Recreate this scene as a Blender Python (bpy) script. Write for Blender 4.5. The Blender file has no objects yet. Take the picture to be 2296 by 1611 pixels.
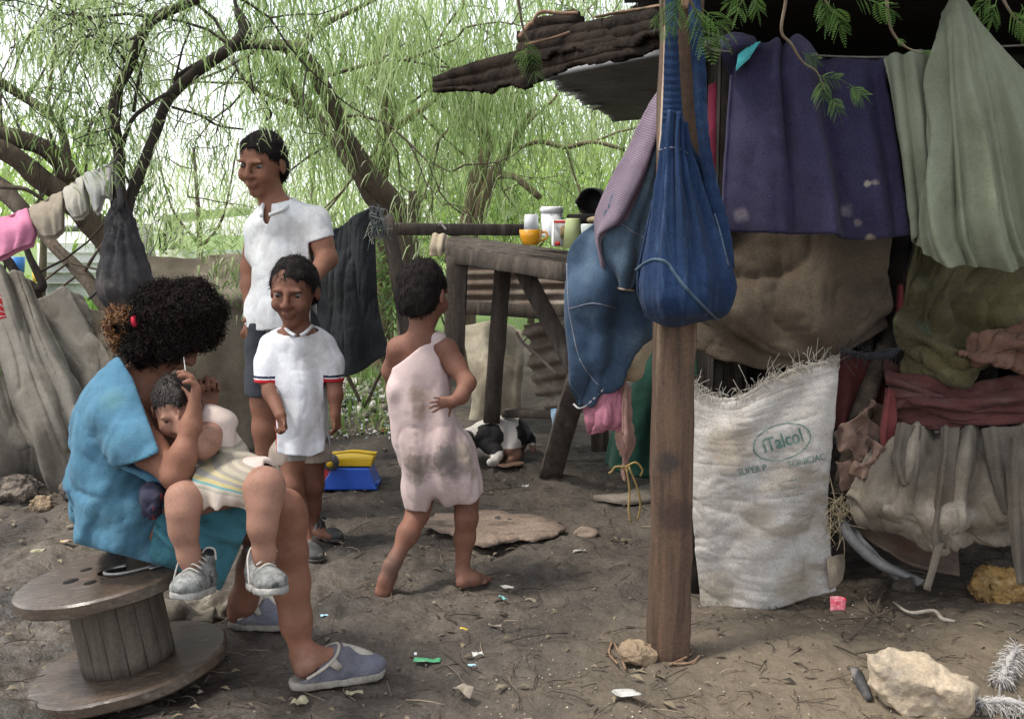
import bpy, math, random
import numpy as np
from mathutils import Vector, Matrix
R = math.radians
rng = np.random.default_rng(7)
random.seed(7)
COL = bpy.context.scene.collection
F_PX, CX, CY, YH, CAM_H = 2300.0, 1148.0, 805.5, 520.0, 1.2
TH = math.atan((CY - YH) / F_PX)
FW = np.array([0, math.cos(TH), -math.sin(TH)])
UP = np.array([0, math.sin(TH), math.cos(TH)])
CAM = np.array([0, 0, CAM_H])

def ray(px, py):
    return FW + UP * (-(py - CY) / F_PX) + np.array([1.0, 0, 0]) * ((px - CX) / F_PX)
def P(px, py, Y):
    d = ray(px, py)
    return CAM + d * (Y / d[1])
def mpp(px, py, Y):          # metres covered by one picture unit at that place
    d = ray(px, py)
    return (Y / d[1]) / F_PX
def ground_z(x, y):
    x = np.asarray(x, float); y = np.asarray(y, float)
    z = 0.012*np.sin(x*3.1+1.0)*np.cos(y*2.7) + 0.008*np.sin(x*7.3+y*5.1) + 0.005*np.sin(13*x-9*y+2)
    t = np.clip((y-3.9)/3.0, 0, 1); z = z + 0.22*t*t*(3-2*t)*np.clip((1.0+0.0*x), 0, 1)
    z = z + 0.05*np.exp(-(((x-1.1)/0.5)**2+((y-2.75)/0.35)**2))
    z = z + 0.05*np.exp(-(((x-1.9)/0.45)**2+((y-3.0)/0.3)**2))
    return z
def G(px, py):
    d = ray(px, py); t = 0.5
    for i in range(400):
        p = CAM + d*t
        h = p[2]-float(ground_z(p[0], p[1]))
        if h < 0.0005: break
        t += max(h*0.8, 0.0006)
        if t > 60: break
    return CAM + d*t

# ---------------------------------------------------------------- noise
def _hash(i, j, k):
    n = (i*374761393 + j*668265263 + k*2147483647 // 3 + 1013) & 0x7fffffff
    n = ((n ^ (n >> 13)) * 1274126177) & 0x7fffffff
    return ((n ^ (n >> 16)) & 0xffff) / 32767.5 - 1.0
def vnoise(p):               # value noise on (...,3)
    p = np.asarray(p, float); f = np.floor(p); i = f.astype(np.int64); t = p-f; t = t*t*(3-2*t)
    x, y, z = i[..., 0], i[..., 1], i[..., 2]; a, b, c = t[..., 0], t[..., 1], t[..., 2]
    def L(u, v, w): return u+(v-u)*w
    return L(L(L(_hash(x, y, z), _hash(x+1, y, z), a), L(_hash(x, y+1, z), _hash(x+1, y+1, z), a), b),
             L(L(_hash(x, y, z+1), _hash(x+1, y, z+1), a), L(_hash(x, y+1, z+1), _hash(x+1, y+1, z+1), a), b), c)
def fbm(p, o=3):
    s = 0; a = 1
    for k in range(o):
        s = s + a*vnoise(np.asarray(p)*(2.03**k)+17.3*k); a *= .5
    return s

# ---------------------------------------------------------------- objects
ORG = {}
def empty(name, loc, label=None, cat=None, group=None):
    o = bpy.data.objects.new(name, None); COL.objects.link(o)
    o.empty_display_size = .1
    o.location = Vector([float(c) for c in loc]); ORG[o.name] = np.array(loc, float)
    tag(o, label, cat, group); return o
def tag(o, label=None, cat=None, group=None, kind=None):
    if label: o['label'] = label
    if cat: o['category'] = cat
    if group: o['group'] = group
    if kind: o['kind'] = kind
    return o
class MB:
    def __init__(s): s.v = []; s.q = []; s.t = []; s.n = 0; s.tq = []; s.tt = []; s.ng = []; s.tn = []; s.uv = None; s.sm = True
    def add(s, v, q=None, t=None, tint=0.5):
        v = np.asarray(v, float).reshape(-1, 3); s.v.append(v)
        if q is not None and len(q):
            q = np.asarray(q, int).reshape(-1, 4)+s.n; s.q.append(q)
            s.tq.append(np.broadcast_to(np.asarray(tint, float), (len(q),)) if np.ndim(tint) == 0 or len(np.atleast_1d(tint)) == len(q) else np.full(len(q), .5))
        if t is not None and len(t):
            t = np.asarray(t, int).reshape(-1, 3)+s.n; s.t.append(t)
            s.tt.append(np.broadcast_to(np.asarray(tint, float), (len(t),)) if np.ndim(tint) == 0 or len(np.atleast_1d(tint)) == len(t) else np.full(len(t), .5))
        s.n += len(v)
    def tube(s, pts, rad, sides=8, smooth=4, cap=True, tint=.5, rough=0):
        pts = np.asarray(pts, float); rad = np.broadcast_to(np.asarray(rad, float), (len(pts),)).copy()
        if smooth > 1 and len(pts) > 2: pts, rad = crom(pts, smooth), crom(rad[:, None], smooth)[:, 0]
        T = np.gradient(pts, axis=0); T /= np.linalg.norm(T, axis=1)[:, None]+1e-9
        n = np.array([0, 0, 1.0]) if abs(T[0][2]) < .9 else np.array([1.0, 0, 0])
        V = []
        for i in range(len(pts)):
            n = n-T[i]*n.dot(T[i]); n /= np.linalg.norm(n)+1e-9; b = np.cross(T[i], n)
            a = np.arange(sides)*2*math.pi/sides
            rr = rad[i]*np.ones(sides)
            if rough: rr = rr*(1+rough*vnoise(np.stack([np.cos(a)*2+pts[i][0]*9, np.sin(a)*2+pts[i][1]*9, np.full(sides, pts[i][2]*14+i*.13)], -1)))
            V.append(pts[i]+(np.cos(a)[:, None]*n+np.sin(a)[:, None]*b)*rr[:, None])
        m = len(pts); V = np.concatenate(V)
        i, j = np.meshgrid(np.arange(m-1), np.arange(sides), indexing='ij'); j2 = (j+1) % sides
        q = np.stack([i*sides+j, i*sides+j2, (i+1)*sides+j2, (i+1)*sides+j], -1).reshape(-1, 4)
        t = []
        if cap:
            V = np.concatenate([V, pts[:1], pts[-1:]]); c0, c1 = m*sides, m*sides+1
            for k in range(sides):
                t.append((c0, (k+1) % sides, k)); t.append((c1, (m-1)*sides+k, (m-1)*sides+(k+1) % sides))
        n0 = s.n; s.add(V, q, None, tint)
        if cap: s.t.append(np.array(t)+n0); s.tt.append(np.full(len(t), tint))
    def box(s, c, size, rot=None, bev=0.0, jitter=0):
        h = np.array(size, float)/2
        bm = np.array([[x, y, z] for x in (-1, 1) for y in (-1, 1) for z in (-1, 1)], float)
        if bev <= 0:
            v = bm*h; q = [(0, 1, 3, 2), (4, 6, 7, 5), (0, 4, 5, 1), (2, 3, 7, 6), (0, 2, 6, 4), (1, 5, 7, 3)]; t = []
            v = v if rot is None else v@np.array(rot).T
            s.add(v+np.array(c), q); return
        # bevelled box: three verts per corner
        v = []; idx = {}
        for ci, cc in enumerate(bm):
            for ax in range(3):
                p = cc*(h-bev); p[ax] = cc[ax]*h[ax]; idx[(ci, ax)] = len(v); v.append(p)
        def ci(x, y, z): return (x > 0)*4+(y > 0)*2+(z > 0)
        q = []; t = []
        for ax in range(3):
            o = [a for a in range(3) if a != ax]
            for sg in (-1, 1):
                f = []
                for (a, b) in ((-1, -1), (1, -1), (1, 1), (-1, 1)):
                    k = [0, 0, 0]; k[ax] = sg; k[o[0]] = a; k[o[1]] = b; f.append(idx[(ci(*k), ax)])
                q.append(f)
        for ax in range(3):
            o = [a for a in range(3) if a != ax]
            for a in (-1, 1):
                for b in (-1, 1):
                    k0 = [0, 0, 0]; k0[o[0]] = a; k0[o[1]] = b; k1 = list(k0); k0[ax] = -1; k1[ax] = 1
                    q.append([idx[(ci(*k0), o[0])], idx[(ci(*k1), o[0])], idx[(ci(*k1), o[1])], idx[(ci(*k0), o[1])]])
        for c8 in range(8): t.append([idx[(c8, 0)], idx[(c8, 1)], idx[(c8, 2)]])
        v = np.array(v)
        if jitter: v = v+rng.normal(0, jitter, v.shape)
        v = v if rot is None else v@np.array(rot).T
        n0 = s.n; s.add(v+np.array(c), q); s.t.append(np.array(t)+n0); s.tt.append(np.full(len(t), .5))
    def beam(s, a, b, w, d, bev=.004, up=(0, 1, 0), wear=0.0, seg=8):
        # plank from a to b: width w (across), depth d (along 'up'), worn edges
        a = np.array(a, float); b = np.array(b, float); T = b-a; L = np.linalg.norm(T); T /= L
        u = np.array(up, float); u -= T*u.dot(T); u /= np.linalg.norm(u); r = np.cross(T, u)
        prof = []
        for (x, y, nx, ny) in ((-1, -1, 0, 1), (-1, -1, 1, 0), (1, -1, -1, 0), (1, -1, 0, 1), (1, 1, 0, -1), (1, 1, -1, 0), (-1, 1, 1, 0), (-1, 1, 0, -1)):
            prof.append((x*w/2+nx*bev, y*d/2+ny*bev))
        prof = np.array(prof); V = []
        for k in range(seg+1):
            c = a+T*L*k/seg
            pr = prof.copy()
            if wear: pr = pr+wear*np.stack([vnoise(np.stack([pr[:, 0]*40+c[0]*11, pr[:, 1]*40+c[1]*11, np.full(8, c[2]*13+k*.37)], -1)), vnoise(np.stack([pr[:, 1]*40+c[0]*7, pr[:, 0]*40+9, np.full(8, k*.61+c[2]*5)], -1))], -1)
            V.append(c+pr[:, :1]*r+pr[:, 1:]*u)
        V = np.concatenate(V); i, j = np.meshgrid(np.arange(seg), np.arange(8), indexing='ij'); j2 = (j+1) % 8
        q = np.stack([i*8+j, i*8+j2, (i+1)*8+j2, (i+1)*8+j], -1).reshape(-1, 4)
        n0 = s.n; s.add(V, q); s.ng.append(list(n0+np.arange(7, -1, -1))); s.ng.append(list(n0+seg*8+np.arange(8))); s.sm = False
    def lathe(s, prof, c, axis=(0, 0, 1), sides=28, xdir=None, wob=0):
        prof = np.asarray(prof, float); ax = np.array(axis, float); ax /= np.linalg.norm(ax)
        n = np.array([1.0, 0, 0]) if abs(ax[0]) < .9 else np.array([0, 1.0, 0]); n -= ax*n.dot(ax); n /= np.linalg.norm(n); b = np.cross(ax, n)
        a = np.arange(sides)*2*math.pi/sides; m = len(prof)
        V = np.concatenate([np.array(c)+ax*h+(np.cos(a)[:, None]*n+np.sin(a)[:, None]*b)*r for r, h in prof])
        i, j = np.meshgrid(np.arange(m-1), np.arange(sides), indexing='ij'); j2 = (j+1) % sides
        q = np.stack([i*sides+j, i*sides+j2, (i+1)*sides+j2, (i+1)*sides+j], -1).reshape(-1, 4)
        n0 = s.n; s.add(V, q)
        if prof[0][0] > 1e-6: s.ng.append(list(n0+np.arange(sides)[::-1]))
        if prof[-1][0] > 1e-6: s.ng.append(list(n0+(m-1)*sides+np.arange(sides)))
    def build(s, name, m, parent=None, smooth=None, origin=None, fmat=None):
        smooth = s.sm if smooth is None else smooth
        V = np.concatenate(s.v); 
        me = bpy.data.meshes.new(name)
        o = bpy.data.objects.new(name, me); COL.objects.link(o)
        if parent is not None:
            o.parent = parent; org = ORG[parent.name]; ORG[o.name] = org
        else:
            org = np.zeros(3)
            if origin is not None: org = np.array(origin, float)
            elif origin is None: org = np.array([V[:, 0].mean(), V[:, 1].mean(), V[:, 2].min()])
            o.location = Vector([float(c) for c in org]); ORG[o.name] = org
        V = V-org
        q = np.concatenate(s.q) if s.q else np.zeros((0, 4), int); t = np.concatenate(s.t) if s.t else np.zeros((0, 3), int)
        ngv = [i for f in s.ng for i in f]; nl = [len(f) for f in s.ng]
        loops = np.concatenate([q.ravel(), t.ravel(), np.array(ngv, int)]).astype(np.int32)
        ls = np.concatenate([np.arange(len(q))*4, len(q)*4+np.arange(len(t))*3, len(q)*4+len(t)*3+np.concatenate([[0], np.cumsum(nl)[:-1]]) if nl else np.zeros(0)]).astype(np.int32)
        me.vertices.add(len(V)); me.vertices.foreach_set('co', V.astype(np.float32).ravel())
        me.loops.add(len(loops)); me.loops.foreach_set('vertex_index', loops)
        me.polygons.add(len(ls)); me.polygons.foreach_set('loop_start', ls)
        me.update(calc_edges=True); me.validate()
        if smooth: me.polygons.foreach_set('use_smooth', np.ones(len(me.polygons), bool))
        ms = m if isinstance(m, (list, tuple)) else [m]
        for x in ms: me.materials.append(x)
        if s.uv is not None and len(s.uv) == len(V):
            uvl = me.uv_layers.new(name='UVMap'); li = np.zeros(len(me.loops), np.int32); me.loops.foreach_get('vertex_index', li)
            uvl.data.foreach_set('uv', s.uv[li].astype(np.float32).ravel())
        tn = np.concatenate([np.concatenate(s.tq) if s.tq else np.zeros(0), np.concatenate(s.tt) if s.tt else np.zeros(0), np.full(len(nl), .5)])
        if len(tn) == len(me.polygons) and len(tn) and tn.std() > 0:
            at = me.attributes.new('tint', 'FLOAT', 'FACE'); at.data.foreach_set('value', tn.astype(np.float32))
        if fmat is not None:
            c = np.zeros(len(me.polygons)*3, np.float32); me.polygons.foreach_get('center', c)
            me.polygons.foreach_set('material_index', np.asarray(fmat(c.reshape(-1, 3)+org), np.int32))
        return o

def crom(p, k):
    p = np.asarray(p, float); n = len(p)
    if n == 2:
        t = np.linspace(0, 1, k+1)[:, None]; return p[:1]*(1-t)+p[1:]*t
    e = np.concatenate([2*p[:1]-p[1:2], p, 2*p[-1:]-p[-2:-1]]); out = []
    for i in range(n-1):
        a, b, c, d = e[i:i+4]
        for j in range(k):
            t = j/k; out.append(.5*((2*b)+(c-a)*t+(2*a-5*b+4*c-d)*t*t+(-a+3*b-3*c+d)*t**3))
    out.append(p[-1]); return np.array(out)

def interp_grid(rows, nu, nv):
    A = np.array(rows, float)                       # (rows, cols, k)
    r, c, k = A.shape
    def samp(A, n):                                  # Catmull-Rom along axis 0 with n samples
        m = A.shape[0]
        e = np.concatenate([2*A[:1]-A[1:2], A, 2*A[-1:]-A[-2:-1]])
        t = np.linspace(0, m-1, n); i = np.minimum(t.astype(int), m-2); f = (t-i).reshape((-1,)+(1,)*(A.ndim-1))
        a, b, cc, d = e[i], e[i+1], e[i+2], e[i+3]
        return .5*(2*b+(cc-a)*f+(2*a-5*b+4*cc-d)*f*f+(-a+3*b-3*cc+d)*f**3)
    A = samp(A, nv); A = samp(A.transpose(1, 0, 2), nu).transpose(1, 0, 2)
    return A                                        # (nv, nu, 3)
def ridge(p, o=3):
    s_ = 0; a = 1
    for k in range(o):
        s_ = s_+a*(1-2*np.abs(vnoise(np.asarray(p)*(1.9**k)+23.1*k)))**3; a *= .5
    return s_
SURF = {}
def surf_map(key, px, py, off=.003):
    S_, N_, X_, Y_ = SURF[key]; k = ((X_-px)**2+(Y_-py)**2).ravel().argmin(); i, j = np.unravel_index(k, X_.shape); p0 = S_[i, j]; n = N_[i, j]; n = n if n.dot(CAM-p0) > 0 else -n
    d = ray(px, py); den = d.dot(n)
    t = (p0-CAM).dot(n)/den if abs(den) > .15 else (p0-CAM).dot(d)/d.dot(d)
    return CAM+d*t+n*off
def patch_pts(rows, nu, nv, fold=None, noise=.004, nscale=9, px=True, seed=0, wr=.0055):
    if px: rows = [[P(*q) for q in r] for r in rows]
    S = interp_grid(rows, nu, nv)
    du = np.gradient(S, axis=1); dv = np.gradient(S, axis=0)
    N = np.cross(du, dv); N /= np.linalg.norm(N, axis=2)[..., None]+1e-9
    u, v = np.meshgrid(np.linspace(0, 1, nu), np.linspace(0, 1, nv))
    off = noise*fbm(S*nscale+seed*7.7, 3)
    if fold is not None: off = off+fold(u, v)
    if wr: off = off+wr*(ridge(S*[5.5, 5.5, 3.2]+seed*3.1+S[..., 2:]*[2.5, 0, 0])+.35*ridge(S*[15, 15, 9]+seed+4, 2))
    return S+N*off[..., None], N, u, v
def patch(name, rows, m, nu=60, nv=60, fold=None, noise=.004, nscale=9, thick=.004, parent=None, px=True, seed=0, keep=None, origin=None, wr=None):
    if wr is None: wr = min(.006, noise*.9)
    S, N, u, v = patch_pts(rows, nu, nv, fold, noise, nscale, px, seed, wr)
    rel = S-CAM; zc_ = rel@FW; SURF[name] = (S, N, CX+F_PX*rel[..., 0]/zc_, CY-F_PX*(rel@UP)/zc_)
    b = MB(); i, j = np.meshgrid(np.arange(nv-1), np.arange(nu-1), indexing='ij')
    q = np.stack([i*nu+j, i*nu+j+1, (i+1)*nu+j+1, (i+1)*nu+j], -1).reshape(-1, 4)
    if keep is not None:
        cu = (u[:-1, :-1]+u[1:, 1:])/2; cv = (v[:-1, :-1]+v[1:, 1:])/2
        q = q[keep(cu, cv).ravel()]
    b.add(S.reshape(-1, 3), q); b.uv = np.stack([u.ravel(), 1-v.ravel()], -1)
    o = b.build(name, m, parent, True, origin)
    if thick:
        md = o.modifiers.new('thickness', 'SOLIDIFY'); md.thickness = thick; md.offset = 0
    return o
def pleats(list_):            # [(count, amp, phase, power)] -> fold function
    def f(u, v):
        s = 0
        for (n, a, ph, g) in list_: s = s+a*np.sin(2*math.pi*(n*u+ph)+1.3*np.sin(2.1*v+ph*5))*(g+(1-g)*v)
        return s
    return f

# ---------------------------------------------------------------- implicit bodies
class SDF:
    def __init__(s, lo, hi, h):
        s.lo = np.array(lo, float); s.h = h; s.n = np.ceil((np.array(hi)-s.lo)/h).astype(int)+1
        s.D = np.full(s.n, .3, np.float32)
        s.ax = [s.lo[i]+h*np.arange(s.n[i]) for i in range(3)]
    def _sub(s, lo, hi):
        i0 = np.maximum(0, np.floor((lo-s.lo)/s.h).astype(int)); i1 = np.minimum(s.n, np.ceil((hi-s.lo)/s.h).astype(int)+1)
        if np.any(i1 <= i0): return None
        sl = tuple(slice(a, b) for a, b in zip(i0, i1))
        X = s.ax[0][sl[0]][:, None, None]; Y = s.ax[1][sl[1]][None, :, None]; Z = s.ax[2][sl[2]][None, None, :]
        return sl, X, Y, Z
    def _mix(s, sl, d, k, op):
        A = s.D[sl]
        if op == 'add':
            h = np.clip(.5+.5*(A-d)/k, 0, 1); s.D[sl] = A+(d-A)*h-k*h*(1-h)
        else:
            h = np.clip(.5-.5*(A+d)/k, 0, 1); s.D[sl] = A+(-d-A)*h+k*h*(1-h)
    def cone(s, a, ra, b, rb, k=.02, op='add', sq=None):
        a = np.array(a, float); b = np.array(b, float); m = max(ra, rb)+2*k+3*s.h
        r = s._sub(np.minimum(a, b)-m, np.maximum(a, b)+m)
        if r is None: return
        sl, X, Y, Z = r; ba = b-a; L2 = ba.dot(ba)+1e-12
        t = np.clip(((X-a[0])*ba[0]+(Y-a[1])*ba[1]+(Z-a[2])*ba[2])/L2, 0, 1)
        q = sq or 1.0
        d = np.sqrt((X-a[0]-t*ba[0])**2+((Y-a[1]-t*ba[1])*q)**2+(Z-a[2]-t*ba[2])**2)-(ra+(rb-ra)*t)
        if q > 1: d = d/(.5+.5*q)
        s._mix(sl, d, k, op)
    def chain(s, pr, k=.02, op='add', sq=None):     # [(point, radius), ...]
        for (a, ra), (b, rb) in zip(pr[:-1], pr[1:]): s.cone(a, ra, b, rb, k, op, sq)
    def ell(s, c, r, rot=None, k=.02, op='add'):
        c = np.array(c, float); r = np.array(r, float); m = r.max()+2*k+3*s.h
        q = s._sub(c-m, c+m)
        if q is None: return
        sl, X, Y, Z = q; x, y, z = X-c[0], Y-c[1], Z-c[2]
        if rot is not None:
            M = np.array(rot).T; x, y, z = (M[0, 0]*x+M[0, 1]*y+M[0, 2]*z, M[1, 0]*x+M[1, 1]*y+M[1, 2]*z, M[2, 0]*x+M[2, 1]*y+M[2, 2]*z)
        k0 = np.sqrt((x/r[0])**2+(y/r[1])**2+(z/r[2])**2); k1 = np.sqrt((x/r[0]**2)**2+(y/r[1]**2)**2+(z/r[2]**2)**2)
        s._mix(sl, k0*(k0-1)/(k1+1e-6), k, op)
    def cut(s, p, n, wav=None):            # keep the side opposite n
        n = np.array(n, float); n /= np.linalg.norm(n); p = np.array(p, float)
        d = (s.ax[0][:, None, None]-p[0])*n[0]+(s.ax[1][None, :, None]-p[1])*n[1]+(s.ax[2][None, None, :]-p[2])*n[2]
        if wav is not None: d = d+wav(s.ax[0][:, None, None], s.ax[1][None, :, None], s.ax[2][None, None, :])
        s.D = np.maximum(s.D, d).astype(np.float32)
    def disp(s, f):                        # displacement by f(points) only near the surface
        idx = np.argwhere(np.abs(s.D) < .04)
        p = s.lo+idx*s.h; s.D[tuple(idx.T)] += f(p).astype(np.float32)
    def hollow(s, D0, t): s.D = np.maximum(s.D, -(D0+t))
    def mesh(s):
        D = s.D; h = s.h; S = D < 0
        c = [S[a:a-1 or None, b:b-1 or None, d:d-1 or None] for a in (0, 1) for b in (0, 1) for d in (0, 1)]
        cnt = sum(x.astype(np.int8) for x in c); act = np.argwhere((cnt > 0) & (cnt < 8))
        ID = np.full(np.array(D.shape)-1, -1, np.int32); ID[tuple(act.T)] = np.arange(len(act))
        co = [(a, b, d) for a in (0, 1) for b in (0, 1) for d in (0, 1)]
        vals = [D[act[:, 0]+a, act[:, 1]+b, act[:, 2]+d] for a, b, d in co]
        acc = np.zeros((len(act), 3)); w = np.zeros(len(act))
        for i in range(8):
            for j in range(i+1, 8):
                df = np.array(co[j])-np.array(co[i])
                if abs(df).sum() != 1: continue
                m = (vals[i] < 0) != (vals[j] < 0)
                t = np.where(m, vals[i]/(vals[i]-vals[j]+1e-20), 0)
                acc += (np.array(co[i])[None]+df[None]*t[:, None])*m[:, None]; w += m
        V = s.lo+(act+acc/w[:, None])*h
        Q = []
        for ax in range(3):
            a = np.take(S, range(0, S.shape[ax]-1), ax); b = np.take(S, range(1, S.shape[ax]), ax)
            e = np.argwhere(a != b); o = [x for x in range(3) if x != ax]
            ok = (e[:, o[0]] > 0) & (e[:, o[1]] > 0) & (e[:, o[0]] < S.shape[o[0]]-1) & (e[:, o[1]] < S.shape[o[1]]-1); e = e[ok]
            ins = a[tuple(e.T)]
            u = np.zeros(3, int); u[o[0]] = 1; v = np.zeros(3, int); v[o[1]] = 1
            q = np.stack([ID[tuple((e-u-v).T)], ID[tuple((e-v).T)], ID[tuple(e.T)], ID[tuple((e-u).T)]], -1)
            fl = ins if ax != 1 else ~ins
            q = np.where(fl[:, None], q, q[:, ::-1]); Q.append(q)
        Q = np.concatenate(Q); Q = Q[(Q >= 0).all(1)]
        return V, Q
    def build(s, name, m, parent=None, relax=2, **kw):
        V, Q = s.mesh()
        for _ in range(relax):
            acc = np.zeros_like(V); w = np.zeros(len(V))
            for a, b in ((0, 1), (1, 2), (2, 3), (3, 0)):
                np.add.at(acc, Q[:, a], V[Q[:, b]]); np.add.at(acc, Q[:, b], V[Q[:, a]]); np.add.at(w, Q[:, a], 1); np.add.at(w, Q[:, b], 1)
            V = .5*V+.5*acc/np.maximum(w, 1)[:, None]
        b = MB(); b.add(V, Q); return b.build(name, m, parent, True, **kw)
def rot_to(z, x=(1, 0, 0)):                # matrix whose columns are x', y', z'
    z = np.array(z, float); z /= np.linalg.norm(z); x = np.array(x, float); x -= z*x.dot(z); x /= np.linalg.norm(x)
    return np.stack([x, np.cross(z, x), z], -1)

# ---------------------------------------------------------------- materials
def mat(name, c1, c2=None, scale=5, rough=.8, bump=.25, bscale=60, spec=.3, stretch=(1, 1, 1), c3=None, s3=1.5, f3=.55, metal=0, trans=0, stains=(), fine=.18, sheen=0, tint=None, band=None, bdist=.004, sss=0, uvwave=None, alpha=None, grime=0):
    m = bpy.data.materials.new(name); m.use_nodes = True; nt = m.node_tree; N = nt.nodes; L = nt.links
    bs = N['Principled BSDF']; geo = N.new('ShaderNodeNewGeometry')
    mp = N.new('ShaderNodeMapping'); mp.inputs['Scale'].default_value = stretch; L.new(geo.outputs['Position'], mp.inputs['Vector'])
    def noise(sc, det=5, src=None):
        n = N.new('ShaderNodeTexNoise'); n.inputs['Scale'].default_value = sc; n.inputs['Detail'].default_value = det; n.inputs['Roughness'].default_value = .6
        L.new(src or mp.outputs['Vector'], n.inputs['Vector']); return n.outputs['Fac']
    def ramp(src, a, b):
        r = N.new('ShaderNodeMapRange'); r.inputs[1].default_value = a; r.inputs[2].default_value = b; L.new(src, r.inputs[0]); return r.outputs[0]
    def mixc(f, a, b, mode='MIX'):
        x = N.new('ShaderNodeMix'); x.data_type = 'RGBA'; x.blend_type = mode
        if isinstance(f, (int, float)): x.inputs[0].default_value = f
        else: L.new(f, x.inputs[0])
        for k, val in ((6, a), (7, b)):
            if isinstance(val, (tuple, list)): x.inputs[k].default_value = (*val[:3], 1)
            else: L.new(val, x.inputs[k])
        return x.outputs[2]
    c2 = c2 or tuple(.7*x for x in c1)
    col = mixc(ramp(noise(scale), .35, .65), c1, c2)
    if c3: col = mixc(ramp(noise(s3, 4), f3, f3+.12), col, c3)
    if tint:                                  # per-face colour of leaves
        at = N.new('ShaderNodeAttribute'); at.attribute_name = 'tint'
        r = N.new('ShaderNodeValToRGB'); e = r.color_ramp.elements
        e[0].position = 0; e[0].color = (*tint[0], 1); e[1].position = 1; e[1].color = (*tint[-1], 1)
        for k, tc in enumerate(tint[1:-1]):
            x = e.new((k+1)/(len(tint)-1)); x.color = (*tc, 1)
        L.new(at.outputs['Fac'], r.inputs[0]); col = r.outputs[0]
    if grime:
        n = N.new('ShaderNodeTexNoise'); n.inputs['Scale'].default_value = 3.1; n.inputs['Detail'].default_value = 10; n.inputs['Roughness'].default_value = .72; L.new(geo.outputs['Position'], n.inputs['Vector'])
        col = mixc(ramp(n.outputs['Fac'], .47, .72), col, tuple(grime_c*x for grime_c, x in zip((.5, .46, .42), c1)))
    if uvwave:                                # (count, colour, axis, sharpness)
        uv = N.new('ShaderNodeUVMap'); w = N.new('ShaderNodeTexWave'); w.bands_direction = uvwave[2]; w.inputs['Scale'].default_value = uvwave[0]; w.inputs['Distortion'].default_value = uvwave[4] if len(uvwave) > 4 else 1.0; w.inputs['Detail'].default_value = 2
        L.new(uv.outputs[0], w.inputs['Vector']); col = mixc(ramp(w.outputs['Fac'], uvwave[3], 1.0), col, uvwave[1])
    for (pos, rad, sc_) in stains:
        d = N.new('ShaderNodeVectorMath'); d.operation = 'DISTANCE'; L.new(geo.outputs['Position'], d.inputs[0]); d.inputs[1].default_value = [float(v) for v in pos]
        nn = noise(38, 4, geo.outputs['Position']); a = N.new('ShaderNodeMath'); a.operation = 'MULTIPLY_ADD'; L.new(nn, a.inputs[0]); a.inputs[1].default_value = rad*1.5; L.new(d.outputs['Value'], a.inputs[2])
        r = N.new('ShaderNodeMapRange'); r.inputs[1].default_value = rad*1.35; r.inputs[2].default_value = rad*2.1; r.inputs[3].default_value = .80; r.inputs[4].default_value = 0; L.new(a.outputs[0], r.inputs[0])
        col = mixc(r.outputs[0], col, sc_)
    if fine:
        f = ramp(noise(bscale*1.7, 3, geo.outputs['Position']), .3, .7)
        g = N.new('ShaderNodeMapRange'); g.inputs[3].default_value = 1-fine; g.inputs[4].default_value = 1+fine; L.new(f, g.inputs[0])
        v = N.new('ShaderNodeVectorMath'); v.operation = 'SCALE'; L.new(col, v.inputs[0]); L.new(g.outputs[0], v.inputs['Scale']); col = v.outputs[0]
    L.new(col, bs.inputs['Base Color'])
    bs.inputs['Roughness'].default_value = rough; bs.inputs['Metallic'].default_value = metal
    bs.inputs['Specular IOR Level'].default_value = spec
    if sheen: bs.inputs['Sheen Weight'].default_value = sheen
    if sss:
        bs.inputs['Subsurface Weight'].default_value = sss; bs.inputs['Subsurface Radius'].default_value = (.012, .005, .003); bs.inputs['Subsurface Scale'].default_value = .6
    if bump:
        b = N.new('ShaderNodeBump'); b.inputs['Strength'].default_value = bump; b.inputs['Distance'].default_value = bdist
        L.new(noise(bscale, 6), b.inputs['Height']); L.new(b.outputs[0], bs.inputs['Normal'])
    if trans:
        out = N['Material Output']; tr = N.new('ShaderNodeBsdfTranslucent'); L.new(col, tr.inputs['Color'])
        ms = N.new('ShaderNodeMixShader'); ms.inputs[0].default_value = trans; L.new(bs.outputs[0], ms.inputs[1]); L.new(tr.outputs[0], ms.inputs[2]); L.new(ms.outputs[0], out.inputs[0])
    return m
EXPO = 1.2
# ---------------------------------------------------------------- world, sun, camera
sc = bpy.context.scene
w = bpy.data.worlds.new('World'); sc.world = w; w.use_nodes = True
nt = w.node_tree; bg = nt.nodes['Background']
sky = nt.nodes.new('ShaderNodeTexSky'); sky.sky_type = 'NISHITA'; sky.sun_disc = False
SUN_EL, SUN_AZ = R(62), R(-40)
sky.sun_elevation = SUN_EL; sky.sun_rotation = SUN_AZ; sky.dust_density = 1.0; sky.air_density = 1.0; sky.ozone_density = 1
hs = nt.nodes.new('ShaderNodeHueSaturation'); hs.inputs['Saturation'].default_value = .22
nt.links.new(sky.outputs[0], hs.inputs['Color']); nt.links.new(hs.outputs[0], bg.inputs['Color']); bg.inputs['Strength'].default_value = .15
sl = bpy.data.lights.new('sun', 'SUN'); sl.energy = 1.6; sl.angle = R(11); sl.color = (1, .94, .84)
so = bpy.data.objects.new('sun', sl); COL.objects.link(so)
sd = Vector((math.sin(SUN_AZ)*math.cos(SUN_EL), math.cos(SUN_AZ)*math.cos(SUN_EL), math.sin(SUN_EL)))
sd = Vector((-.5, -.12, .95)).normalized()
sky.sun_elevation = math.asin(sd.z); sky.sun_rotation = math.atan2(sd.x, sd.y)
so.rotation_euler = sd.to_track_quat('Z', 'Y').to_euler()
cam = bpy.data.cameras.new('camera'); co = bpy.data.objects.new('camera', cam); COL.objects.link(co)
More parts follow.
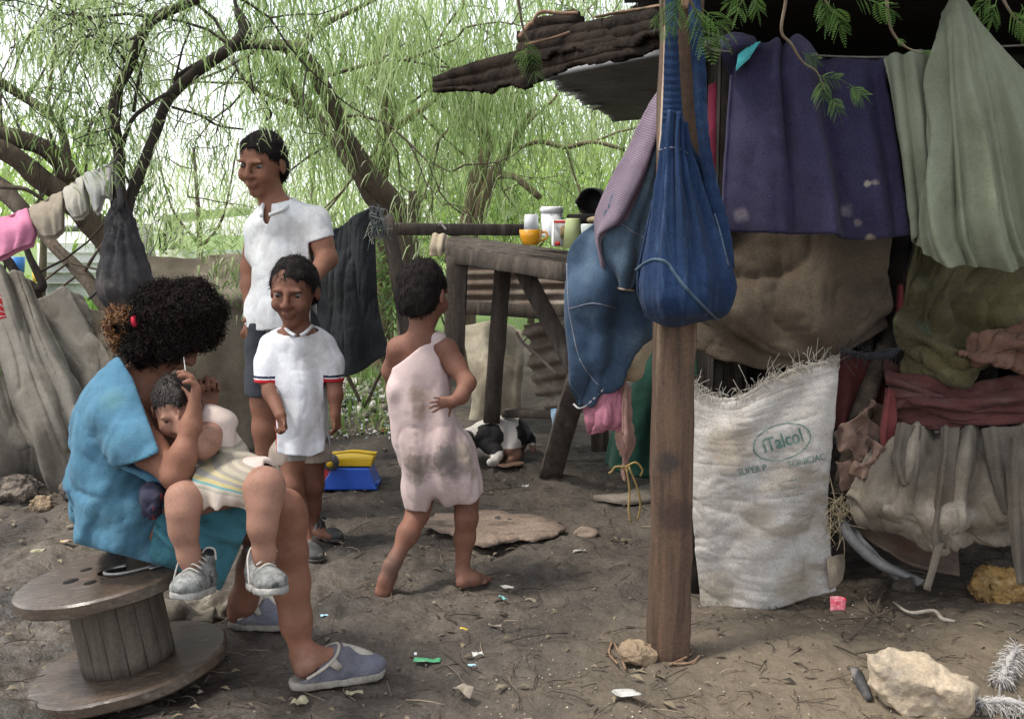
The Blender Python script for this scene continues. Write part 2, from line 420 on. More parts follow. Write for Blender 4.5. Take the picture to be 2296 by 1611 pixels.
co.location = (0, 0, CAM_H); co.rotation_euler = (R(90)-TH, 0, 0); cam.sensor_width = 36; cam.lens = 36*F_PX/2296; cam.clip_end = 600; cam.clip_start = .05
sc.camera = co
sc.view_settings.view_transform = 'Standard'; sc.view_settings.look = 'None'; sc.view_settings.gamma = 1; sc.view_settings.exposure = EXPO
sc.cycles.max_bounces = 6; sc.cycles.transparent_max_bounces = 8

# ---------------------------------------------------------------- ground
def axis(a, b, step, far, grow=1.25):
    mid = np.arange(a, b+1e-6, step); s = step; hi = [b]
    while hi[-1] < far: s *= grow; hi.append(hi[-1]+s)
    s = step; lo = [a]
    while lo[-1] > -far: s *= grow; lo.append(lo[-1]-s)
    return np.concatenate([lo[:0:-1], mid, hi[1:]])
gx = axis(-2.6, 2.6, .016, 300); gy = axis(2.0, 6.4, .016, 300)
XX, YY = np.meshgrid(gx, gy); ZZ = ground_z(XX, YY)
near = np.exp(-np.maximum(0, YY-6)/3)*np.exp(-np.maximum(0, np.abs(XX)-3)/3)
pp = np.stack([XX, YY, 0*XX], -1)
ZZ = ZZ+near*(.014*fbm(pp*4.5, 4)+.009*np.maximum(0, vnoise(pp*20))+.006*fbm(pp*34+9, 3)-.010*np.clip(vnoise(pp*[9, 7, 1]+55)*2.2-1.1, 0, 1))
ZZ = ZZ-(1-near)*.02
lump = np.clip((1.9-np.hypot(XX+1.3, YY-3.1)), 0, 1)
ZZ = ZZ+lump*.014*np.abs(vnoise(pp*14+31))
b = MB(); ny, nx = XX.shape; i, j = np.meshgrid(np.arange(ny-1), np.arange(nx-1), indexing='ij')
b.add(np.stack([XX, YY, ZZ], -1).reshape(-1, 3), np.stack([i*nx+j, i*nx+j+1, (i+1)*nx+j+1, (i+1)*nx+j], -1).reshape(-1, 4))
m_mud = mat('mud', (.112, .091, .072), (.044, .037, .032), scale=2.6, rough=.75, bump=.9, bscale=45, bdist=.012, c3=(.034, .031, .029), s3=1.1, f3=.56, fine=.3, spec=.35)
nt = m_mud.node_tree; N = nt.nodes; L = nt.links; bs = N['Principled BSDF']
src = bs.inputs['Base Color'].links[0].from_socket
geo = N.new('ShaderNodeNewGeometry'); sp = N.new('ShaderNodeSeparateXYZ'); L.new(geo.outputs['Position'], sp.inputs[0])
nn = N.new('ShaderNodeTexNoise'); nn.inputs['Scale'].default_value = 1.7; nn.inputs['Detail'].default_value = 6; L.new(geo.outputs['Position'], nn.inputs['Vector'])
def mth(op, a, b_, c=None):
    x = N.new('ShaderNodeMath'); x.operation = op
    for k, v in enumerate((a, b_, c)):
        if v is None: continue
        if isinstance(v, (int, float)): x.inputs[k].default_value = v
        else: L.new(v, x.inputs[k])
    return x.outputs[0]
dx = mth('SUBTRACT', sp.outputs[0], 1.2); dy = mth('MULTIPLY', mth('SUBTRACT', sp.outputs[1], 2.5), 1.3)
dd = mth('SQRT', mth('ADD', mth('MULTIPLY', dx, dx), mth('MULTIPLY', dy, dy)), 0)
dd = mth('MULTIPLY_ADD', nn.outputs['Fac'], 1.1, dd)
mr = N.new('ShaderNodeMapRange'); mr.inputs[1].default_value = 1.0; mr.inputs[2].default_value = 1.9; mr.inputs[3].default_value = .8; mr.inputs[4].default_value = 0; L.new(dd, mr.inputs[0])
mx = N.new('ShaderNodeMix'); mx.data_type = 'RGBA'; L.new(mr.outputs[0], mx.inputs[0]); L.new(src, mx.inputs[6])
sp2 = N.new('ShaderNodeMix'); sp2.data_type = 'RGBA'; n3 = N.new('ShaderNodeTexNoise'); n3.inputs['Scale'].default_value = 30; n3.inputs['Detail'].default_value = 5; L.new(geo.outputs['Position'], n3.inputs['Vector'])
L.new(n3.outputs['Fac'], sp2.inputs[0]); sp2.inputs[6].default_value = (.115, .089, .061, 1); sp2.inputs[7].default_value = (.235, .188, .13, 1); L.new(sp2.outputs[2], mx.inputs[7])
# far beyond the yard the soil carries thin green growth
mr2 = N.new('ShaderNodeMapRange'); mr2.inputs[1].default_value = 10.0; mr2.inputs[2].default_value = 12.0; L.new(mth('MULTIPLY_ADD', nn.outputs['Fac'], 2.0, sp.outputs[1]), mr2.inputs[0])
mx2 = N.new('ShaderNodeMix'); mx2.data_type = 'RGBA'; L.new(mr2.outputs[0], mx2.inputs[0]); L.new(mx.outputs[2], mx2.inputs[6]); mx2.inputs[7].default_value = (.16, .24, .07, 1)
L.new(mx2.outputs[2], bs.inputs['Base Color'])
# wet mud round the cable drum is glossier
ex = mth('ADD', sp.outputs[0], 1.3); ey = mth('SUBTRACT', sp.outputs[1], 2.9)
wd = mth('MULTIPLY_ADD', n3.outputs['Fac'], 1.0, mth('SQRT', mth('ADD', mth('MULTIPLY', ex, ex), mth('MULTIPLY', ey, ey)), 0))
mr3 = N.new('ShaderNodeMapRange'); mr3.inputs[1].default_value = .8; mr3.inputs[2].default_value = 1.7; mr3.inputs[3].default_value = .42; mr3.inputs[4].default_value = .8; L.new(wd, mr3.inputs[0]); L.new(mr3.outputs[0], bs.inputs['Roughness'])
tag(b.build('ground', m_mud, origin=(0, 0, 0)), kind='structure')

# litter nobody could count: twigs, pebbles, dead leaves
def scatter(n, x0, x1, y0, y1):
    x = rng.uniform(x0, x1, n); y = y0+(y1-y0)*rng.uniform(0, 1, n)**1.4
    return x, y, ground_z(x, y)
m_twig = mat('twig_dry', (.12, .09, .065), (.05, .04, .03), scale=8, tint=[(.03, .025, .02), (.10, .075, .055), (.30, .24, .17)], bump=0, rough=.9)
b = MB()
x, y, z = scatter(2000, -2.2, 2.2, 2.2, 5.2)
for k in range(2000):
    a = rng.uniform(0, 6.28); Ln = rng.uniform(.015, .11)*(1 if rng.random() < .9 else 2.2); bend = rng.normal(0, .35)
    pts = [(x[k]+math.cos(a+bend*t)*Ln*t, y[k]+math.sin(a+bend*t)*Ln*t, z[k]+.009+.006*math.sin(3*t)) for t in (0, .35, .7, 1)]
    b.tube(pts, rng.uniform(.0006, .0017), 4, 1, True, tint=rng.uniform(0, 1)**2)
tag(b.build('twig_litter', m_twig), kind='stuff')
b = MB(); cube = np.array([[1, 0, 0], [-1, 0, 0], [0, 1, 0], [0, -1, 0], [0, 0, 1], [0, 0, -1]], float)
octf = np.array([(0, 2, 4), (2, 1, 4), (1, 3, 4), (3, 0, 4), (2, 0, 5), (1, 2, 5), (3, 1, 5), (0, 3, 5)])
for (n, x0, x1, y0, y1, lo, hi, tt) in ((1500, -.1, 2.3, 2.1, 3.3, .0015, .0055, (.3, 1)), (900, -2.2, 1.2, 2.2, 5.0, .002, .008, (0, .6)), (60, -2, 2, 2.3, 5, .006, .014, (0, .8))):
    x, y, z = scatter(n, x0, x1, y0, y1)
    for k in range(n):
        r = rng.uniform(lo, hi)*rng.uniform(.5, 1); b.add(cube*r*rng.uniform(.6, 1.3, (6, 1))*[1, 1, .7]+[x[k], y[k], z[k]+.008], None, octf, tint=rng.uniform(*tt))
m_peb = mat('pebble', (.3, .25, .2), tint=[(.05, .045, .04), (.2, .165, .125), (.5, .44, .34)], bump=0, rough=.85)
tag(b.build('gravel', m_peb, smooth=False), kind='stuff')
b = MB()
x, y, z = scatter(1100, -2.2, 2.2, 2.3, 5.4)
for k in range(1100):
    a = rng.uniform(0, 6.28); l = rng.uniform(.005, .024); wd_ = l*rng.uniform(.2, .5); c, s_ = math.cos(a), math.sin(a)
    q = np.array([(-l, 0, .002), (0, -wd_, .006+rng.uniform(0, .008)), (l, 0, .003), (0, wd_, .008)]); q = q*[1, 1, 1]
    q = np.stack([q[:, 0]*c-q[:, 1]*s_+x[k], q[:, 0]*s_+q[:, 1]*c+y[k], q[:, 2]+z[k]+.007], -1)
    b.add(q, None, [(0, 1, 3), (1, 2, 3)], tint=rng.uniform(0, 1))
m_dl = mat('dead_leaf', (.2, .15, .1), tint=[(.035, .03, .025), (.10, .075, .05), (.22, .18, .12), (.12, .10, .07)], bump=0, rough=.8)
tag(b.build('dead_leaf_litter', m_dl, smooth=False), kind='stuff')

# grass beyond the yard (uncountable)
def grass(name, n, xr, yr, hr, tints, seed=0, wd=.006):
    b = MB(); x = rng.uniform(*xr, n); y = rng.uniform(*yr, n); z = ground_z(x, y); h = rng.uniform(*hr, n); a = rng.uniform(0, 6.28, n); ln = rng.normal(0, .35, (n, 2))*h[:, None]
    w_ = wd*rng.uniform(.6, 1.4, n); dx_, dy_ = np.cos(a)*w_, np.sin(a)*w_
    v = np.stack([np.stack([x-dx_, y-dy_, z-.02], -1), np.stack([x+dx_, y+dy_, z-.02], -1), np.stack([x+ln[:, 0]*.4+dx_*.7, y+ln[:, 1]*.4+dy_*.7, z+h*.6], -1), np.stack([x+ln[:, 0]*.4-dx_*.7, y+ln[:, 1]*.4-dy_*.7, z+h*.6], -1), np.stack([x+ln[:, 0], y+ln[:, 1], z+h], -1)], 1)
    k = np.arange(n)[:, None]*5
    tt = rng.uniform(0, 1, n); b.add(v.reshape(-1, 3), k+[0, 1, 2, 3], None, tt); b.t.append(k+[3, 2, 4]); b.tt.append(tt)
    return tag(b.build(name, mat(name, (.1, .2, .04), tint=tints, bump=0, rough=.6, trans=.35)), kind='stuff')
GT = [(.10, .20, .04), (.2, .36, .07), (.34, .5, .13)]
grass('grass', 9000, (-9, -1.5), (10.5, 14.8), (.04, .13), GT, wd=.010)
grass('weeds', 1100, (-1.3, -.45), (5.4, 7.2), (.03, .13), [(.12, .2, .05), (.22, .34, .09), (.4, .42, .2)])
# ---------------------------------------------------------------- trees
m_bark_d = mat('bark_dark', (.055, .043, .036), (.03, .024, .021), scale=14, rough=.95, bump=1, bscale=50, bdist=.01, stretch=(1, 1, .35))
m_bark = mat('bark_brown', (.15, .115, .085), (.075, .058, .044), scale=12, rough=.95, bump=1, bscale=45, bdist=.012, stretch=(1, 1, .3))
m_bark_y = mat('bark_pale', (.24, .19, .125), (.13, .10, .065), scale=12, rough=.95, bump=1, bscale=40, bdist=.012, stretch=(1, 1, .3))
LEAF_A = [(.10, .17, .05), (.26, .38, .12), (.45, .57, .26), (.62, .68, .44)]
LEAF_B = [(.07, .13, .045), (.13, .23, .07), (.22, .34, .11)]
LEAF_C = [(.22, .34, .07), (.38, .54, .13), (.52, .66, .22)]
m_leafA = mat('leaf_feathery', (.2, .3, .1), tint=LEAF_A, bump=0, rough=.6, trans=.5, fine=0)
m_leafA2 = mat('leaf_feathery_hazed', (.4, .5, .2), tint=[(.26, .38, .13), (.42, .55, .22), (.58, .66, .36), (.72, .76, .56)], bump=0, rough=.6, trans=.5, fine=0)  # distance haze is painted in as paler leaf tones
m_leafB = mat('leaf_dark', (.1, .2, .06), tint=LEAF_B, bump=0, rough=.6, trans=.45, fine=0)
m_leafC = mat('leaf_bright', (.3, .4, .1), tint=LEAF_C, bump=0, rough=.6, trans=.5, fine=0)

def strands(b, c, L, wd, droop, spread, tint):
    """hanging compound leaves: c (n,3) roots; each a curved 3-quad ribbon"""
    n = len(c); a = rng.uniform(0, 2*math.pi, n); h = np.stack([np.cos(a), np.sin(a), rng.uniform(-.4, .5, n)], -1)*spread
    l = L*rng.uniform(.5, 1.3, n)[:, None]; g = np.array([0, 0, -1.0])*droop
    side = np.stack([-np.sin(a+rng.normal(0, .8, n)), np.cos(a+rng.normal(0, .8, n)), rng.normal(0, .3, n)], -1); side /= np.linalg.norm(side, axis=1)[:, None]
    W = wd*rng.uniform(.6, 1.4, n)[:, None]; V = []
    for k, t in enumerate((0, .33, .67, 1.0)):
        p = c+l*(h*t+g*t*t); ww = W*(.5, 1, .85, .15)[k]; V += [p-side*ww, p+side*ww]
    V = np.stack(V, 1).reshape(-1, 3); k = np.arange(n)[:, None]*8
    q = np.concatenate([k+[0, 1, 3, 2], k+[2, 3, 5, 4], k+[4, 5, 7, 6]]); b.add(V, q, None, np.tile(tint, 3))
def leaflets(b, c, d, L, tint, n=9, wd=.35):
    """one pinnate leaf: rachis from c along d, pairs of narrow leaflets"""
    d = np.array(d, float); d /= np.linalg.norm(d); up = np.array([0, 0, 1.0]) if abs(d[2]) < .9 else np.array([1.0, 0, 0]); s = np.cross(d, up); s /= np.linalg.norm(s)
    s = s+rng.normal(0, .25, 3); V = []; Q = []
    for k in range(n):
        t = (k+.7)/n; p = c+d*L*t+np.array([0, 0, -.25*L*t*t]); ll = L*wd*math.sin(math.pi*min(.95, t*.8+.15)); w2 = L/n*.33
        for sg in (-1, 1):
            e = p+sg*s*ll+d*ll*.35; i0 = len(V); V += [p-d*w2*.5, (p+e)/2-d*w2, e, (p+e)/2+d*w2]; Q.append((i0, i0+1, i0+2, i0+3))
    b.add(np.array(V), Q, None, tint)
    b.tube([c, c+d*L*.5+[0, 0, -.06*L], c+d*L+[0, 0, -.25*L]], [.0012*L/.08, .001*L/.08, .0004], 4, 1, False, tint=.1)
def cloud(n, boxes):
    """random leaf roots inside picture-measured boxes (x0,y0,x1,y1,Y0,Y1,weight), gathered in clumps"""
    W = np.array([bx[6] for bx in boxes], float); W /= W.sum(); out = []
    for bx, wt in zip(boxes, W):
        m = max(4, int(n*wt)); nc = max(2, m//26); cx = rng.uniform(bx[0], bx[2], nc); cy = rng.uniform(bx[1], bx[3], nc); cY = rng.uniform(bx[4], bx[5], nc)
        C = np.array([P(a, b_, y_) for a, b_, y_ in zip(cx, cy, cY)]); s_ = np.array([.11, .14, .10])*np.mean([bx[4], bx[5]])/5
        out.append(C[rng.integers(0, nc, m)]+rng.normal(0, 1, (m, 3))*s_)
    return np.concatenate(out)
def limb(b, pts, sides=8, rough=.16, sm=5):
    """pts: (px, py, Y, half-width in picture units)"""
    b.tube([P(*p[:3]) for p in pts], [p[3]*mpp(*p[:3]) for p in pts], sides, sm, True, rough=rough)
def twigs(b, p, d, L, r, depth=3):
    n = 5; pts = [np.array(p, float)]; d = np.array(d, float); d /= np.linalg.norm(d)
    for k in range(n):
        d = d+rng.normal(0, .22, 3)+[0, 0, -.05]; d /= np.linalg.norm(d); pts.append(pts[-1]+d*L/n)
        if depth > 0 and k > 0 and rng.random() < .7: twigs(b, pts[-1], d+rng.normal(0, .75, 3), L*.55, r*.6, depth-1)
    b.tube(pts, np.linspace(r, r*.35, len(pts)), 4, 1, False)
    TIPS.append(pts[-1]); TIPS.append(pts[-3])
TIPS = []
def pick_boxes(px, py, Y, dx, dy, k):
    return [(px-dx, py-dy, px+dx, py+dy, Y-.4, Y+.4, k)]
def tree(label, limbs, twig_spots, boxes, n, bark, leaf, L=.2, wd=.006, droop=.9, spread=.5, group='trees around the yard', cat='tree', name='tree', twL=.7, extra=None):
    global TIPS
    base = P(*limbs[0][0][:3]); base[2] = float(ground_z(base[0], base[1]))
    root = empty(name, base, label, cat, group)
    b = MB()
    l0 = list(limbs[0])
    for l in limbs: limb(b, l)
    # root flare down to the ground under the first limb
    p0 = P(*limbs[0][0][:3]); r0 = limbs[0][0][3]*mpp(*limbs[0][0][:3])
    if p0[2]-base[2] > .03: b.tube([p0+[0, 0, .03], (p0+base)/2, base-[0, 0, .05]], [r0*.98, r0*1.03, r0*1.3], 9, 5, True, rough=.15)
    b.build('trunk', bark, root)
    TIPS = []; tb = MB()
    for (px, py, Y, dx, dy, dY, rr) in twig_spots: twigs(tb, P(px, py, Y), (dx, dY, -dy), twL*Y/5, rr*mpp(px, py, Y))
    if tb.n: tb.build('twigs', bark, root)
    lb = MB()
    if n:
        c = cloud(n, boxes); strands(lb, c, L, wd, droop, spread, np.clip(rng.normal(.5, .2, len(c))+.42*vnoise(c*1.9), 0, 1))
    if TIPS:
        T = np.array(TIPS); T = np.repeat(T, 5, 0)+rng.normal(0, .05, (len(T)*5, 3)); strands(lb, T, L*.7, wd*.8, droop, spread, rng.uniform(0, 1, len(T)))
    if extra: extra(lb)
    if lb.n: lb.build('crown', leaf, root, smooth=False)
    return root

# forked stems carrying the black bag
tree('slim dark tree forking in a V above the black hanging bag', [
    [(275, 800, 4.45, 20), (272, 600, 4.45, 20), (268, 470, 4.45, 19), (265, 400, 4.45, 15), (268, 345, 4.45, 13), (255, 260, 4.4, 12), (262, 205, 4.4, 12), (290, 150, 4.35, 12), (318, 80, 4.3, 12), (350, 40, 4.3, 12), (430, 5, 4.2, 10), (520, -40, 4.1, 7)],
    [(278, 500, 4.45, 15), (292, 440, 4.5, 13), (325, 360, 4.5, 12), (372, 235, 4.5, 12), (395, 200, 4.5, 12), (455, 150, 4.45, 13), (520, 105, 4.4, 14), (550, 70, 4.4, 16), (530, 20, 4.4, 8)],
    [(270, 335, 4.45, 7), (295, 270, 4.4, 5), (330, 238, 4.4, 5), (385, 205, 4.45, 5)],
    [(395, 200, 4.5, 6), (398, 172, 4.5, 6), (470, 130, 4.5, 5), (560, 105, 4.5, 6), (640, 110, 4.6, 5)],
    [(300, 250, 4.4, 4), (310, 180, 4.3, 3), (328, 110, 4.3, 2)], [(385, 240, 4.5, 3), (450, 260, 4.6, 3), (490, 282, 4.7, 3), (545, 290, 4.9, 2)]],
    [(450, 0, 4.2, -.6, -.1, .1, 4), (350, 40, 4.3, -.9, -.1, -.2, 4), (318, 80, 4.3, -.9, .0, .1, 4), (290, 150, 4.3, -.5, -.6, 0, 3), (262, 210, 4.4, -.4, -.8, 0, 3), (395, 170, 4.4, .2, -.9, 0, 3), (550, 70, 4.4, .1, -.8, -.2, 5), (520, 105, 4.4, -.5, -.4, 0, 4), (330, 238, 4.4, -.4, -.7, 0, 3), (400, 10, 4.2, -.7, .4, 0, 4), (480, -20, 4.2, .6, .1, 0, 4), (270, 380, 4.4, .3, -.9, 0, 3), (300, 430, 4.5, -.3, -.8, 0, 3), (430, 0, 4.2, .8, .2, 0, 4)],
    [(-40, -120, 330, 30, 4.0, 5.2, 1.6), (330, -100, 700, 100, 3.8, 5.0, 4.6), (180, 60, 270, 200, 4.0, 4.8, .5), (330, 60, 520, 130, 4.0, 4.8, .8)], 620, m_bark_d, m_leafA, L=.11, wd=.0035, droop=.7, spread=.6)
# thick leaning trunk at the left
tree('thick brown tree with two heavy limbs leaning behind the clothesline', [
    [(300, 760, 6.0, 30), (250, 560, 5.9, 29), (195, 490, 5.8, 29), (140, 435, 5.7, 27), (83, 393, 5.6, 24), (30, 350, 5.5, 23), (-60, 300, 5.4, 22)],
    [(200, 500, 5.8, 28), (160, 420, 5.8, 27), (148, 385, 5.75, 26), (130, 355, 5.7, 22), (85, 325, 5.6, 20), (0, 300, 5.5, 20), (-80, 270, 5.4, 18)],
    [(155, 400, 5.75, 16), (146, 330, 5.7, 10), (136, 285, 5.7, 10), (110, 255, 5.6, 10), (60, 222, 5.6, 11), (0, 185, 5.5, 12), (-60, 160, 5.4, 12)],
    [(108, 262, 5.6, 4), (112, 200, 5.5, 4), (120, 130, 5.5, 3), (150, 70, 5.4, 2)], [(130, 350, 5.6, 5), (110, 290, 5.5, 4), (108, 240, 5.5, 3), (118, 150, 5.5, 2)]],
    [(50, 300, 5.5, .1, -1, 0, 3), (62, 220, 5.6, .2, -1, 0, 3), (20, 200, 5.5, .4, -.9, 0, 3), (110, 255, 5.6, .3, -1, 0, 3), (136, 285, 5.7, .3, -.8, 0, 3), (5, 300, 5.5, .2, -1, 0, 3), (180, 470, 5.8, .1, -1, 0, 4), (120, 130, 5.5, .4, -.8, 0, 2), (0, 190, 5.5, -.1, -1, 0, 3)],
    [(-60, 320, 160, 480, 6.6, 8.0, 2.4), (-40, -60, 220, 40, 5.0, 6.0, .5), (170, 330, 240, 470, 6.6, 8, 1.0)], 520, m_bark, m_leafA, L=.18, wd=.005)
# thin leaning trunk and low fork
tree('thin bare leaning trunk behind the grey tarp', [
    [(250, 720, 5.2, 17), (238, 690, 5.2, 17), (185, 615, 5.3, 16), (120, 550, 5.4, 14), (60, 480, 5.5, 17), (10, 430, 5.6, 22), (-50, 380, 5.7, 22)],
    [(110, 460, 5.5, 3), (60, 425, 5.4, 5), (0, 418, 5.4, 6)], [(185, 615, 5.3, 4), (220, 560, 5.2, 3), (250, 520, 5.2, 2)]],
    [(120, 550, 5.3, .3, .6, -.1, 3), (150, 590, 5.3, -.6, .4, 0, 3), (60, 480, 5.5, .4, -.6, 0, 3), (180, 612, 5.3, -.5, .5, 0, 3)], [], 0, m_bark, m_leafA, L=.1)
tree('short dark forked stump poking above the grey tarp', [
    [(80, 700, 4.9, 14), (78, 650, 4.9, 13), (45, 628, 4.9, 12), (25, 595, 4.9, 11), (5, 570, 4.9, 11), (-20, 555, 4.9, 10)],
    [(80, 650, 4.9, 12), (95, 640, 4.9, 10), (84, 612, 4.9, 9), (66, 575, 4.9, 8), (55, 540, 4.9, 6)]],
    [(84, 612, 4.9, .5, -.3, 0, 3), (10, 575, 4.9, -.2, .6, 0, 3), (60, 560, 4.9, .4, -.6, 0, 2)], [], 0, m_bark_d, m_leafB, L=.08)
# middle trees
tree('tall arching tree with brown trunk behind the shade cloth', [
    [(915, 640, 6.6, 26), (910, 520, 6.6, 25), (885, 460, 6.5, 25), (835, 400, 6.4, 22), (790, 330, 6.3, 20), (755, 260, 6.2, 19), (715, 175, 6.1, 19), (668, 115, 6.0, 17), (600, 100, 5.9, 12), (540, 100, 5.8, 8)],
    [(915, 520, 6.6, 20), (928, 470, 6.6, 14), (926, 428, 6.6, 11)],
    [(895, 470, 6.5, 17), (838, 452, 6.5, 15), (800, 390, 6.5, 14), (750, 320, 6.6, 14), (700, 250, 6.6, 14), (640, 180, 6.6, 12), (590, 110, 6.5, 9)],
    [(700, 250, 6.6, 6), (610, 215, 6.6, 6), (560, 190, 6.6, 6), (515, 130, 6.6, 4)],
    [(668, 115, 6.0, 10), (720, 60, 6.0, 8), (800, 20, 5.9, 5), (880, -20, 5.9, 4)]],
    [(600, 100, 5.9, -.5, .3, -.2, 4), (715, 175, 6.1, .8, -.2, 0, 5), (755, 260, 6.2, .7, .0, -.2, 4), (640, 180, 6.6, -.8, .3, 0, 4), (560, 190, 6.6, -.6, .5, 0, 3), (750, 320, 6.6, -.8, .5, 0, 3)],
    [(560, -80, 900, 160, 5.2, 6.8, 5), (600, 120, 860, 330, 6.2, 7.4, 3.4), (860, -60, 1220, 200, 5.6, 7.2, 4.5), (640, 280, 820, 420, 7.0, 8.4, 1.0), (480, 90, 640, 200, 5.8, 7, .6)], 4300, m_bark, m_leafA, L=.19, wd=.0042, droop=1.0, spread=.42)
tree('upright pale trunk between the arching tree and the table', [
    [(858, 640, 7.6, 22), (848, 440, 7.6, 22), (860, 330, 7.5, 20), (872, 250, 7.4, 20), (862, 190, 7.3, 19), (850, 120, 7.3, 15), (900, 40, 7.2, 10)],
    [(866, 300, 7.5, 9), (940, 250, 7.5, 7), (1000, 200, 7.4, 5)], [(870, 240, 7.4, 8), (800, 170, 7.3, 6), (760, 120, 7.2, 4)]],
    [(872, 250, 7.4, .8, -.1, 0, 4), (850, 330, 7.5, -.7, .3, 0, 4), (862, 190, 7.3, .7, -.5, 0, 5), (940, 250, 7.5, .5, .6, 0, 3)],
    [(760, 150, 1010, 420, 7.4, 9.0, 3), (880, 180, 1180, 330, 7.0, 8.6, 3), (700, 420, 860, 560, 8.0, 9.5, 1.6)], 2200, m_bark_y, m_leafA, L=.2, wd=.0045, droop=1.0)
tree('forked pale tree with twin trunks rising behind the table', [
    [(1045, 640, 7.4, 22), (1055, 490, 7.4, 21), (1068, 420, 7.4, 21), (1080, 370, 7.4, 19), (1092, 320, 7.4, 14), (1080, 250, 7.3, 12), (1120, 170, 7.2, 9)],
    [(1068, 520, 7.4, 17), (1085, 450, 7.3, 15), (1108, 390, 7.3, 14), (1150, 320, 7.2, 9), (1200, 240, 7.1, 6)],
    [(1108, 395, 7.3, 7), (1150, 396, 7.2, 7), (1175, 412, 7.1, 8), (1210, 442, 7.0, 8)],
    [(1160, 333, 7.2, 4), (1210, 318, 7.1, 5), (1270, 330, 7.0, 5), (1330, 318, 6.9, 5), (1400, 335, 6.8, 4)]],
    [(1092, 320, 7.4, -.6, -.3, 0, 4), (1150, 320, 7.2, .6, -.5, 0, 4), (1270, 330, 7, .2, .8, 0, 3), (1330, 318, 6.9, .5, -.5, 0, 3), (1080, 250, 7.3, -.7, .2, 0, 4)],
    [(1000, 190, 1440, 330, 6.4, 8.0, 4.2), (960, 300, 1140, 460, 7.8, 9.2, 1.8), (1230, 290, 1480, 420, 7.4, 9, 1.8)], 2500, m_bark_y, m_leafA, L=.2, wd=.0045, droop=1.0)
# trees and bushes farther back
def simple_tree(label, px, Y, top, rad, n, leaf, L, wd, boxes, seedl=()):
    base = P(px, 560, Y); gz = float(ground_z(base[0], base[1])); pyb = CY-F_PX*math.tan(math.atan((gz-CAM_H)/Y)+TH)
    limbs = [[(px, pyb, Y, rad*1.2), (px+8, (pyb+top)/2, Y, rad), (px-6, top, Y, rad*.6)], [(px+4, (pyb+top)/2+20, Y, rad*.7), (px+60, (pyb+top)/2-60, Y, rad*.5), (px+95, top-20, Y, rad*.3)], [(px+4, (pyb+top)/2, Y, rad*.6), (px-55, (pyb+top)/2-80, Y, rad*.45), (px-90, top, Y, rad*.3)]]
    return tree(label, limbs, [], boxes, n, m_bark, leaf, L=L, wd=wd, droop=.8, spread=.6, group='trees far behind the yard')
simple_tree('bright green tree far behind the pale twin trunks', 1190, 11, 380, 7, 2600, m_leafC, .2, .02, [(1120, 330, 1470, 540, 10, 12.5, 4), (1000, 390, 1150, 560, 10, 12, 2)])
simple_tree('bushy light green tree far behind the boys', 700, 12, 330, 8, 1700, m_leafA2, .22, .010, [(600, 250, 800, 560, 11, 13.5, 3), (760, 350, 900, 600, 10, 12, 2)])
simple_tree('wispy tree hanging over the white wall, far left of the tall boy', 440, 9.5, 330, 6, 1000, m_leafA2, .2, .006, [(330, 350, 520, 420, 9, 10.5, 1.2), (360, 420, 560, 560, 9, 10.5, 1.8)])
simple_tree('leafy bush behind the thick leaning limbs at far left', 90, 12, 330, 8, 1300, m_leafC, .16, .02, [(-60, 320, 235, 440, 11, 13, 3), (-60, 430, 60, 520, 11, 13, .8)])
simple_tree('dense pale tree far behind the corrugated roof', 930, 13, 200, 9, 4600, m_leafA, .24, .013, [(700, -60, 1480, 330, 12, 15, 5), (860, 300, 1250, 520, 12.5, 15, 2.2)])
simple_tree('tall hazy tree at the back of the yard over the shade cloth', 1330, 14, 150, 9, 2900, m_leafA, .26, .014, [(1050, 60, 1560, 520, 13, 16, 4), (560, 120, 760, 300, 13, 15, .6)])
def bush(label, px, py, Y, dx, dy, n, leaf, L=.12, wd=.012):
    base = G(px, py+dy) if Y is None else P(px, py, Y); base[2] = float(ground_z(base[0], base[1]))
    r = empty('bush', base, label, 'bush', 'bushes behind the yard'); b = MB()
    for k in range(6):
        a = rng.uniform(0, 6.28); b.tube([base, base+[.12*math.cos(a), .1*math.sin(a), .25], base+[.3*math.cos(a), .2*math.sin(a), .5]], [.012, .008, .004], 5, 3)
    b.build('stem', m_bark, r); lb = MB(); c = cloud(n, [(px-dx, py-dy, px+dx, py+dy, Y-.4, Y+.4, 1)]); strands(lb, c, L, wd, .4, .7, np.clip(rng.normal(.5, .28, n if len(c) == n else len(c)), 0, 1)); lb.build('foliage', leaf, r, smooth=False)
bush('green bush behind the wooden post, left of the table', 870, 640, 7.0, 50, 80, 900, m_leafB, .09, .008)
bush('leafy bush showing between rail and table edge', 930, 570, 7.8, 60, 50, 700, m_leafC, .1, .01)
bush('low weedy bush below the black shade cloth', 815, 870, 5.9, 40, 20, 160, m_leafB, .07, .006)
bush('mid green bush far behind the cups and canister', 1250, 470, 9.5, 120, 50, 900, m_leafA, .13, .011)
bush('dark green bush deep behind the forked pale tree', 1000, 430, 10, 110, 70, 1000, m_leafB, .14, .011)
bush('pale bush behind the burlap screen', 470, 545, 9.0, 60, 30, 500, m_leafA, .14, .008)

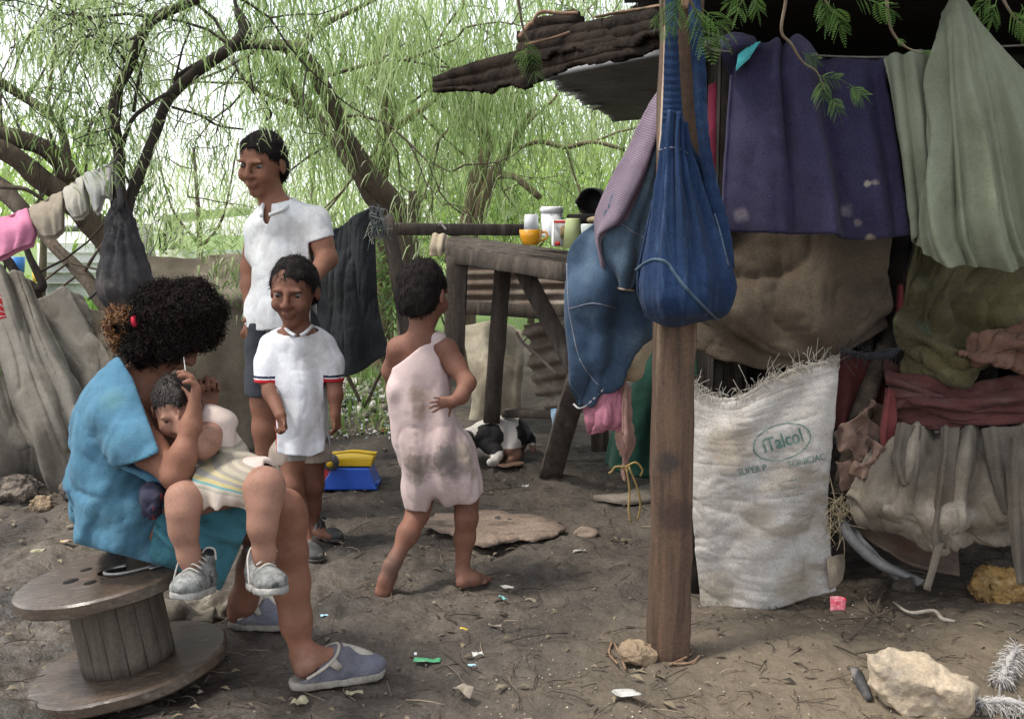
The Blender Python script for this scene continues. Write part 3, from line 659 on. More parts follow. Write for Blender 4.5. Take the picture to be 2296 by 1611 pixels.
# overhanging sprigs close to the camera at the top right
m_sprig = mat('leaf_sprig', (.1, .2, .05), tint=[(.06, .12, .03), (.11, .21, .05), (.2, .34, .08)], bump=0, rough=.5, trans=.4, fine=0)
def sprig(label, pts, leaves, Y):
    p0 = P(pts[0][0], pts[0][1], Y); r = empty('leafy_branch', p0, label, 'branch', 'leafy sprigs hanging over the shack')
    b = MB(); w_ = [P(x, y, Y+.02*k) for k, (x, y) in enumerate(pts)]; b.tube(w_, np.linspace(4.5, 1.6, len(pts))*mpp(pts[0][0], pts[0][1], Y), 6, 5); b.build('twig', m_twig2, r)
    lb = MB()
    for (x, y, dx, dy, Lp) in leaves: 
        c = P(x, y, Y+rng.uniform(-.03, .03)); m = mpp(x, y, Y)
        d = np.array([dx, rng.uniform(-.4, .4), -dy], float); d /= np.linalg.norm(d)
        # bipinnate: several pinnae along a short stalk
        for k in range(4):
            t = (k+1)/4.5; q = c+d*Lp*m*t*.8
            for sg in (-1, 1):
                e = np.array([-d[2]*sg, rng.uniform(-.3, .3), d[0]*sg])*.75+d*.8; leaflets(lb, q, e, Lp*m*.62*(1-.25*t), rng.uniform(.2, 1), 9, .3)
        leaflets(lb, c+d*Lp*m*.7, d, Lp*m*.6, rng.uniform(.3, 1), 9, .3)
        lb.tube([c, c+d*Lp*m], .0009, 4, 1, False, tint=.3)
    lb.build('leaves', m_sprig, r, smooth=False)
m_twig2 = mat('twig_brown', (.22, .17, .12), (.12, .09, .06), scale=20, rough=.9, bump=.4, bscale=90)
sprig('small leafy sprig dangling above the purple blanket near the roof', [(1672, -40), (1668, -5), (1660, 10)], [(1668, -12, -.35, .9, 60), (1690, -20, .3, .9, 55), (1660, -10, -.8, .5, 40)], 2.4)
sprig('bright green feathery sprig hanging in the middle of the dark opening', [(1830, -40), (1850, 0), (1868, 30)], [(1840, -15, .35, .9, 60), (1868, 8, .4, .9, 70), (1860, 0, -.1, 1, 60), (1905, -10, 1, .35, 60), (1955, 0, 1, .35, 70)], 2.4)
sprig('long bent twig with leaves drooping across the purple blanket', [(1758, -40), (1762, 0), (1752, 70), (1775, 100), (1800, 140), (1830, 160), (1850, 200)], [(1800, 118, .9, .4, 45), (1835, 170, .9, .15, 50), (1838, 175, .2, 1, 60), (1862, 215, .5, .9, 50), (1900, 195, 1, .5, 55), (1905, 190, .4, .3, 40)], 2.55)
sprig('dangling twig with a few leaves beside the olive cloth', [(1985, -30), (1990, 20), (2000, 70), (2030, 105), (2070, 120)], [(2010, 85, .4, .4, 22), (2060, 118, .9, .1, 25)], 2.5)
sprig('bushy sprig hanging at the top right corner over the olive cloth', [(2230, -60), (2245, -10), (2275, 40), (2310, 70)], [(2235, 0, -.3, .9, 60), (2262, 20, .6, .8, 60), (2285, 55, .6, .6, 50), (2225, -10, -.5, .5, 50), (2290, 10, .3, .9, 50)], 2.4)
sprig('dense feathery sprig hanging round the top of the wooden post', [(1540, -60), (1545, -10), (1560, 25), (1590, 60)], [(1530, -10, -.4, .9, 70), (1555, 5, .2, 1, 75), (1575, 20, .8, .7, 80), (1560, 20, .4, .9, 90), (1520, 0, -.2, 1, 60), (1590, 40, .7, 1, 70), (1545, -20, -.8, .5, 60)], 2.45)
sprig('drooping single frond hanging in front of the roof edge', [(1155, -40), (1165, 20), (1172, 60), (1185, 95)], [(1176, 80, .25, 1, 75), (1184, 110, -.7, .8, 40), (1190, 120, .2, 1, 60)], 3.2)
sprig('thin twig with two seed pods and leaves left of the wooden post', [(1490, -30), (1484, 10), (1488, 40), (1486, 60)], [(1482, 20, -.3, 1, 40), (1490, 40, .2, 1, 50)], 2.5)
# ---------------------------------------------------------------- timber, sheet metal, cloth materials
m_wood = mat('weathered_wood', (.10, .08, .065), (.05, .041, .035), scale=9, rough=.9, bump=.7, bscale=40, bdist=.006, stretch=(3, 3, .35), c3=(.16, .135, .11), s3=5, f3=.57)
m_woodb = mat('post_wood', (.135, .082, .054), (.065, .043, .031), scale=9, rough=.85, bump=.6, bscale=60, bdist=.004, stretch=(5, 5, .28), c3=(.20, .145, .095), s3=3, f3=.55, stains=[(P(1500, 1035, 2.74), .03, (.035, .03, .028)), (P(1515, 1160, 2.74), .05, (.05, .03, .025))])
m_rot = mat('rotten_wood', (.034, .024, .019), (.015, .012, .010), scale=12, rough=1, bump=1, bscale=40, bdist=.012, spec=.1)
m_rotl = mat('split_wood', (.30, .19, .12), (.14, .09, .06), scale=14, rough=.95, bump=.7, bscale=50, stretch=(1, 1, 3))
m_tinroof = mat('sheet_metal_dull', (.23, .23, .235), (.14, .14, .14), scale=4, rough=.6, bump=.3, bscale=60, spec=.3, c3=(.12, .085, .06), s3=2.5, f3=.58)
m_rust = mat('sheet_metal_rusty', (.23, .19, .155), (.12, .085, .065), scale=6, rough=.85, bump=.5, bscale=70, spec=.2, c3=(.36, .32, .28), s3=4, f3=.56)
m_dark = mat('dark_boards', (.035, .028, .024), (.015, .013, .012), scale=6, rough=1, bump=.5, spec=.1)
def fabric(name, c1, c2=None, c3=None, rough=.95, scale=7, s3=3, f3=.58, fine=.24, bscale=130, bump=.45, stains=(), sheen=.05, trans=0, **k):
    return mat(name, c1, c2, scale=scale, rough=rough, bump=bump, bscale=bscale, spec=.1, c3=c3, grime=k.pop('grime', .5), s3=s3, f3=f3, fine=fine, bdist=.002, stains=stains, sheen=sheen, trans=trans, **k)
def Z(px, py, z):
    d = ray(px, py); return CAM+d*((z-CAM_H)/d[2])
def gpos(px, py): 
    p = G(px, py); return p
# ---------------------------------------------------------------- shack
RZ = 1.86
shack = empty('shack', (P(1500, 1470, 2.8)[0], 2.85, 0.03), 'ramshackle shack with a dark opening and corrugated overhang, draped in cloths', 'shack')
A, B_ = Z(1226, 172, RZ), Z(1379, 268, RZ); r0, r1 = Z(1222, 157, RZ), Z(1489, 100, RZ)
ed = B_-A; EL = np.linalg.norm(ed); ed /= EL; rd = r1-r0; rd /= np.linalg.norm(rd); perp = rd-ed*rd.dot(ed)
def corr(a, e, Le, rdir, Lr, pitch, amp, n_r=24, jag=.03, seed=0, holes=None):
    """corrugated sheet: waves along e, ridges along rdir, ragged start edge"""
    ne = int(Le/pitch*8)+1; t = np.linspace(0, Le, ne); nrm = np.cross(e, rdir); nrm /= np.linalg.norm(nrm)
    s = np.linspace(0, 1, n_r); T, S = np.meshgrid(t, s)
    st = jag*vnoise(np.stack([np.floor(t/pitch*.7)*3.3+seed, 0*t, 0*t], -1))
    Lr_ = st[None]*(1-S)+S*Lr
    V = a+e*T[..., None]+rdir*Lr_[..., None]+nrm*(amp*np.sin(2*math.pi*T/pitch)+.006*vnoise(np.stack([T*3, Lr_*3, 0*T+seed], -1)))[..., None]
    i, j = np.meshgrid(np.arange(n_r-1), np.arange(ne-1), indexing='ij'); q = np.stack([i*ne+j, i*ne+j+1, (i+1)*ne+j+1, (i+1)*ne+j], -1).reshape(-1, 4)
    return V.reshape(-1, 3), q
def sheet(name, m, parent, *a, thick=.002, **k):
    b = MB(); v, q = corr(*a, **k); b.add(v, q); o = b.build(name, m, parent, True); md = o.modifiers.new('t', 'SOLIDIFY'); md.thickness = thick; return o
sheet('roof_sheet', m_tinroof, shack, A-ed*.05, ed, EL+.1, rd, 1.0, .060, .017, jag=.035, seed=2)
# two pale slots at the sheet edge are bare bent metal tabs
m_tab = mat('bare_metal', (.75, .75, .76), (.6, .6, .6), rough=.35, metal=.0, bump=.1, spec=.6)
for (x0, y0, x1, y1) in ((1270, 214, 1298, 207), (1318, 242, 1347, 236)):
    b = MB(); b.beam(Z(x0, y0, RZ-.03), Z(x1, y1, RZ-.03), .035, .006, .001, up=(0, 0, 1), seg=2); b.build('metal_tab', m_tab, shack)
# main roof over the dark room
m_tin2 = mat('sheet_metal_shaded', (.05, .048, .046), (.03, .028, .026), scale=4, rough=.8, bump=.3, spec=.2)  # darkness under the roof is put into this metal colour
sheet('roof_sheet', m_tin2, shack, np.array([.45, 2.6, 2.06]), np.array([0, 1.0, .0]), 3.2, np.array([1.0, 0, .02]), 2.9, .075, .012, jag=.05, seed=5)
def wallbox(name, a, b_, z0, z1, t=.03, m=m_dark):
    k = MB(); n = max(2, int(np.linalg.norm(np.array(b_)-np.array(a))/.16))
    for i in range(n):
        p = np.array(a)+(np.array(b_)-np.array(a))*(i+.5)/n; d = (np.array(b_)-np.array(a)); L_ = np.linalg.norm(d)/n*.97; d = d/np.linalg.norm(d)
        rot = np.array([[d[0], -d[1], 0], [d[1], d[0], 0], [0, 0, 1]]); k.box([p[0], p[1], (z0+z1)/2+rng.normal(0, .01)], [L_, t, z1-z0], rot, .003)
    k.sm = False; return k.build(name, m, shack)
wallbox('back_wall', (.75, 5.4), (3.4, 5.4), .15, 2.05)
wallbox('side_wall', (.66, 3.25), (.92, 5.35), .0, 1.84)
wallbox('side_wall', (3.3, 2.9), (3.3, 5.4), .0, 2.05)
b = MB(); b.beam((.5, 3.02, 1.93), (3.2, 3.05, 1.99), .09, .07, .006, up=(0, 0, 1), wear=.004); b.build('roof_beam', m_wood, shack)
# wooden corner post
b = MB(); foot = P(1497, 1472, 2.78); top = P(1530, -45, 2.78); 
b.beam(foot-[0, 0, .06], top, 88*mpp(1497, 900, 2.78), .085, .005, up=(0, 1, 0), wear=.005, seg=26); b.build('corner_post', m_woodb, shack)
b = MB(); b.beam(P(1533, 20, 2.72), P(1545, -60, 2.71), .02, .01, .003, wear=.003); b.build('bark_strip', m_rotl, shack)
# ragged eave made of layered rotten boards
def ragged(name, rows, m, nu, nv, seed, thick=.03, bite=.09, fold=None):
    def keep(u, v):
        e = .5*vnoise(np.stack([u*14+seed, 0*u, 0*u], -1))+.3*vnoise(np.stack([u*37+seed, 0*u, 0*u+3], -1)); g = .5*vnoise(np.stack([u*12+seed+50, 0*u, 0*u], -1))
        return (v < 1-bite*(1+e)) & (v > bite*.5*(1+g)) & (u > .02*(1+g))
    return patch(name, rows, m, nu, nv, fold=fold or (lambda u, v: .004*np.sin(v*22)), noise=.008, nscale=9, thick=thick, parent=shack, keep=keep, seed=seed)
ragged('eave_board', [[(970, 172, 4.45), (1050, 140, 4.25), (1142, 112, 4.05), (1260, 95, 3.75), (1495, 60, 3.25)], [(966, 215, 4.4), (1075, 218, 4.2), (1150, 210, 4.0), (1260, 170, 3.72), (1500, 110, 3.22)]], m_rot, 120, 24, 3, .022, .16)
ragged('eave_board', [[(1155, 66, 3.95), (1215, 60, 3.85), (1335, 42, 3.6), (1495, 8, 3.2)], [(1160, 150, 3.9), (1215, 138, 3.8), (1335, 122, 3.55), (1500, 92, 3.15)]], m_rot, 90, 20, 11, .022, .14)
b = MB(); b.tube([P(1185, 75, 4.02), P(1240, 55, 3.95), P(1300, 45, 3.85)], [.036, .036, .026], 14, 4, True, rough=.7); b.build('rotten_log', m_rot, shack)
b = MB()
for (pts, r) in (([(1335, 38), (1400, 26), (1495, 9)], 3.2), ([(1178, 100), (1250, 82), (1312, 60)], 4.0), ([(1192, 52), (1212, 28), (1255, 30), (1296, 28)], 4.5), ([(1165, 84), (1180, 62), (1196, 50)], 5.5)):
    Ys = np.linspace(3.9, 3.15, 3) if pts[0][0] == 1335 else np.linspace(3.78, 3.6, 4)
    b.tube([P(x, y, 3.5 if pts[0][0] == 1335 and k < 1 else (3.1 if pts[0][0] == 1335 and k == 2 else 3.7)) for k, (x, y) in enumerate(pts)], r*mpp(1300, 50, 3.6), 6, 4, True, rough=.6)
b.build('split_wood_edge', m_rotl, shack)
b = MB(); b.beam(P(1625, 900, 3.6), P(1625, 690, 3.6), .11, .03, .003, wear=.004); b.build('wall_board', m_wood, shack)
b = MB(); b.tube([P(1985, 775, 3.34), P(1940, 900, 3.3), P(1885, 1110, 3.24)], [.028, .033, .03], 9, 5, True, rough=.3); b.build('pole', mat('old_log', (.11, .085, .06), (.05, .04, .03), scale=18, rough=1, bump=1, bscale=50, bdist=.01), shack)
b = MB(); b.tube([P(2075, 520, 3.42), P(2030, 680, 3.4), P(1980, 800, 3.38)], [.03, .03, .03], 9, 5, True, rough=.3); b.build('pole', m_wood, shack)
# inner floor step behind the sack
b = MB(); b.beam(P(1565, 1330, 3.3), P(1562, 840, 3.35), .05, .04, .003, wear=.004); b.build('door_stud', m_dark, shack)

# ---------------------------------------------------------------- hung cloths on the shack
m_purple = fabric('purple_wool', (.050, .045, .090), (.029, .026, .056), (.075, .068, .118), scale=2.5, fine=.3, stains=[(P(1952, 535, 2.97), .014, (.3, .24, .2)), (P(1660, 480, 2.97), .022, (.12, .105, .13)), (P(1850, 500, 2.97), .018, (.15, .13, .14)), (P(1905, 520, 2.95), .014, (.2, .17, .16)), (P(1935, 485, 2.95), .014, (.2, .17, .16)), (P(1962, 410, 2.97), .012, (.42, .36, .3)), (P(1945, 412, 2.97), .009, (.42, .36, .3)), (P(1760, 500, 2.97), .02, (.16, .13, .15)), (P(1900, 470, 2.97), .02, (.14, .12, .14)), (P(1925, 500, 2.97), .012, (.22, .18, .18))])
pur = empty('blanket', P(1830, 530, 3.0), 'dark purple blanket with a turquoise corner patch hung over the shack line', 'blanket')
def pf(u, v):
    g = .35+.65*np.clip(v*1.6, 0, 1); n = .25*np.sin(v*3)
    return g*(.042*np.sin(2*math.pi*(1.35*u+.15)+n)+.024*np.sin(2*math.pi*(3.1*u+.3)-.8*v)+.007*np.sin(2*math.pi*(6.3*u)+2*v)-.03*np.exp(-((u-.27-.03*v)/.035)**2)-.02*np.exp(-((u-.53)/.04)**2)*v)
patch('blanket_body', [[(1672, 220, 3.12), (1740, 230, 3.12), (1800, 235, 3.12), (1880, 235, 3.12), (1980, 240, 3.12)],
    [(1660, 110, 3.08), (1735, 118, 3.08), (1800, 124, 3.08), (1880, 128, 3.08), (1983, 130, 3.08)],
    [(1655, 88, 3.02), (1730, 106, 3.02), (1795, 118, 3.02), (1880, 125, 3.02), (1985, 126, 3.02)],
    [(1650, 160, 2.98), (1725, 165, 2.98), (1795, 170, 2.98), (1885, 172, 2.98), (1992, 172, 2.98)],
    [(1642, 290, 2.96), (1730, 290, 2.96), (1810, 290, 2.96), (1900, 290, 2.96), (2010, 290, 2.96)],
    [(1634, 410, 2.95), (1735, 412, 2.95), (1830, 414, 2.95), (1925, 412, 2.95), (2026, 405, 2.95)],
    [(1628, 514, 2.94), (1735, 524, 2.94), (1840, 528, 2.94), (1945, 536, 2.94), (2042, 526, 2.94)]], m_purple, 120, 90, fold=pf, noise=.006, nscale=5, thick=.012, parent=pur)
m_cyan = fabric('turquoise_cloth', (.10, .50, .53), (.08, .42, .46), fine=.08)
patch('corner_patch', [[(1655, 122, 2.955), (1680, 102, 2.955), (1706, 92, 2.965)], [(1652, 142, 2.945), (1674, 128, 2.945), (1690, 116, 2.955)], [(1650, 160, 2.945), (1664, 146, 2.945), (1680, 132, 2.95)]], m_cyan, 14, 14, noise=.002, thick=.003, parent=pur)
patch('folded_corner', [[(1612, 86, 3.03), (1650, 74, 3.0), (1690, 84, 3.0), (1700, 100, 3.03)], [(1615, 100, 2.97), (1650, 92, 2.95), (1682, 98, 2.95), (1704, 106, 2.98)], [(1620, 128, 2.98), (1640, 118, 2.96), (1660, 112, 2.96), (1690, 112, 2.98)], [(1634, 170, 3.03), (1640, 165, 3.02), (1650, 150, 3.02), (1660, 140, 3.02)]], m_purple, 34, 28, noise=.006, thick=.012, parent=pur)
b = MB(); b.tube([P(1552, 62, 2.74), P(1600, 78, 2.85), P(1660, 98, 3.0), P(1800, 122, 3.03), P(1985, 128, 3.04), P(2110, 112, 3.0), P(2330, 100, 3.0)], .003, 6, 4); b.tube([P(1552, 70, 2.74), P(1590, 108, 2.85), P(1655, 118, 3.0)], .002, 6, 4)
tag(b.build('rope', fabric('rope_grey', (.2, .19, .17), fine=.3)), 'thin grey line tied to the wooden post carrying the purple blanket', 'rope')

m_olive = fabric('olive_cotton', (.205, .225, .16), (.165, .182, .125), scale=3, fine=.12)
oli = empty('sheet', P(2180, 600, 2.78), 'large olive green sheet hung from a high peak, right of the purple blanket', 'sheet')
def of(u, v):
    s = np.clip(v*1.5, 0, 1)
    d = u*1.3-v*.55
    return s*(.030*np.sin(2*math.pi*(1.7*d+.1))+.014*np.sin(2*math.pi*(3.9*d+.35))+.006*np.sin(2*math.pi*(8*d)))+.03*np.exp(-((u-.12)/.1)**2)*np.exp(-((v-.42)/.18)**2)
patch('sheet_body', [
    [(2112, 30, 2.93), (2138, -12, 2.88), (2160, -6, 2.86), (2200, 50, 2.84), (2255, 115, 2.83), (2340, 200, 2.82)],
    [(2094, 100, 2.86), (2132, 70, 2.80), (2170, 85, 2.79), (2215, 140, 2.80), (2270, 200, 2.80), (2345, 275, 2.80)],
    [(2082, 190, 2.88), (2120, 190, 2.80), (2165, 195, 2.77), (2220, 245, 2.78), (2280, 300, 2.78), (2350, 360, 2.78)],
    [(2084, 300, 2.86), (2122, 315, 2.78), (2170, 330, 2.75), (2225, 360, 2.76), (2285, 405, 2.76), (2350, 440, 2.77)],
    [(2076, 400, 2.84), (2115, 425, 2.77), (2165, 445, 2.74), (2225, 465, 2.74), (2285, 490, 2.75), (2350, 510, 2.76)],
    [(2056, 490, 2.83), (2100, 520, 2.78), (2160, 540, 2.75), (2225, 550, 2.75), (2285, 555, 2.75), (2350, 558, 2.76)],
    [(2042, 550, 2.84), (2100, 582, 2.79), (2165, 598, 2.76), (2225, 603, 2.76), (2285, 602, 2.76), (2350, 594, 2.77)]], m_olive, 120, 120, fold=of, noise=.005, nscale=4, thick=.004, parent=oli)
patch('sheet_flap', [[(1978, 128, 2.96), (2010, 120, 2.94), (2045, 116, 2.94), (2080, 116, 2.96), (2112, 110, 2.98)], [(1992, 200, 2.93), (2020, 200, 2.9), (2052, 196, 2.9), (2085, 200, 2.93), (2105, 205, 2.95)], [(2010, 320, 2.91), (2035, 320, 2.88), (2062, 318, 2.88), (2085, 325, 2.91), (2100, 330, 2.93)], [(2030, 440, 2.9), (2050, 440, 2.87), (2072, 440, 2.87), (2092, 445, 2.9), (2105, 452, 2.92)], [(2046, 548, 2.88), (2058, 530, 2.86), (2078, 505, 2.86), (2092, 492, 2.89), (2104, 480, 2.92)]], m_olive, 60, 70, fold=lambda u, v: .010*np.sin(2*math.pi*(2.6*u+.2)+v)-.012*np.exp(-((u-.48)/.05)**2), noise=.004, nscale=8, thick=.004, parent=oli)

m_burl = fabric('brown_burlap', (.125, .097, .070), (.085, .067, .05), (.06, .047, .037), scale=4, s3=1.8, f3=.5, fine=.3, bscale=130)
def bf(u, v):
    a = np.arctan2((v-1.02), (u-.72)+1e-6); rr = np.hypot(u-.72, v-1.02)
    return .016*ridge(np.stack([a*3.2, rr*2, 0*u], -1))*np.clip(rr*1.5, 0, 1)+.022*np.sin(a*9+1)*np.clip(rr*1.6, 0, 1)+.01*np.sin(2*math.pi*(1.8*u+.5*v))
tag(patch('burlap_sheet', [[(1545, 470, 3.3), (1650, 480, 3.3), (1760, 490, 3.3), (1880, 500, 3.3), (2000, 505, 3.32)], [(1545, 600, 3.24), (1650, 610, 3.22), (1760, 620, 3.22), (1880, 615, 3.22), (1998, 600, 3.25)], [(1550, 710, 3.22), (1645, 735, 3.2), (1745, 745, 3.19), (1880, 725, 3.19), (1996, 690, 3.22)], [(1552, 772, 3.26), (1640, 802, 3.24), (1725, 832, 3.23), (1885, 790, 3.23), (1996, 742, 3.25)]], m_burl, 90, 60, fold=bf, noise=.008, nscale=5, thick=.005), 'brown burlap sheet draped across the shack below the purple blanket', 'burlap')

# printed white sack
m_sack = fabric('woven_plastic_sack', (.50, .475, .45), (.42, .395, .365), (.31, .275, .23), scale=9, s3=3.0, f3=.55, fine=.22, bscale=130, bump=.6, stretch=(1, 1, 3), stains=[(P(1700, 1150, 3.13), .05, (.30, .26, .21)), (P(1640, 1000, 3.13), .07, (.34, .29, .23)), (P(1600, 1340, 3.13), .08, (.31, .27, .21)), (P(1800, 1320, 3.13), .08, (.31, .27, .21)), (P(1820, 860, 3.13), .02, (.2, .17, .14))])
sack = empty('sack', P(1715, 1362, 3.15), 'white woven feed sack printed in green, hung as a curtain beside the post', 'sack')
srows = [[(1549, 856, 3.2), (1590, 884, 3.18), (1650, 890, 3.17), (1715, 856, 3.17), (1780, 826, 3.18), (1835, 812, 3.2), (1884, 792, 3.22)],
    [(1551, 960, 3.18), (1592, 965, 3.15), (1650, 968, 3.14), (1712, 955, 3.14), (1778, 940, 3.15), (1830, 930, 3.17), (1872, 915, 3.2)],
    [(1553, 1080, 3.18), (1596, 1085, 3.14), (1652, 1085, 3.12), (1712, 1080, 3.12), (1776, 1075, 3.13), (1826, 1068, 3.16), (1862, 1060, 3.19)],
    [(1560, 1220, 3.18), (1602, 1225, 3.14), (1658, 1225, 3.12), (1715, 1222, 3.12), (1778, 1218, 3.13), (1826, 1210, 3.16), (1860, 1200, 3.19)],
    [(1574, 1364, 3.19), (1612, 1366, 3.16), (1665, 1365, 3.14), (1722, 1362, 3.14), (1785, 1352, 3.15), (1832, 1342, 3.17), (1872, 1322, 3.2)]]
sfold = lambda u, v: .010*np.sin(2*math.pi*(1.9*u-.5*v+.15))*(.4+.6*v)+.005*ridge(np.stack([u*2.2+v, v*6-1.5*u, 0*u+3], -1))*np.clip(v*2, .2, 1)+.003*ridge(np.stack([u*2, v*17, 0*u+8], -1))+.007*np.sin(2*math.pi*(1.1*v+1.6*u))+.003*np.sin(2*math.pi*(5*v+2*u))*np.sin(math.pi*u)-.018*np.exp(-((u-.24-.22*v)/.06)**2)*np.exp(-((v-.38)/.22)**2)
patch('sack_cloth', srows, m_sack, 110, 150, fold=sfold, noise=.004, nscale=8, thick=.003, parent=sack)
SP, SN, _, _ = patch_pts(srows, 110, 150, sfold, .004, 8)
rel = SP-CAM; zc = rel@FW; SPX = CX+F_PX*rel[..., 0]/zc; SPY = CY-F_PX*(rel@UP)/zc
def on_sack(px, py, off=.0055):
    k = ((SPX-px)**2+(SPY-py)**2).ravel().argmin(); i, j = np.unravel_index(k, SPX.shape); p0 = SP[i, j]; n = SN[i, j]; n = n if n[1] < 0 else -n
    d = ray(px, py); t = (p0-CAM).dot(n)/d.dot(n); return CAM+d*t+n*off
m_ink = mat('green_ink', (.085, .18, .155), (.16, .23, .20), scale=22, rough=.9, bump=0, c3=(.32, .33, .29), s3=60, f3=.62, fine=.2)
def lettering(name, body, px, py, size, ang, sx=1.0, bold=0, m=None, mapf=None, parent=None, align='CENTER'):
    cu = bpy.data.curves.new(name, 'FONT'); cu.body = body; cu.size = 1; cu.align_x = align; cu.align_y = 'CENTER'; cu.offset = bold; cu.resolution_u = 3
    o = bpy.data.objects.new(name, cu); COL.objects.link(o); dg = bpy.context.evaluated_depsgraph_get(); me = bpy.data.meshes.new_from_object(o.evaluated_get(dg)); bpy.data.objects.remove(o)
    import bmesh
    bm_ = bmesh.new(); bm_.from_mesh(me); bmesh.ops.triangulate(bm_, faces=bm_.faces[:])
    for _ in range(5):
        es = [e_ for e_ in bm_.edges if e_.calc_length()*size > 3.5]
        if not es: break
        bmesh.ops.subdivide_edges(bm_, edges=es, cuts=1); bmesh.ops.triangulate(bm_, faces=bm_.faces[:])
    bm_.to_mesh(me); bm_.free()
    V = np.zeros(len(me.vertices)*3); me.vertices.foreach_get('co', V); V = V.reshape(-1, 3); ca, sa = math.cos(ang), math.sin(ang)
    b = MB(); pts = [(px+size*(v[0]*sx*ca+v[1]*sa), py+size*(v[0]*sx*sa-v[1]*ca)) for v in V]
    b.v.append(np.array([mapf(*q) for q in pts])); b.n = len(pts)
    b.ng = [list(p.vertices) for p in me.polygons]; b.sm = False
    return b.build(name, m, parent)
a0 = R(-17)
lettering('lettering', 'iTalcol', 1754, 988, 43, a0, .80, .018, m_ink, on_sack, sack)
b = MB(); N_ = 160; ca, sa = math.cos(a0), math.sin(a0)
ring = []
for r_ in (1.0, .955):
    for k in range(N_):
        t = 2*math.pi*k/N_; ex_, ey_ = 66*r_*math.cos(t), 40*(r_-.012*(r_ < 1))*math.sin(t); ring.append(on_sack(1752+ex_*ca-ey_*sa, 990+ex_*sa+ey_*ca))
k = np.arange(N_); b.add(ring, np.stack([k, (k+1) % N_, N_+(k+1) % N_, N_+k], -1)); b.build('printed_oval', m_ink, sack, smooth=False)
for body, x, y, s, an in (('SUPER P', 1686, 1053, 17, -11), ('TONICIAC', 1806, 1032, 17, -13), ('-- --- - ---- --', 1732, 1064, 9, -13), ('- -- --- -- ---- -', 1752, 1078, 11, -11), ('-- - ---- --', 1772, 1092, 12, -11), ('--- - -- ---', 1782, 1107, 11, -9), ('-- --- -', 1790, 1122, 10, -8), ('- --- --', 1800, 1137, 10, -8), ('--- --', 1800, 1152, 10, -6)):
    lettering('lettering', body, x, y, s*1.25, R(an), .85, .006, m_ink, on_sack, sack)
b = MB(); m_fray = fabric('plastic_thread', (.55, .52, .46), fine=.2, bump=0)
tp = np.array([P(*q) for q in srows[0]]); tpd = crom(tp, 30)
for k in range(260):
    p = tpd[rng.integers(0, int(len(tpd)*.93))]+rng.normal(0, .004, 3); d = np.array([rng.normal(0, .7), rng.normal(-.25, .4), rng.normal(.15, .8)]); l = rng.uniform(.015, .05)
    b.tube([p, p+d*l*.5+rng.normal(0, .006, 3), p+d*l+rng.normal(0, .01, 3)-[0, 0, .006]], .0008, 3, 2, False)
b.build('frayed_thread', m_fray, sack)
m_sackb = fabric('sack_bottom', (.36, .30, .235), (.29, .24, .185), fine=.2)
patch('sack_corner', [[(1856, 1252, 3.17), (1878, 1243, 3.19), (1897, 1242, 3.22)], [(1858, 1285, 3.16), (1880, 1280, 3.17), (1898, 1275, 3.21)], [(1862, 1322, 3.18), (1880, 1312, 3.19), (1892, 1300, 3.21)]], m_sackb, 18, 18, noise=.006, thick=.004, parent=sack)

# heap of old cloths forming the shack's right wall
m_ygreen = fabric('yellow_green_cloth', (.10, .088, .042), (.065, .058, .035), (.14, .13, .07), scale=5, s3=3, f3=.55, fine=.3, stains=[(P(2070, 740, 3.2), .03, (.05, .07, .05)), (P(2120, 700, 3.2), .03, (.06, .07, .04))])
tag(patch('draped_cloth', [[(2062, 520, 3.35), (2130, 530, 3.36), (2210, 560, 3.36), (2330, 570, 3.35)], [(2030, 640, 3.25), (2100, 640, 3.2), (2180, 660, 3.22), (2330, 690, 3.2)], [(2012, 740, 3.22), (2090, 745, 3.15), (2180, 760, 3.17), (2330, 770, 3.15)], [(2020, 790, 3.22), (2100, 800, 3.13), (2190, 815, 3.14), (2330, 790, 3.14)], [(2030, 800, 3.24), (2120, 870, 3.18), (2200, 850, 3.18), (2330, 835, 3.18)]], m_ygreen, 80, 70, fold=lambda u, v: .018*ridge(np.stack([u*5+v*2, v*6-u, 0*u], -1))+.03*np.sin(2*math.pi*(1.6*v+.9*u))*v+.02*np.sin(2*math.pi*(2.2*u-.5*v))+.012*np.sin(2*math.pi*(4*v-2*u)), noise=.012, nscale=4, thick=.005), 'stained yellow green cloth bulging out below the olive sheet', 'cloth', 'old cloths walling the shack')
m_redc = fabric('faded_red_cloth', (.105, .040, .038), (.07, .032, .03), (.13, .088, .072), scale=5, s3=3, f3=.54, fine=.25)
tag(patch('draped_cloth', [[(1985, 800, 3.28), (2080, 830, 3.24), (2180, 860, 3.22), (2330, 830, 3.2)], [(1985, 850, 3.2), (2080, 868, 3.15), (2180, 885, 3.15), (2330, 870, 3.12)], [(1995, 900, 3.2), (2080, 910, 3.14), (2180, 925, 3.13), (2330, 910, 3.12)], [(2005, 948, 3.22), (2080, 952, 3.18), (2180, 958, 3.17), (2330, 945, 3.17)]], m_redc, 80, 60, fold=lambda u, v: .014*ridge(np.stack([u*3+v*2, v*9+2*u, 0*u+4], -1))+.016*np.sin(2*math.pi*(2.6*v+.6*u))+.008*np.sin(2*math.pi*(5.3*v-1.0*u)), noise=.010, nscale=5, thick=.005), 'faded red cloth in horizontal folds under the yellow green cloth', 'cloth', 'old cloths walling the shack')
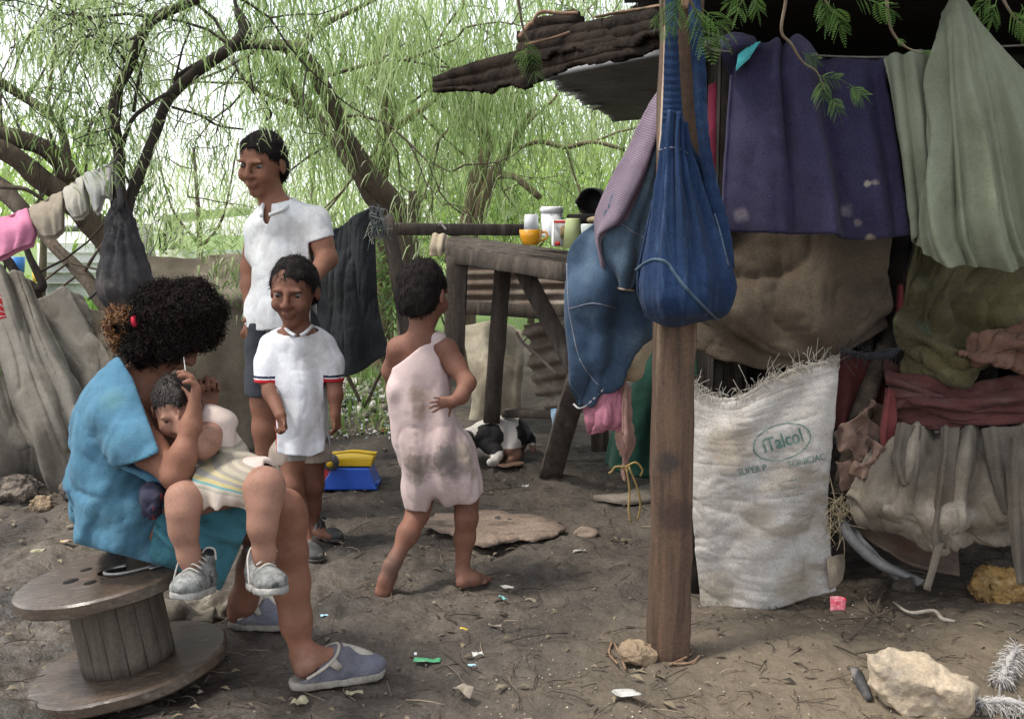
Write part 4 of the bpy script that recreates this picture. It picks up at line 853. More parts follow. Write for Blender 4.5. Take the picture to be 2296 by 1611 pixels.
tag(patch('draped_cloth', [[(1868, 790, 3.36), (1930, 795, 3.36), (1985, 800, 3.36)], [(1872, 900, 3.34), (1930, 900, 3.34), (1980, 900, 3.34)], [(1870, 960, 3.32), (1900, 960, 3.32), (1930, 950, 3.34)]], fabric('dark_red_cloth', (.14, .04, .04), (.10, .035, .032), fine=.25), 30, 40, fold=pleats([(2.2, .012, .1, .5)]), noise=.008, thick=.004), 'dark red cloth strip behind the slanting pole beside the white sack', 'cloth', 'old cloths walling the shack')
tag(patch('rag', [[(1985, 868, 3.2), (1998, 872, 3.18), (2006, 880, 3.19)], [(1974, 930, 3.18), (1992, 935, 3.15), (2008, 945, 3.17)], [(1970, 985, 3.18), (1988, 1000, 3.15), (2010, 1000, 3.17)], [(2000, 1016, 3.19), (2014, 1036, 3.17), (2024, 1052, 3.18)]], fabric('coral_cloth', (.16, .042, .042), (.12, .034, .034), fine=.15), 24, 40, fold=pleats([(1.3, .01, .2, .4)]), noise=.004, thick=.003), 'bright coral red rag dangling beside the grey bundle', 'rag', 'old cloths walling the shack')
tag(patch('rag', [[(2012, 640, 3.27), (2020, 636, 3.26), (2028, 640, 3.27)], [(2008, 700, 3.24), (2016, 700, 3.22), (2026, 700, 3.24)], [(2010, 770, 3.24), (2016, 775, 3.22), (2022, 770, 3.24)]], fabric('crimson_cloth', (.15, .03, .035), fine=.15), 12, 30, noise=.004, thick=.003), 'narrow crimson rag hanging on the dark slanting pole', 'rag', 'old cloths walling the shack')
m_brr = fabric('brown_pink_cloth', (.17, .098, .068), (.12, .068, .05), (.10, .06, .045), scale=6, fine=.25)
tag(patch('rag', [[(2160, 770, 3.12), (2220, 740, 3.1), (2330, 700, 3.1)], [(2150, 795, 3.09), (2230, 790, 3.05), (2330, 770, 3.05)], [(2180, 812, 3.11), (2240, 830, 3.08), (2330, 835, 3.08)]], m_brr, 50, 36, fold=lambda u, v: .016*ridge(np.stack([u*4+v*2, v*4-u, 0*u+2], -1))+.016*np.sin(2*math.pi*(1.8*v-1.2*u)), noise=.012, nscale=7, thick=.004), 'brownish pink crumpled rag lying over the yellow green cloth at the right edge', 'rag', 'old cloths walling the shack')
m_grey = fabric('grey_canvas', (.27, .235, .185), (.12, .104, .085), (.42, .385, .33), scale=5, s3=3.2, f3=.55, fine=.2)
gb = empty('cloth_bundle', P(2080, 1230, 3.1), 'sagging grey canvas bundle with hanging strips at the bottom right of the shack', 'bundle', 'old cloths walling the shack')
def gf(u, v):
    return .012*ridge(np.stack([u*9-v*2, v*2.2+u, 0*u+9], -1))+.035*np.sin(2*math.pi*(2.7*u+.25*v+.1))*(1-.6*v)+.015*np.sin(2*math.pi*(6.1*u-.3*v))*(1-v)+.014*np.sin(2*math.pi*(3*v))*v
patch('canvas', [[(1980, 945, 3.26), (2060, 950, 3.22), (2140, 955, 3.2), (2220, 950, 3.2), (2310, 945, 3.2)], [(1935, 1020, 3.17), (2030, 1020, 3.1), (2120, 1030, 3.07), (2210, 1030, 3.07), (2310, 1020, 3.1)], [(1900, 1090, 3.13), (2000, 1110, 3.03), (2110, 1130, 2.99), (2200, 1140, 3.0), (2290, 1110, 3.06)], [(1888, 1130, 3.15), (1985, 1175, 3.04), (2095, 1205, 3.0), (2190, 1210, 3.01), (2272, 1180, 3.08)], [(1895, 1145, 3.22), (1990, 1195, 3.12), (2100, 1232, 3.07), (2200, 1230, 3.07), (2275, 1205, 3.14)]], m_grey, 110, 90, fold=gf, noise=.014, nscale=5, thick=.005, parent=gb)
m_greyd = fabric('grey_brown_cloth', (.14, .12, .097), (.09, .078, .064), fine=.22)
for rows in ([[(2108, 955, 3.12), (2128, 955, 3.1), (2150, 958, 3.12)], [(2098, 1060, 3.04), (2118, 1060, 3.0), (2140, 1065, 3.03)], [(2090, 1170, 3.0), (2105, 1172, 2.97), (2124, 1175, 2.99)], [(2096, 1225, 3.0), (2104, 1228, 2.98), (2116, 1228, 2.99)]],
             [[(2200, 958, 3.12), (2240, 955, 3.1), (2290, 955, 3.12)], [(2215, 1060, 3.05), (2250, 1060, 3.02), (2285, 1060, 3.05)], [(2240, 1150, 3.02), (2262, 1150, 3.0), (2280, 1140, 3.03)]],
             [[(2010, 950, 3.16), (2035, 952, 3.13), (2062, 955, 3.16)], [(2000, 1020, 3.08), (2020, 1025, 3.05), (2050, 1030, 3.08)], [(2020, 1080, 3.03), (2028, 1090, 3.02), (2036, 1085, 3.04)]],
             [[(2262, 980, 3.02), (2285, 980, 2.98), (2330, 980, 3.0)], [(2256, 1120, 2.98), (2285, 1120, 2.93), (2330, 1120, 2.95)], [(2268, 1300, 2.95), (2290, 1310, 2.9), (2330, 1310, 2.92)]]):
    patch('hanging_strip', rows, m_greyd, 26, 50, fold=pleats([(1.4, .010, .15, .6), (3.3, .004, .4, .5)]), noise=.006, nscale=8, thick=.004, parent=gb)
b = MB(); b.beam(P(2108, 1215, 2.97), P(2078, 1322, 2.93), .022, .01, .002, wear=.003); b.build('hanging_strap', m_greyd, gb)
m_paper = fabric('brown_paper', (.24, .16, .125), (.17, .115, .09), fine=.2)
for k, (x, y, Y, s) in enumerate(((1930, 985, 3.2, 42), (1945, 1030, 3.18, 40), (1915, 1060, 3.18, 30), (1955, 940, 3.24, 30))):
    a = rng.uniform(0, 3); rows = [[(x+s*(u*math.cos(a)-v*math.sin(a))+rng.normal(0, s*.15), y+s*(u*math.sin(a)+v*math.cos(a))*1.1+rng.normal(0, s*.15), Y+rng.normal(0, .03)) for u in (-1, -.2, .4, 1)] for v in (-1, -.3, .4, 1)]
    if k == 0: pr = empty('crumpled_paper', P(1930, 1080, 3.2), 'crumpled brown paper rags stuffed under the slanting pole beside the sack', 'rag', 'old cloths walling the shack')
    patch('paper_wad', rows, m_paper, 26, 26, noise=.010, nscale=12, wr=.012, thick=.003, parent=pr, seed=k)
b = MB(); b.tube([P(1885, 785, 3.2), P(1940, 798, 3.17), P(1990, 792, 3.18), P(2015, 782, 3.2)], [.008, .012, .012, .008], 8, 5, True, rough=.6)
for k in range(30):
    p = P(rng.uniform(1890, 2010), rng.uniform(780, 800), 3.17); b.tube([p, p+rng.normal(0, .015, 3), p+rng.normal(0, .02, 3)-[0, 0, .02]], .0012, 3, 2, False)
tag(b.build('rag', fabric('black_rag', (.03, .03, .035), fine=.3)), 'twisted black rag knotted round the pole above the red cloth', 'rag', 'old cloths walling the shack')
# boards and rubber sheet under the bundle
tag(patch('board', [[(1910, 1125, 3.3), (2030, 1190, 3.25), (2150, 1210, 3.22)], [(1900, 1165, 3.24), (2030, 1240, 3.2), (2148, 1255, 3.18)], [(1960, 1220, 3.2), (2050, 1265, 3.15), (2150, 1292, 3.14)]], mat('brown_board', (.14, .10, .08), (.09, .065, .052), scale=5, rough=.9, c3=(.10, .05, .035), s3=3, f3=.58), 40, 24, noise=.006, thick=.012), 'brown hardboard panel leaning under the grey bundle', 'board')
tag(patch('rubber_sheet', [[(1862, 1140, 3.26), (1885, 1150, 3.22), (1905, 1160, 3.22)], [(1872, 1195, 3.18), (1910, 1200, 3.12), (1945, 1215, 3.12)], [(1930, 1245, 3.12), (1975, 1262, 3.07), (2000, 1262, 3.1)], [(2010, 1290, 3.04), (2045, 1300, 3.02), (2075, 1298, 3.05)]], mat('grey_rubber', (.045, .046, .05), (.09, .09, .09), scale=5, rough=.6, stretch=(1, 1, 1), spec=.4), 30, 50, fold=lambda u, v: .018*np.sin(2*math.pi*(1.3*u+.2)), noise=.008, nscale=6, thick=.006), 'curled dark grey sheet trailing on the ground under the bundle', 'sheet scrap')
for k in range(1):
    b = MB()
    for q in range(60):
        p = P(rng.uniform(1862, 1900), rng.uniform(1110, 1180), 3.16); b.tube([p, p+rng.normal(0, .02, 3), p+rng.normal(0, .035, 3)-[0, 0, .03]], .0011, 3, 2, False)
    tag(b.build('straw', mat('straw', (.34, .28, .18), bump=0)), 'wisp of dry straw sticking out beside the white sack', 'straw')
# ---------------------------------------------------------------- denim bag on the post
m_den = fabric('denim_blue', (.018, .038, .092), (.010, .022, .056), (.034, .062, .125), scale=9, s3=9, f3=.54, fine=.3, bscale=120, stretch=(4, 1, .4))
m_denl = fabric('denim_faded', (.070, .105, .145), (.048, .075, .11), (.10, .135, .17), scale=7, s3=4, f3=.53, fine=.22)
m_denm = fabric('denim_mid', (.044, .072, .115), (.028, .048, .082), (.07, .105, .145), scale=6, s3=3.5, f3=.53, fine=.22)
m_seam = fabric('seam_thread', (.20, .21, .24), (.12, .13, .17), fine=.2, bump=0)
m_tan = fabric('tan_webbing', (.48, .37, .29), fine=.12)
bag = empty('shoulder_bag', P(1535, 722, 2.6), 'blue denim shoulder bag hanging by its straps from the wooden post', 'bag')
def bgf(u, v): return np.clip(1-v, 0, 1)*(.010*np.sin(2*math.pi*(4.5*u+.2)+1.5*v)+.004*np.sin(2*math.pi*(9*u)))+.006*np.sin(2*math.pi*(1.2*u+.3))
patch('bag_front', [[(1486, 255, 2.69), (1500, 250, 2.665), (1516, 252, 2.66), (1528, 262, 2.67), (1534, 275, 2.69)],
    [(1478, 330, 2.68), (1495, 335, 2.65), (1515, 335, 2.64), (1535, 340, 2.645), (1556, 360, 2.68)],
    [(1458, 440, 2.67), (1488, 445, 2.62), (1520, 450, 2.605), (1555, 455, 2.62), (1592, 480, 2.67)],
    [(1440, 545, 2.66), (1480, 555, 2.59), (1525, 560, 2.575), (1575, 565, 2.59), (1625, 575, 2.65)],
    [(1427, 630, 2.65), (1475, 640, 2.57), (1530, 650, 2.55), (1590, 650, 2.57), (1648, 640, 2.65)],
    [(1434, 690, 2.66), (1480, 695, 2.59), (1530, 700, 2.57), (1585, 700, 2.59), (1634, 692, 2.66)],
    [(1448, 718, 2.70), (1485, 726, 2.67), (1530, 727, 2.66), (1580, 722, 2.67), (1618, 710, 2.70)]], m_den, 90, 100, fold=bgf, noise=.004, nscale=9, thick=.005, parent=bag)
patch('bag_back', [[(1500, 300, 2.70), (1530, 300, 2.715), (1572, 360, 2.72), (1594, 420, 2.71)], [(1470, 420, 2.70), (1520, 440, 2.73), (1580, 470, 2.74), (1608, 490, 2.70)], [(1430, 620, 2.68), (1500, 640, 2.74), (1590, 640, 2.75), (1646, 640, 2.68)], [(1450, 715, 2.71), (1500, 722, 2.74), (1570, 718, 2.74), (1617, 708, 2.71)]], m_den, 50, 60, noise=.005, thick=.005, parent=bag)
def strapz(pts, wpx, name='strap'):
    rows = []
    for (x, y, Y, w_) in pts: rows.append([(x-w_, y, Y+.006), (x, y, Y), (x+w_, y, Y+.006)])
    patch(name, rows, m_den, 10, 60, fold=lambda u, v: .0016*np.sin(2*math.pi*42*v), noise=.002, thick=.006, parent=bag)
strapz([(1507, -30, 2.70, 15), (1506, 60, 2.68, 14), (1506, 150, 2.67, 17), (1507, 220, 2.665, 20), (1508, 275, 2.665, 24)], 15)
strapz([(1556, -10, 2.72, 12), (1560, 60, 2.70, 14), (1567, 150, 2.70, 15), (1572, 250, 2.69, 14), (1580, 330, 2.69, 14), (1596, 420, 2.69, 16), (1614, 510, 2.69, 22), (1632, 600, 2.68, 14)], 14)
rows = [[(1489, 60, 2.695), (1493, 60, 2.69)], [(1487, 160, 2.695), (1491, 160, 2.685)], [(1482, 260, 2.695), (1487, 258, 2.68)], [(1477, 340, 2.69), (1481, 335, 2.68)]]
patch('strap_lining', rows, m_tan, 4, 30, noise=.001, thick=.004, parent=bag)
def seam_on(rows_pts, name, parent, r=.0035, m=m_seam, on='bag_front'):
    b = MB(); b.tube([surf_map(on, x, y, .003) for x, y in crom(np.array([q[:2] for q in rows_pts], float), 8)], r*.8, 6, 1, True, rough=.35); b.build(name, m, parent)
seam_on([(1428, 606, 2.635), (1448, 590, 2.60), (1470, 582, 2.575), (1495, 590, 2.562), (1515, 618, 2.552), (1545, 655, 2.555), (1580, 690, 2.565), (1610, 716, 2.64)], 'frayed_seam', bag, .005, m_denl)
seam_on([(1480, 338, 2.672), (1500, 332, 2.643), (1520, 334, 2.633), (1545, 348, 2.655)], 'strap_seam', bag, .0025, m_seam)
seam_on([(1600, 480, 2.655), (1612, 520, 2.64), (1622, 560, 2.63), (1632, 600, 2.63)], 'side_seam', bag, .003, m_denl)
# ---------------------------------------------------------------- trousers hanging left of the post
tr = empty('denim_trousers', P(1370, 915, 2.9), 'faded blue denim garment with striped knit trim hanging left of the post', 'jeans')
patch('lower_leg', [[(1338, 480, 2.96), (1390, 470, 2.94), (1440, 480, 2.96), (1482, 500, 2.99)], [(1300, 525, 2.92), (1360, 540, 2.89), (1430, 560, 2.91), (1484, 570, 2.95)], [(1270, 580, 2.92), (1340, 600, 2.86), (1420, 640, 2.87), (1480, 660, 2.93)],
    [(1267, 680, 2.92), (1335, 690, 2.84), (1410, 715, 2.86), (1472, 728, 2.93)], [(1272, 780, 2.91), (1325, 790, 2.85), (1385, 790, 2.87), (1428, 785, 2.92)], [(1280, 855, 2.91), (1315, 860, 2.87), (1355, 850, 2.88), (1386, 835, 2.92)], [(1290, 905, 2.92), (1302, 910, 2.9), (1322, 895, 2.9), (1346, 872, 2.92)]], m_denm, 80, 90, fold=lambda u, v: .016*np.sin(2*math.pi*(1.2*u+.8*v+.1))+.010*np.sin(2*math.pi*(2.9*u-.9*v))+.008*np.sin(2*math.pi*(3.3*v+u)), noise=.010, nscale=6, thick=.005, parent=tr)
patch('upper_leg', [[(1470, 240, 2.92), (1480, 245, 2.91), (1486, 255, 2.92), (1490, 262, 2.94)], [(1420, 345, 2.88), (1450, 350, 2.85), (1475, 360, 2.86), (1490, 370, 2.9)], [(1372, 440, 2.86), (1420, 450, 2.82), (1465, 455, 2.83), (1490, 460, 2.88)], [(1345, 510, 2.86), (1400, 525, 2.81), (1455, 525, 2.82), (1488, 530, 2.87)], [(1345, 590, 2.86), (1400, 600, 2.81), (1445, 600, 2.82), (1478, 590, 2.86)], [(1362, 628, 2.88), (1400, 645, 2.84), (1420, 645, 2.84), (1440, 640, 2.87)]], m_denl, 70, 80, fold=lambda u, v: .010*np.sin(2*math.pi*(1.4*u-.8*v))+.006*np.sin(2*math.pi*(3*u+.8*v)), noise=.006, nscale=7, thick=.005, parent=tr)
m_knit = mat('striped_knit', (.23, .19, .215), (.16, .13, .16), scale=7, rough=.95, bump=.5, bscale=250, uvwave=(34, (.11, .07, .11), 'Y', .45, 2.5), fine=.25, spec=.1)
patch('knit_trim', [[(1478, 190, 2.93), (1486, 196, 2.91), (1490, 205, 2.91)], [(1432, 268, 2.91), (1468, 284, 2.865), (1488, 298, 2.89)], [(1398, 340, 2.88), (1436, 366, 2.83), (1464, 388, 2.86)], [(1366, 402, 2.87), (1408, 428, 2.81), (1440, 446, 2.84)], [(1335, 474, 2.87), (1374, 492, 2.80), (1412, 504, 2.82)], [(1330, 520, 2.88), (1340, 528, 2.83), (1352, 534, 2.83)], [(1340, 585, 2.88), (1348, 588, 2.83), (1357, 592, 2.83)], [(1350, 628, 2.88), (1358, 628, 2.84), (1366, 626, 2.84)]], m_knit, 24, 90, fold=lambda u, v: .005*np.sin(2*math.pi*(1.3*u+.1))-.010*np.exp(-((u-.62)/.07)**2)*(1-v), noise=.005, thick=.004, parent=tr)
seam_on([(1272, 590, 2.885), (1276, 680, 2.885), (1282, 720, 2.88), (1300, 800, 2.865), (1330, 850, 2.86), (1352, 868, 2.87)], 'leg_seam', tr, .0022, on='lower_leg')
seam_on([(1278, 692, 2.87), (1330, 680, 2.825), (1380, 690, 2.835)], 'cross_seam', tr, .002, on='lower_leg')
seam_on([(1288, 905, 2.905), (1302, 914, 2.885), (1324, 898, 2.885), (1350, 872, 2.9)], 'frayed_hem', tr, .004, fabric('hem_white', (.42, .42, .44), fine=.2), on='lower_leg')
seam_on([(1392, 500, 2.80), (1420, 520, 2.795), (1450, 535, 2.805), (1482, 545, 2.84)], 'pocket_seam', tr, .002, on='upper_leg')
seam_on([(1362, 632, 2.85), (1390, 645, 2.825), (1420, 650, 2.825)], 'frayed_hem', tr, .0045, fabric('hem_tan', (.35, .28, .22), fine=.2), on='upper_leg')
# rags below the trousers
m_pink = fabric('pink_cloth', (.40, .165, .21), (.32, .125, .17), fine=.12)
tag(patch('rag', [[(1330, 862, 2.93), (1360, 850, 2.92), (1392, 832, 2.93)], [(1306, 905, 2.91), (1350, 905, 2.88), (1396, 890, 2.9)], [(1312, 950, 2.9), (1355, 950, 2.87), (1400, 945, 2.89)], [(1318, 978, 2.91), (1352, 966, 2.89), (1402, 972, 2.9)]], m_pink, 40, 40, fold=lambda u, v: .009*ridge(np.stack([u*4.5+v, v*1.6, 0*u+6], -1))+.004*np.sin(2*math.pi*(1.1*u+.3*v)), noise=.004, thick=.003), 'frayed pink rag hanging out below the denim garment', 'rag', 'rags hanging by the post')
m_beige = fabric('beige_cloth', (.36, .22, .18), (.29, .17, .14), fine=.15)
tr_ = empty('rag', P(1405, 1075, 2.9), 'brownish pink rag twisted and tied with yellow string below the pink rag', 'rag', 'rags hanging by the post')
patch('rag_cloth', [[(1388, 835, 2.95), (1400, 850, 2.92), (1412, 868, 2.94)], [(1385, 920, 2.92), (1400, 920, 2.89), (1418, 915, 2.92)], [(1378, 975, 2.91), (1402, 975, 2.87), (1426, 975, 2.91)], [(1382, 1010, 2.91), (1400, 1012, 2.88), (1424, 1000, 2.91)], [(1390, 1035, 2.91), (1400, 1037, 2.89), (1412, 1035, 2.91)], [(1388, 1048, 2.9), (1400, 1050, 2.885), (1408, 1048, 2.9)], [(1392, 1075, 2.91), (1400, 1078, 2.89), (1404, 1072, 2.91)]], m_beige, 36, 70, fold=lambda u, v: .009*ridge(np.stack([u*5+v, v*2.2, 0*u+2], -1))+.003*np.sin(2*math.pi*(1.2*u)), noise=.004, thick=.004, parent=tr_)
b = MB()
for pts in ([(1388, 1044), (1400, 1050), (1412, 1044)], [(1402, 1046), (1425, 1036), (1440, 1052), (1436, 1066)], [(1398, 1046), (1380, 1046), (1372, 1056), (1366, 1060)], [(1410, 1046), (1428, 1090), (1436, 1130), (1430, 1165)], [(1405, 1050), (1412, 1100), (1410, 1140), (1414, 1168)]):
    b.tube([P(x, y, 2.87+.01*k) for k, (x, y) in enumerate(pts)], .0028, 6, 6, True, rough=.3)
b.build('string', fabric('yellow_string', (.42, .30, .12), (.30, .21, .08), fine=.2), tr_)
s = SDF(P(1340, 880, 3.0)-[.05, .1, .1], P(1500, 720, 3.0)+[.05, .1, .1], .007)
s.chain([(P(1462, 740, 3.02), .018), (P(1440, 780, 3.0), .025), (P(1415, 825, 2.97), .042)], .03); s.disp(lambda p: .004*fbm(p*30))
tag(s.build('stuffed_sock', fabric('cream_knit', (.42, .33, .22), (.34, .26, .17), fine=.2)), 'limp cream stuffed sock hanging behind the denim garment', 'sock', 'rags hanging by the post')
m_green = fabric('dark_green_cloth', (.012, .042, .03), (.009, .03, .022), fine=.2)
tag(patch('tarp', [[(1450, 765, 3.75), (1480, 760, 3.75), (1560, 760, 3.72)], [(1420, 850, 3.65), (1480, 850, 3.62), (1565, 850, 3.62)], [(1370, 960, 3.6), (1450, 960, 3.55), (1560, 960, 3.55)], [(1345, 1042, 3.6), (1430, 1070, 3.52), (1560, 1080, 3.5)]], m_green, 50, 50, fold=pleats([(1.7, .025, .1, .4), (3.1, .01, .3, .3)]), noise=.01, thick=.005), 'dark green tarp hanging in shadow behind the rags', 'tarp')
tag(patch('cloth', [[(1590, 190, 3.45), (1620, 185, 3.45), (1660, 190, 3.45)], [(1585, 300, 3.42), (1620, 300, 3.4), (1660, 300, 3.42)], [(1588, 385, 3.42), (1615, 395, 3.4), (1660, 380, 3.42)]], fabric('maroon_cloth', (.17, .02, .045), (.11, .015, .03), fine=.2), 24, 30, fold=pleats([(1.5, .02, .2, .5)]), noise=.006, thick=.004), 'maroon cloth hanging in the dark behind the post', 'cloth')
# ---------------------------------------------------------------- table and its things
tb = empty('table', G(1235, 1060), 'rough wooden trestle table with splayed plank legs', 'table')
def bm(name, a, b_, w_, d_, parent, m=m_wood, **k):
    x = MB(); A_, B2 = P(*a), P(*b_); x.beam(A_, B2, w_*mpp(*a), d_, .004, wear=.004, **k); return x.build(name, m, parent)
b = MB()
c = [P(1000, 548, 4.75), P(1275, 590, 4.2), P(1345, 572, 4.75), P(1185, 524, 5.45), P(1010, 527, 5.35)]
top_n = np.array([0, 0, 1.0]); 
for k in range(4):                                             # four boards side by side
    f0, f1 = k/4+.006, (k+1)/4-.006
    aL, aR = c[0]+(c[4]-c[0])*f0, c[1]+(c[2]-c[1])*f0; bL, bR = c[0]+(c[4]-c[0])*f1, c[1]+(c[2]-c[1])*f1
    V = [aL, aR, bR, bL]; V = [v+rng.normal(0, .003, 3) for v in V]; off = rng.uniform(-.05, .05)
    V[0] = V[0]+(V[0]-V[1])*off*.2; V = np.array(V+[v-[0, 0, .028] for v in V])
    b.add(V, [(0, 1, 2, 3), (7, 6, 5, 4), (0, 4, 5, 1), (1, 5, 6, 2), (2, 6, 7, 3), (3, 7, 4, 0)])
b.sm = False; b.build('table_top', m_wood, tb)
bm('apron', (1003, 570, 4.74), (1272, 612, 4.18), 36, .03, tb)
bm('leg', (1026, 575, 4.7), (1018, 800, 4.72), 46, .04, tb); bm('leg', (1128, 590, 4.85), (1102, 945, 4.95), 38, .05, tb)
bm('brace', (1168, 596, 4.62), (1300, 850, 4.5), 40, .04, tb)
g_ = G(1232, 1064); bm('leg', (1296, 850, 4.42), (1232, 1070, float(g_[1])), 52, .05, tb)
bm('rail', (1130, 925, 5.0), (1262, 930, 4.8), 18, .04, tb)
bm('leg', (1340, 560, 4.7), (1345, 1010, 4.7), 40, .05, tb)
fn = empty('fence', G(912, 760), 'dark timber post and rail beside the table', 'fence')
bm('post', (866, 484, 5.1), (925, 800, 5.05), 32, .06, fn); bm('rail', (885, 513, 5.15), (1182, 516, 5.55), 27, .05, fn)
bm('stay', (880, 545, 5.16), (930, 800, 5.2), 12, .03, fn)
b = MB(); b.tube([P(985, 506, 5.25), P(988, 498, 5.22), P(993, 506, 5.22), P(1000, 515, 5.22)], .006, 6, 4); b.build('knot', fabric('knot_white', (.6, .58, .52)), fn)
def lathe_thing(name, label, cat, prof, px, py, Y, m, parts=(), group='things on the table', sides=28):
    c_ = P(px, py, Y); k = mpp(px, py, Y); r_ = empty(name, c_, label, cat, group); b = MB(); b.lathe([(a*k, h*k) for a, h in prof], c_, sides=sides); b.build('body', m, r_); return r_, c_, k
def plastic(n, c1, rough=.35, **kk): return mat(n, c1, tuple(.93*x for x in c1), scale=6, rough=rough, bump=.05, spec=.5, fine=.03, **kk)
m_wp = plastic('white_plastic', (.78, .79, .80)); 
r_, c_, k = lathe_thing('cup', 'bright orange yellow cup with a looped handle on the table edge', 'cup', [(0, 0), (15, 0), (18, 2), (21, 8), (24, 18), (26, 34), (24.5, 34), (22, 18), (17, 4), (0, 3)], 1190, 549, 4.42, plastic('orange_plastic', (.80, .36, .02)))
b = MB(); b.tube([c_+np.array([22, 0, 27])*k, c_+np.array([32, 0, 29])*k, c_+np.array([37, 0, 23])*k, c_+np.array([33, 0, 14])*k, c_+np.array([20, 0, 9])*k], 2.4*k, 8, 5); b.build('handle', bpy.data.materials['orange_plastic'], r_)
lathe_thing('tumbler', 'frosted white tumbler standing upside down behind the orange cup', 'tumbler', [(0, 42), (14, 42), (15, 41), (17, 0), (15.5, 0), (13, 39), (0, 40)], 1191, 523, 4.75, plastic('frosted_plastic', (.70, .72, .75)))
r_, c_, k = lathe_thing('canister', 'tall white canister with a lid, the largest container on the table', 'canister', [(0, 0), (23, 0), (24, 2), (24, 52), (0, 52)], 1237, 530, 4.75, m_wp)
b = MB(); b.lathe([(0, 52.2*k), (25.5*k, 52.2*k), (25.5*k, 64*k), (23*k, 66*k), (0, 66*k)], c_); b.build('lid', m_wp, r_)
# packet with red top stripe and picture
pk = empty('packet', P(1257, 553, 4.4), 'upright white food packet with a red top band and brown picture', 'packet', 'things on the table'); k = mpp(1257, 553, 4.4); c_ = P(1257, 553, 4.4)
b = MB(); b.box(c_+np.array([0, .04, 30])*[1, 1, k], [35*k, .05, 60*k], rot_to((.03, 0, 1), (1, .12, 0)), .003); b.sm = False; b.build('carton', m_wp, pk)
def decal(name, x0, y0, x1, y1, Y, m, parent, n=14):
    b = MB(); cx, cy = (x0+x1)/2, (y0+y1)/2; pts = []
    for t in range(n):
        a = 2*math.pi*t/n; ca, sa = math.cos(a), math.sin(a); e = .45
        pts.append(P(cx+(x1-x0)/2*np.sign(ca)*abs(ca)**e, cy+(y1-y0)/2*np.sign(sa)*abs(sa)**e, Y))
    b.v.append(np.array(pts)); b.n = n; b.ng.append(list(range(n))); b.sm = False; o = b.build(name, m, parent); md = o.modifiers.new('t', 'SOLIDIFY'); md.thickness = .002; return o
yk = float((c_+np.array([0, .04, 0]))[1]-.032)
decal('red_band', 1241, 494, 1274, 500, yk, mat('red_print', (.55, .05, .04), bump=0), pk); decal('picture', 1256, 506, 1273, 536, yk, mat('brown_print', (.25, .16, .08), (.1, .12, .05), scale=60, bump=0), pk); decal('red_corner', 1244, 541, 1256, 551, yk, bpy.data.materials['red_print'], pk)
lathe_thing('tumbler', 'pale lime green tumbler upside down on the near corner of the table', 'tumbler', [(0, 66), (15, 66), (16.5, 64), (22, 0), (20, 0), (15, 62), (0, 63)], 1284, 556, 4.32, plastic('lime_plastic', (.48, .55, .26)))
lathe_thing('glass_jar', 'small milky jar half hidden by the denim garment', 'jar', [(0, 0), (16, 0), (17, 3), (17, 24), (14, 28), (0, 28)], 1318, 530, 4.5, plastic('milky_plastic', (.55, .60, .58)))
r_, c_, k = lathe_thing('cooking_pot', 'black sooty pot lying on its side at the back of the table', 'pot', [(0, 0)], 1332, 452, 4.9, m_dark) if False else (None, None, None)
pt = empty('cooking_pot', P(1332, 484, 4.9), 'black sooty pot tipped on its side at the back of the table', 'pot', 'things on the table'); m_soot = mat('soot_black', (.012, .012, .012), (.02, .018, .017), rough=.7, spec=.3)
k = mpp(1332, 452, 4.9); b = MB(); b.lathe([(0, 26*k), (26*k, 26*k), (29*k, 20*k), (30*k, -22*k), (33*k, -24*k), (33*k, -26*k), (28*k, -25*k), (27*k, 18*k), (0, 22*k)], P(1332, 452, 4.9), axis=(.35, 1, .1), sides=32); b.build('pot_body', m_soot, pt)
b = MB(); b.tube([P(1300, 462, 4.86), P(1292, 452, 4.84), P(1300, 440, 4.86)], 3*k, 6, 4); b.build('handle', m_soot, pt)
b = MB(); b.box(P(1305, 494, 4.85), [70*k, .12, 22*k], rot_to((0, .1, 1)), .006); b.sm = False; bb = b.build('pan', m_soot); tag(bb, 'flat black pan lying under the tipped pot', 'pan', 'things on the table')
b = MB(); b.tube([P(1322, 494, 4.76), P(1330, 492, 4.7), P(1340, 493, 4.68)], .014, 8, 3); tag(b.build('spool_end', mat('brass_dull', (.35, .27, .16), bump=.1)), 'small tan knob end beside the pan', 'knob', 'things on the table')
tag(patch('cloth', [[(968, 522, 5.2), (985, 524, 5.18), (1006, 526, 5.2)], [(962, 548, 5.17), (982, 550, 5.13), (1002, 550, 5.16)], [(958, 572, 5.17), (980, 574, 5.13), (998, 568, 5.16)]], fabric('cream_cloth', (.58, .50, .38), (.48, .40, .29), fine=.15), 24, 20, fold=pleats([(2.2, .014, .1, .4)]), noise=.004, thick=.004), 'cream cloth hung over the rail at the left end of the table', 'cloth')
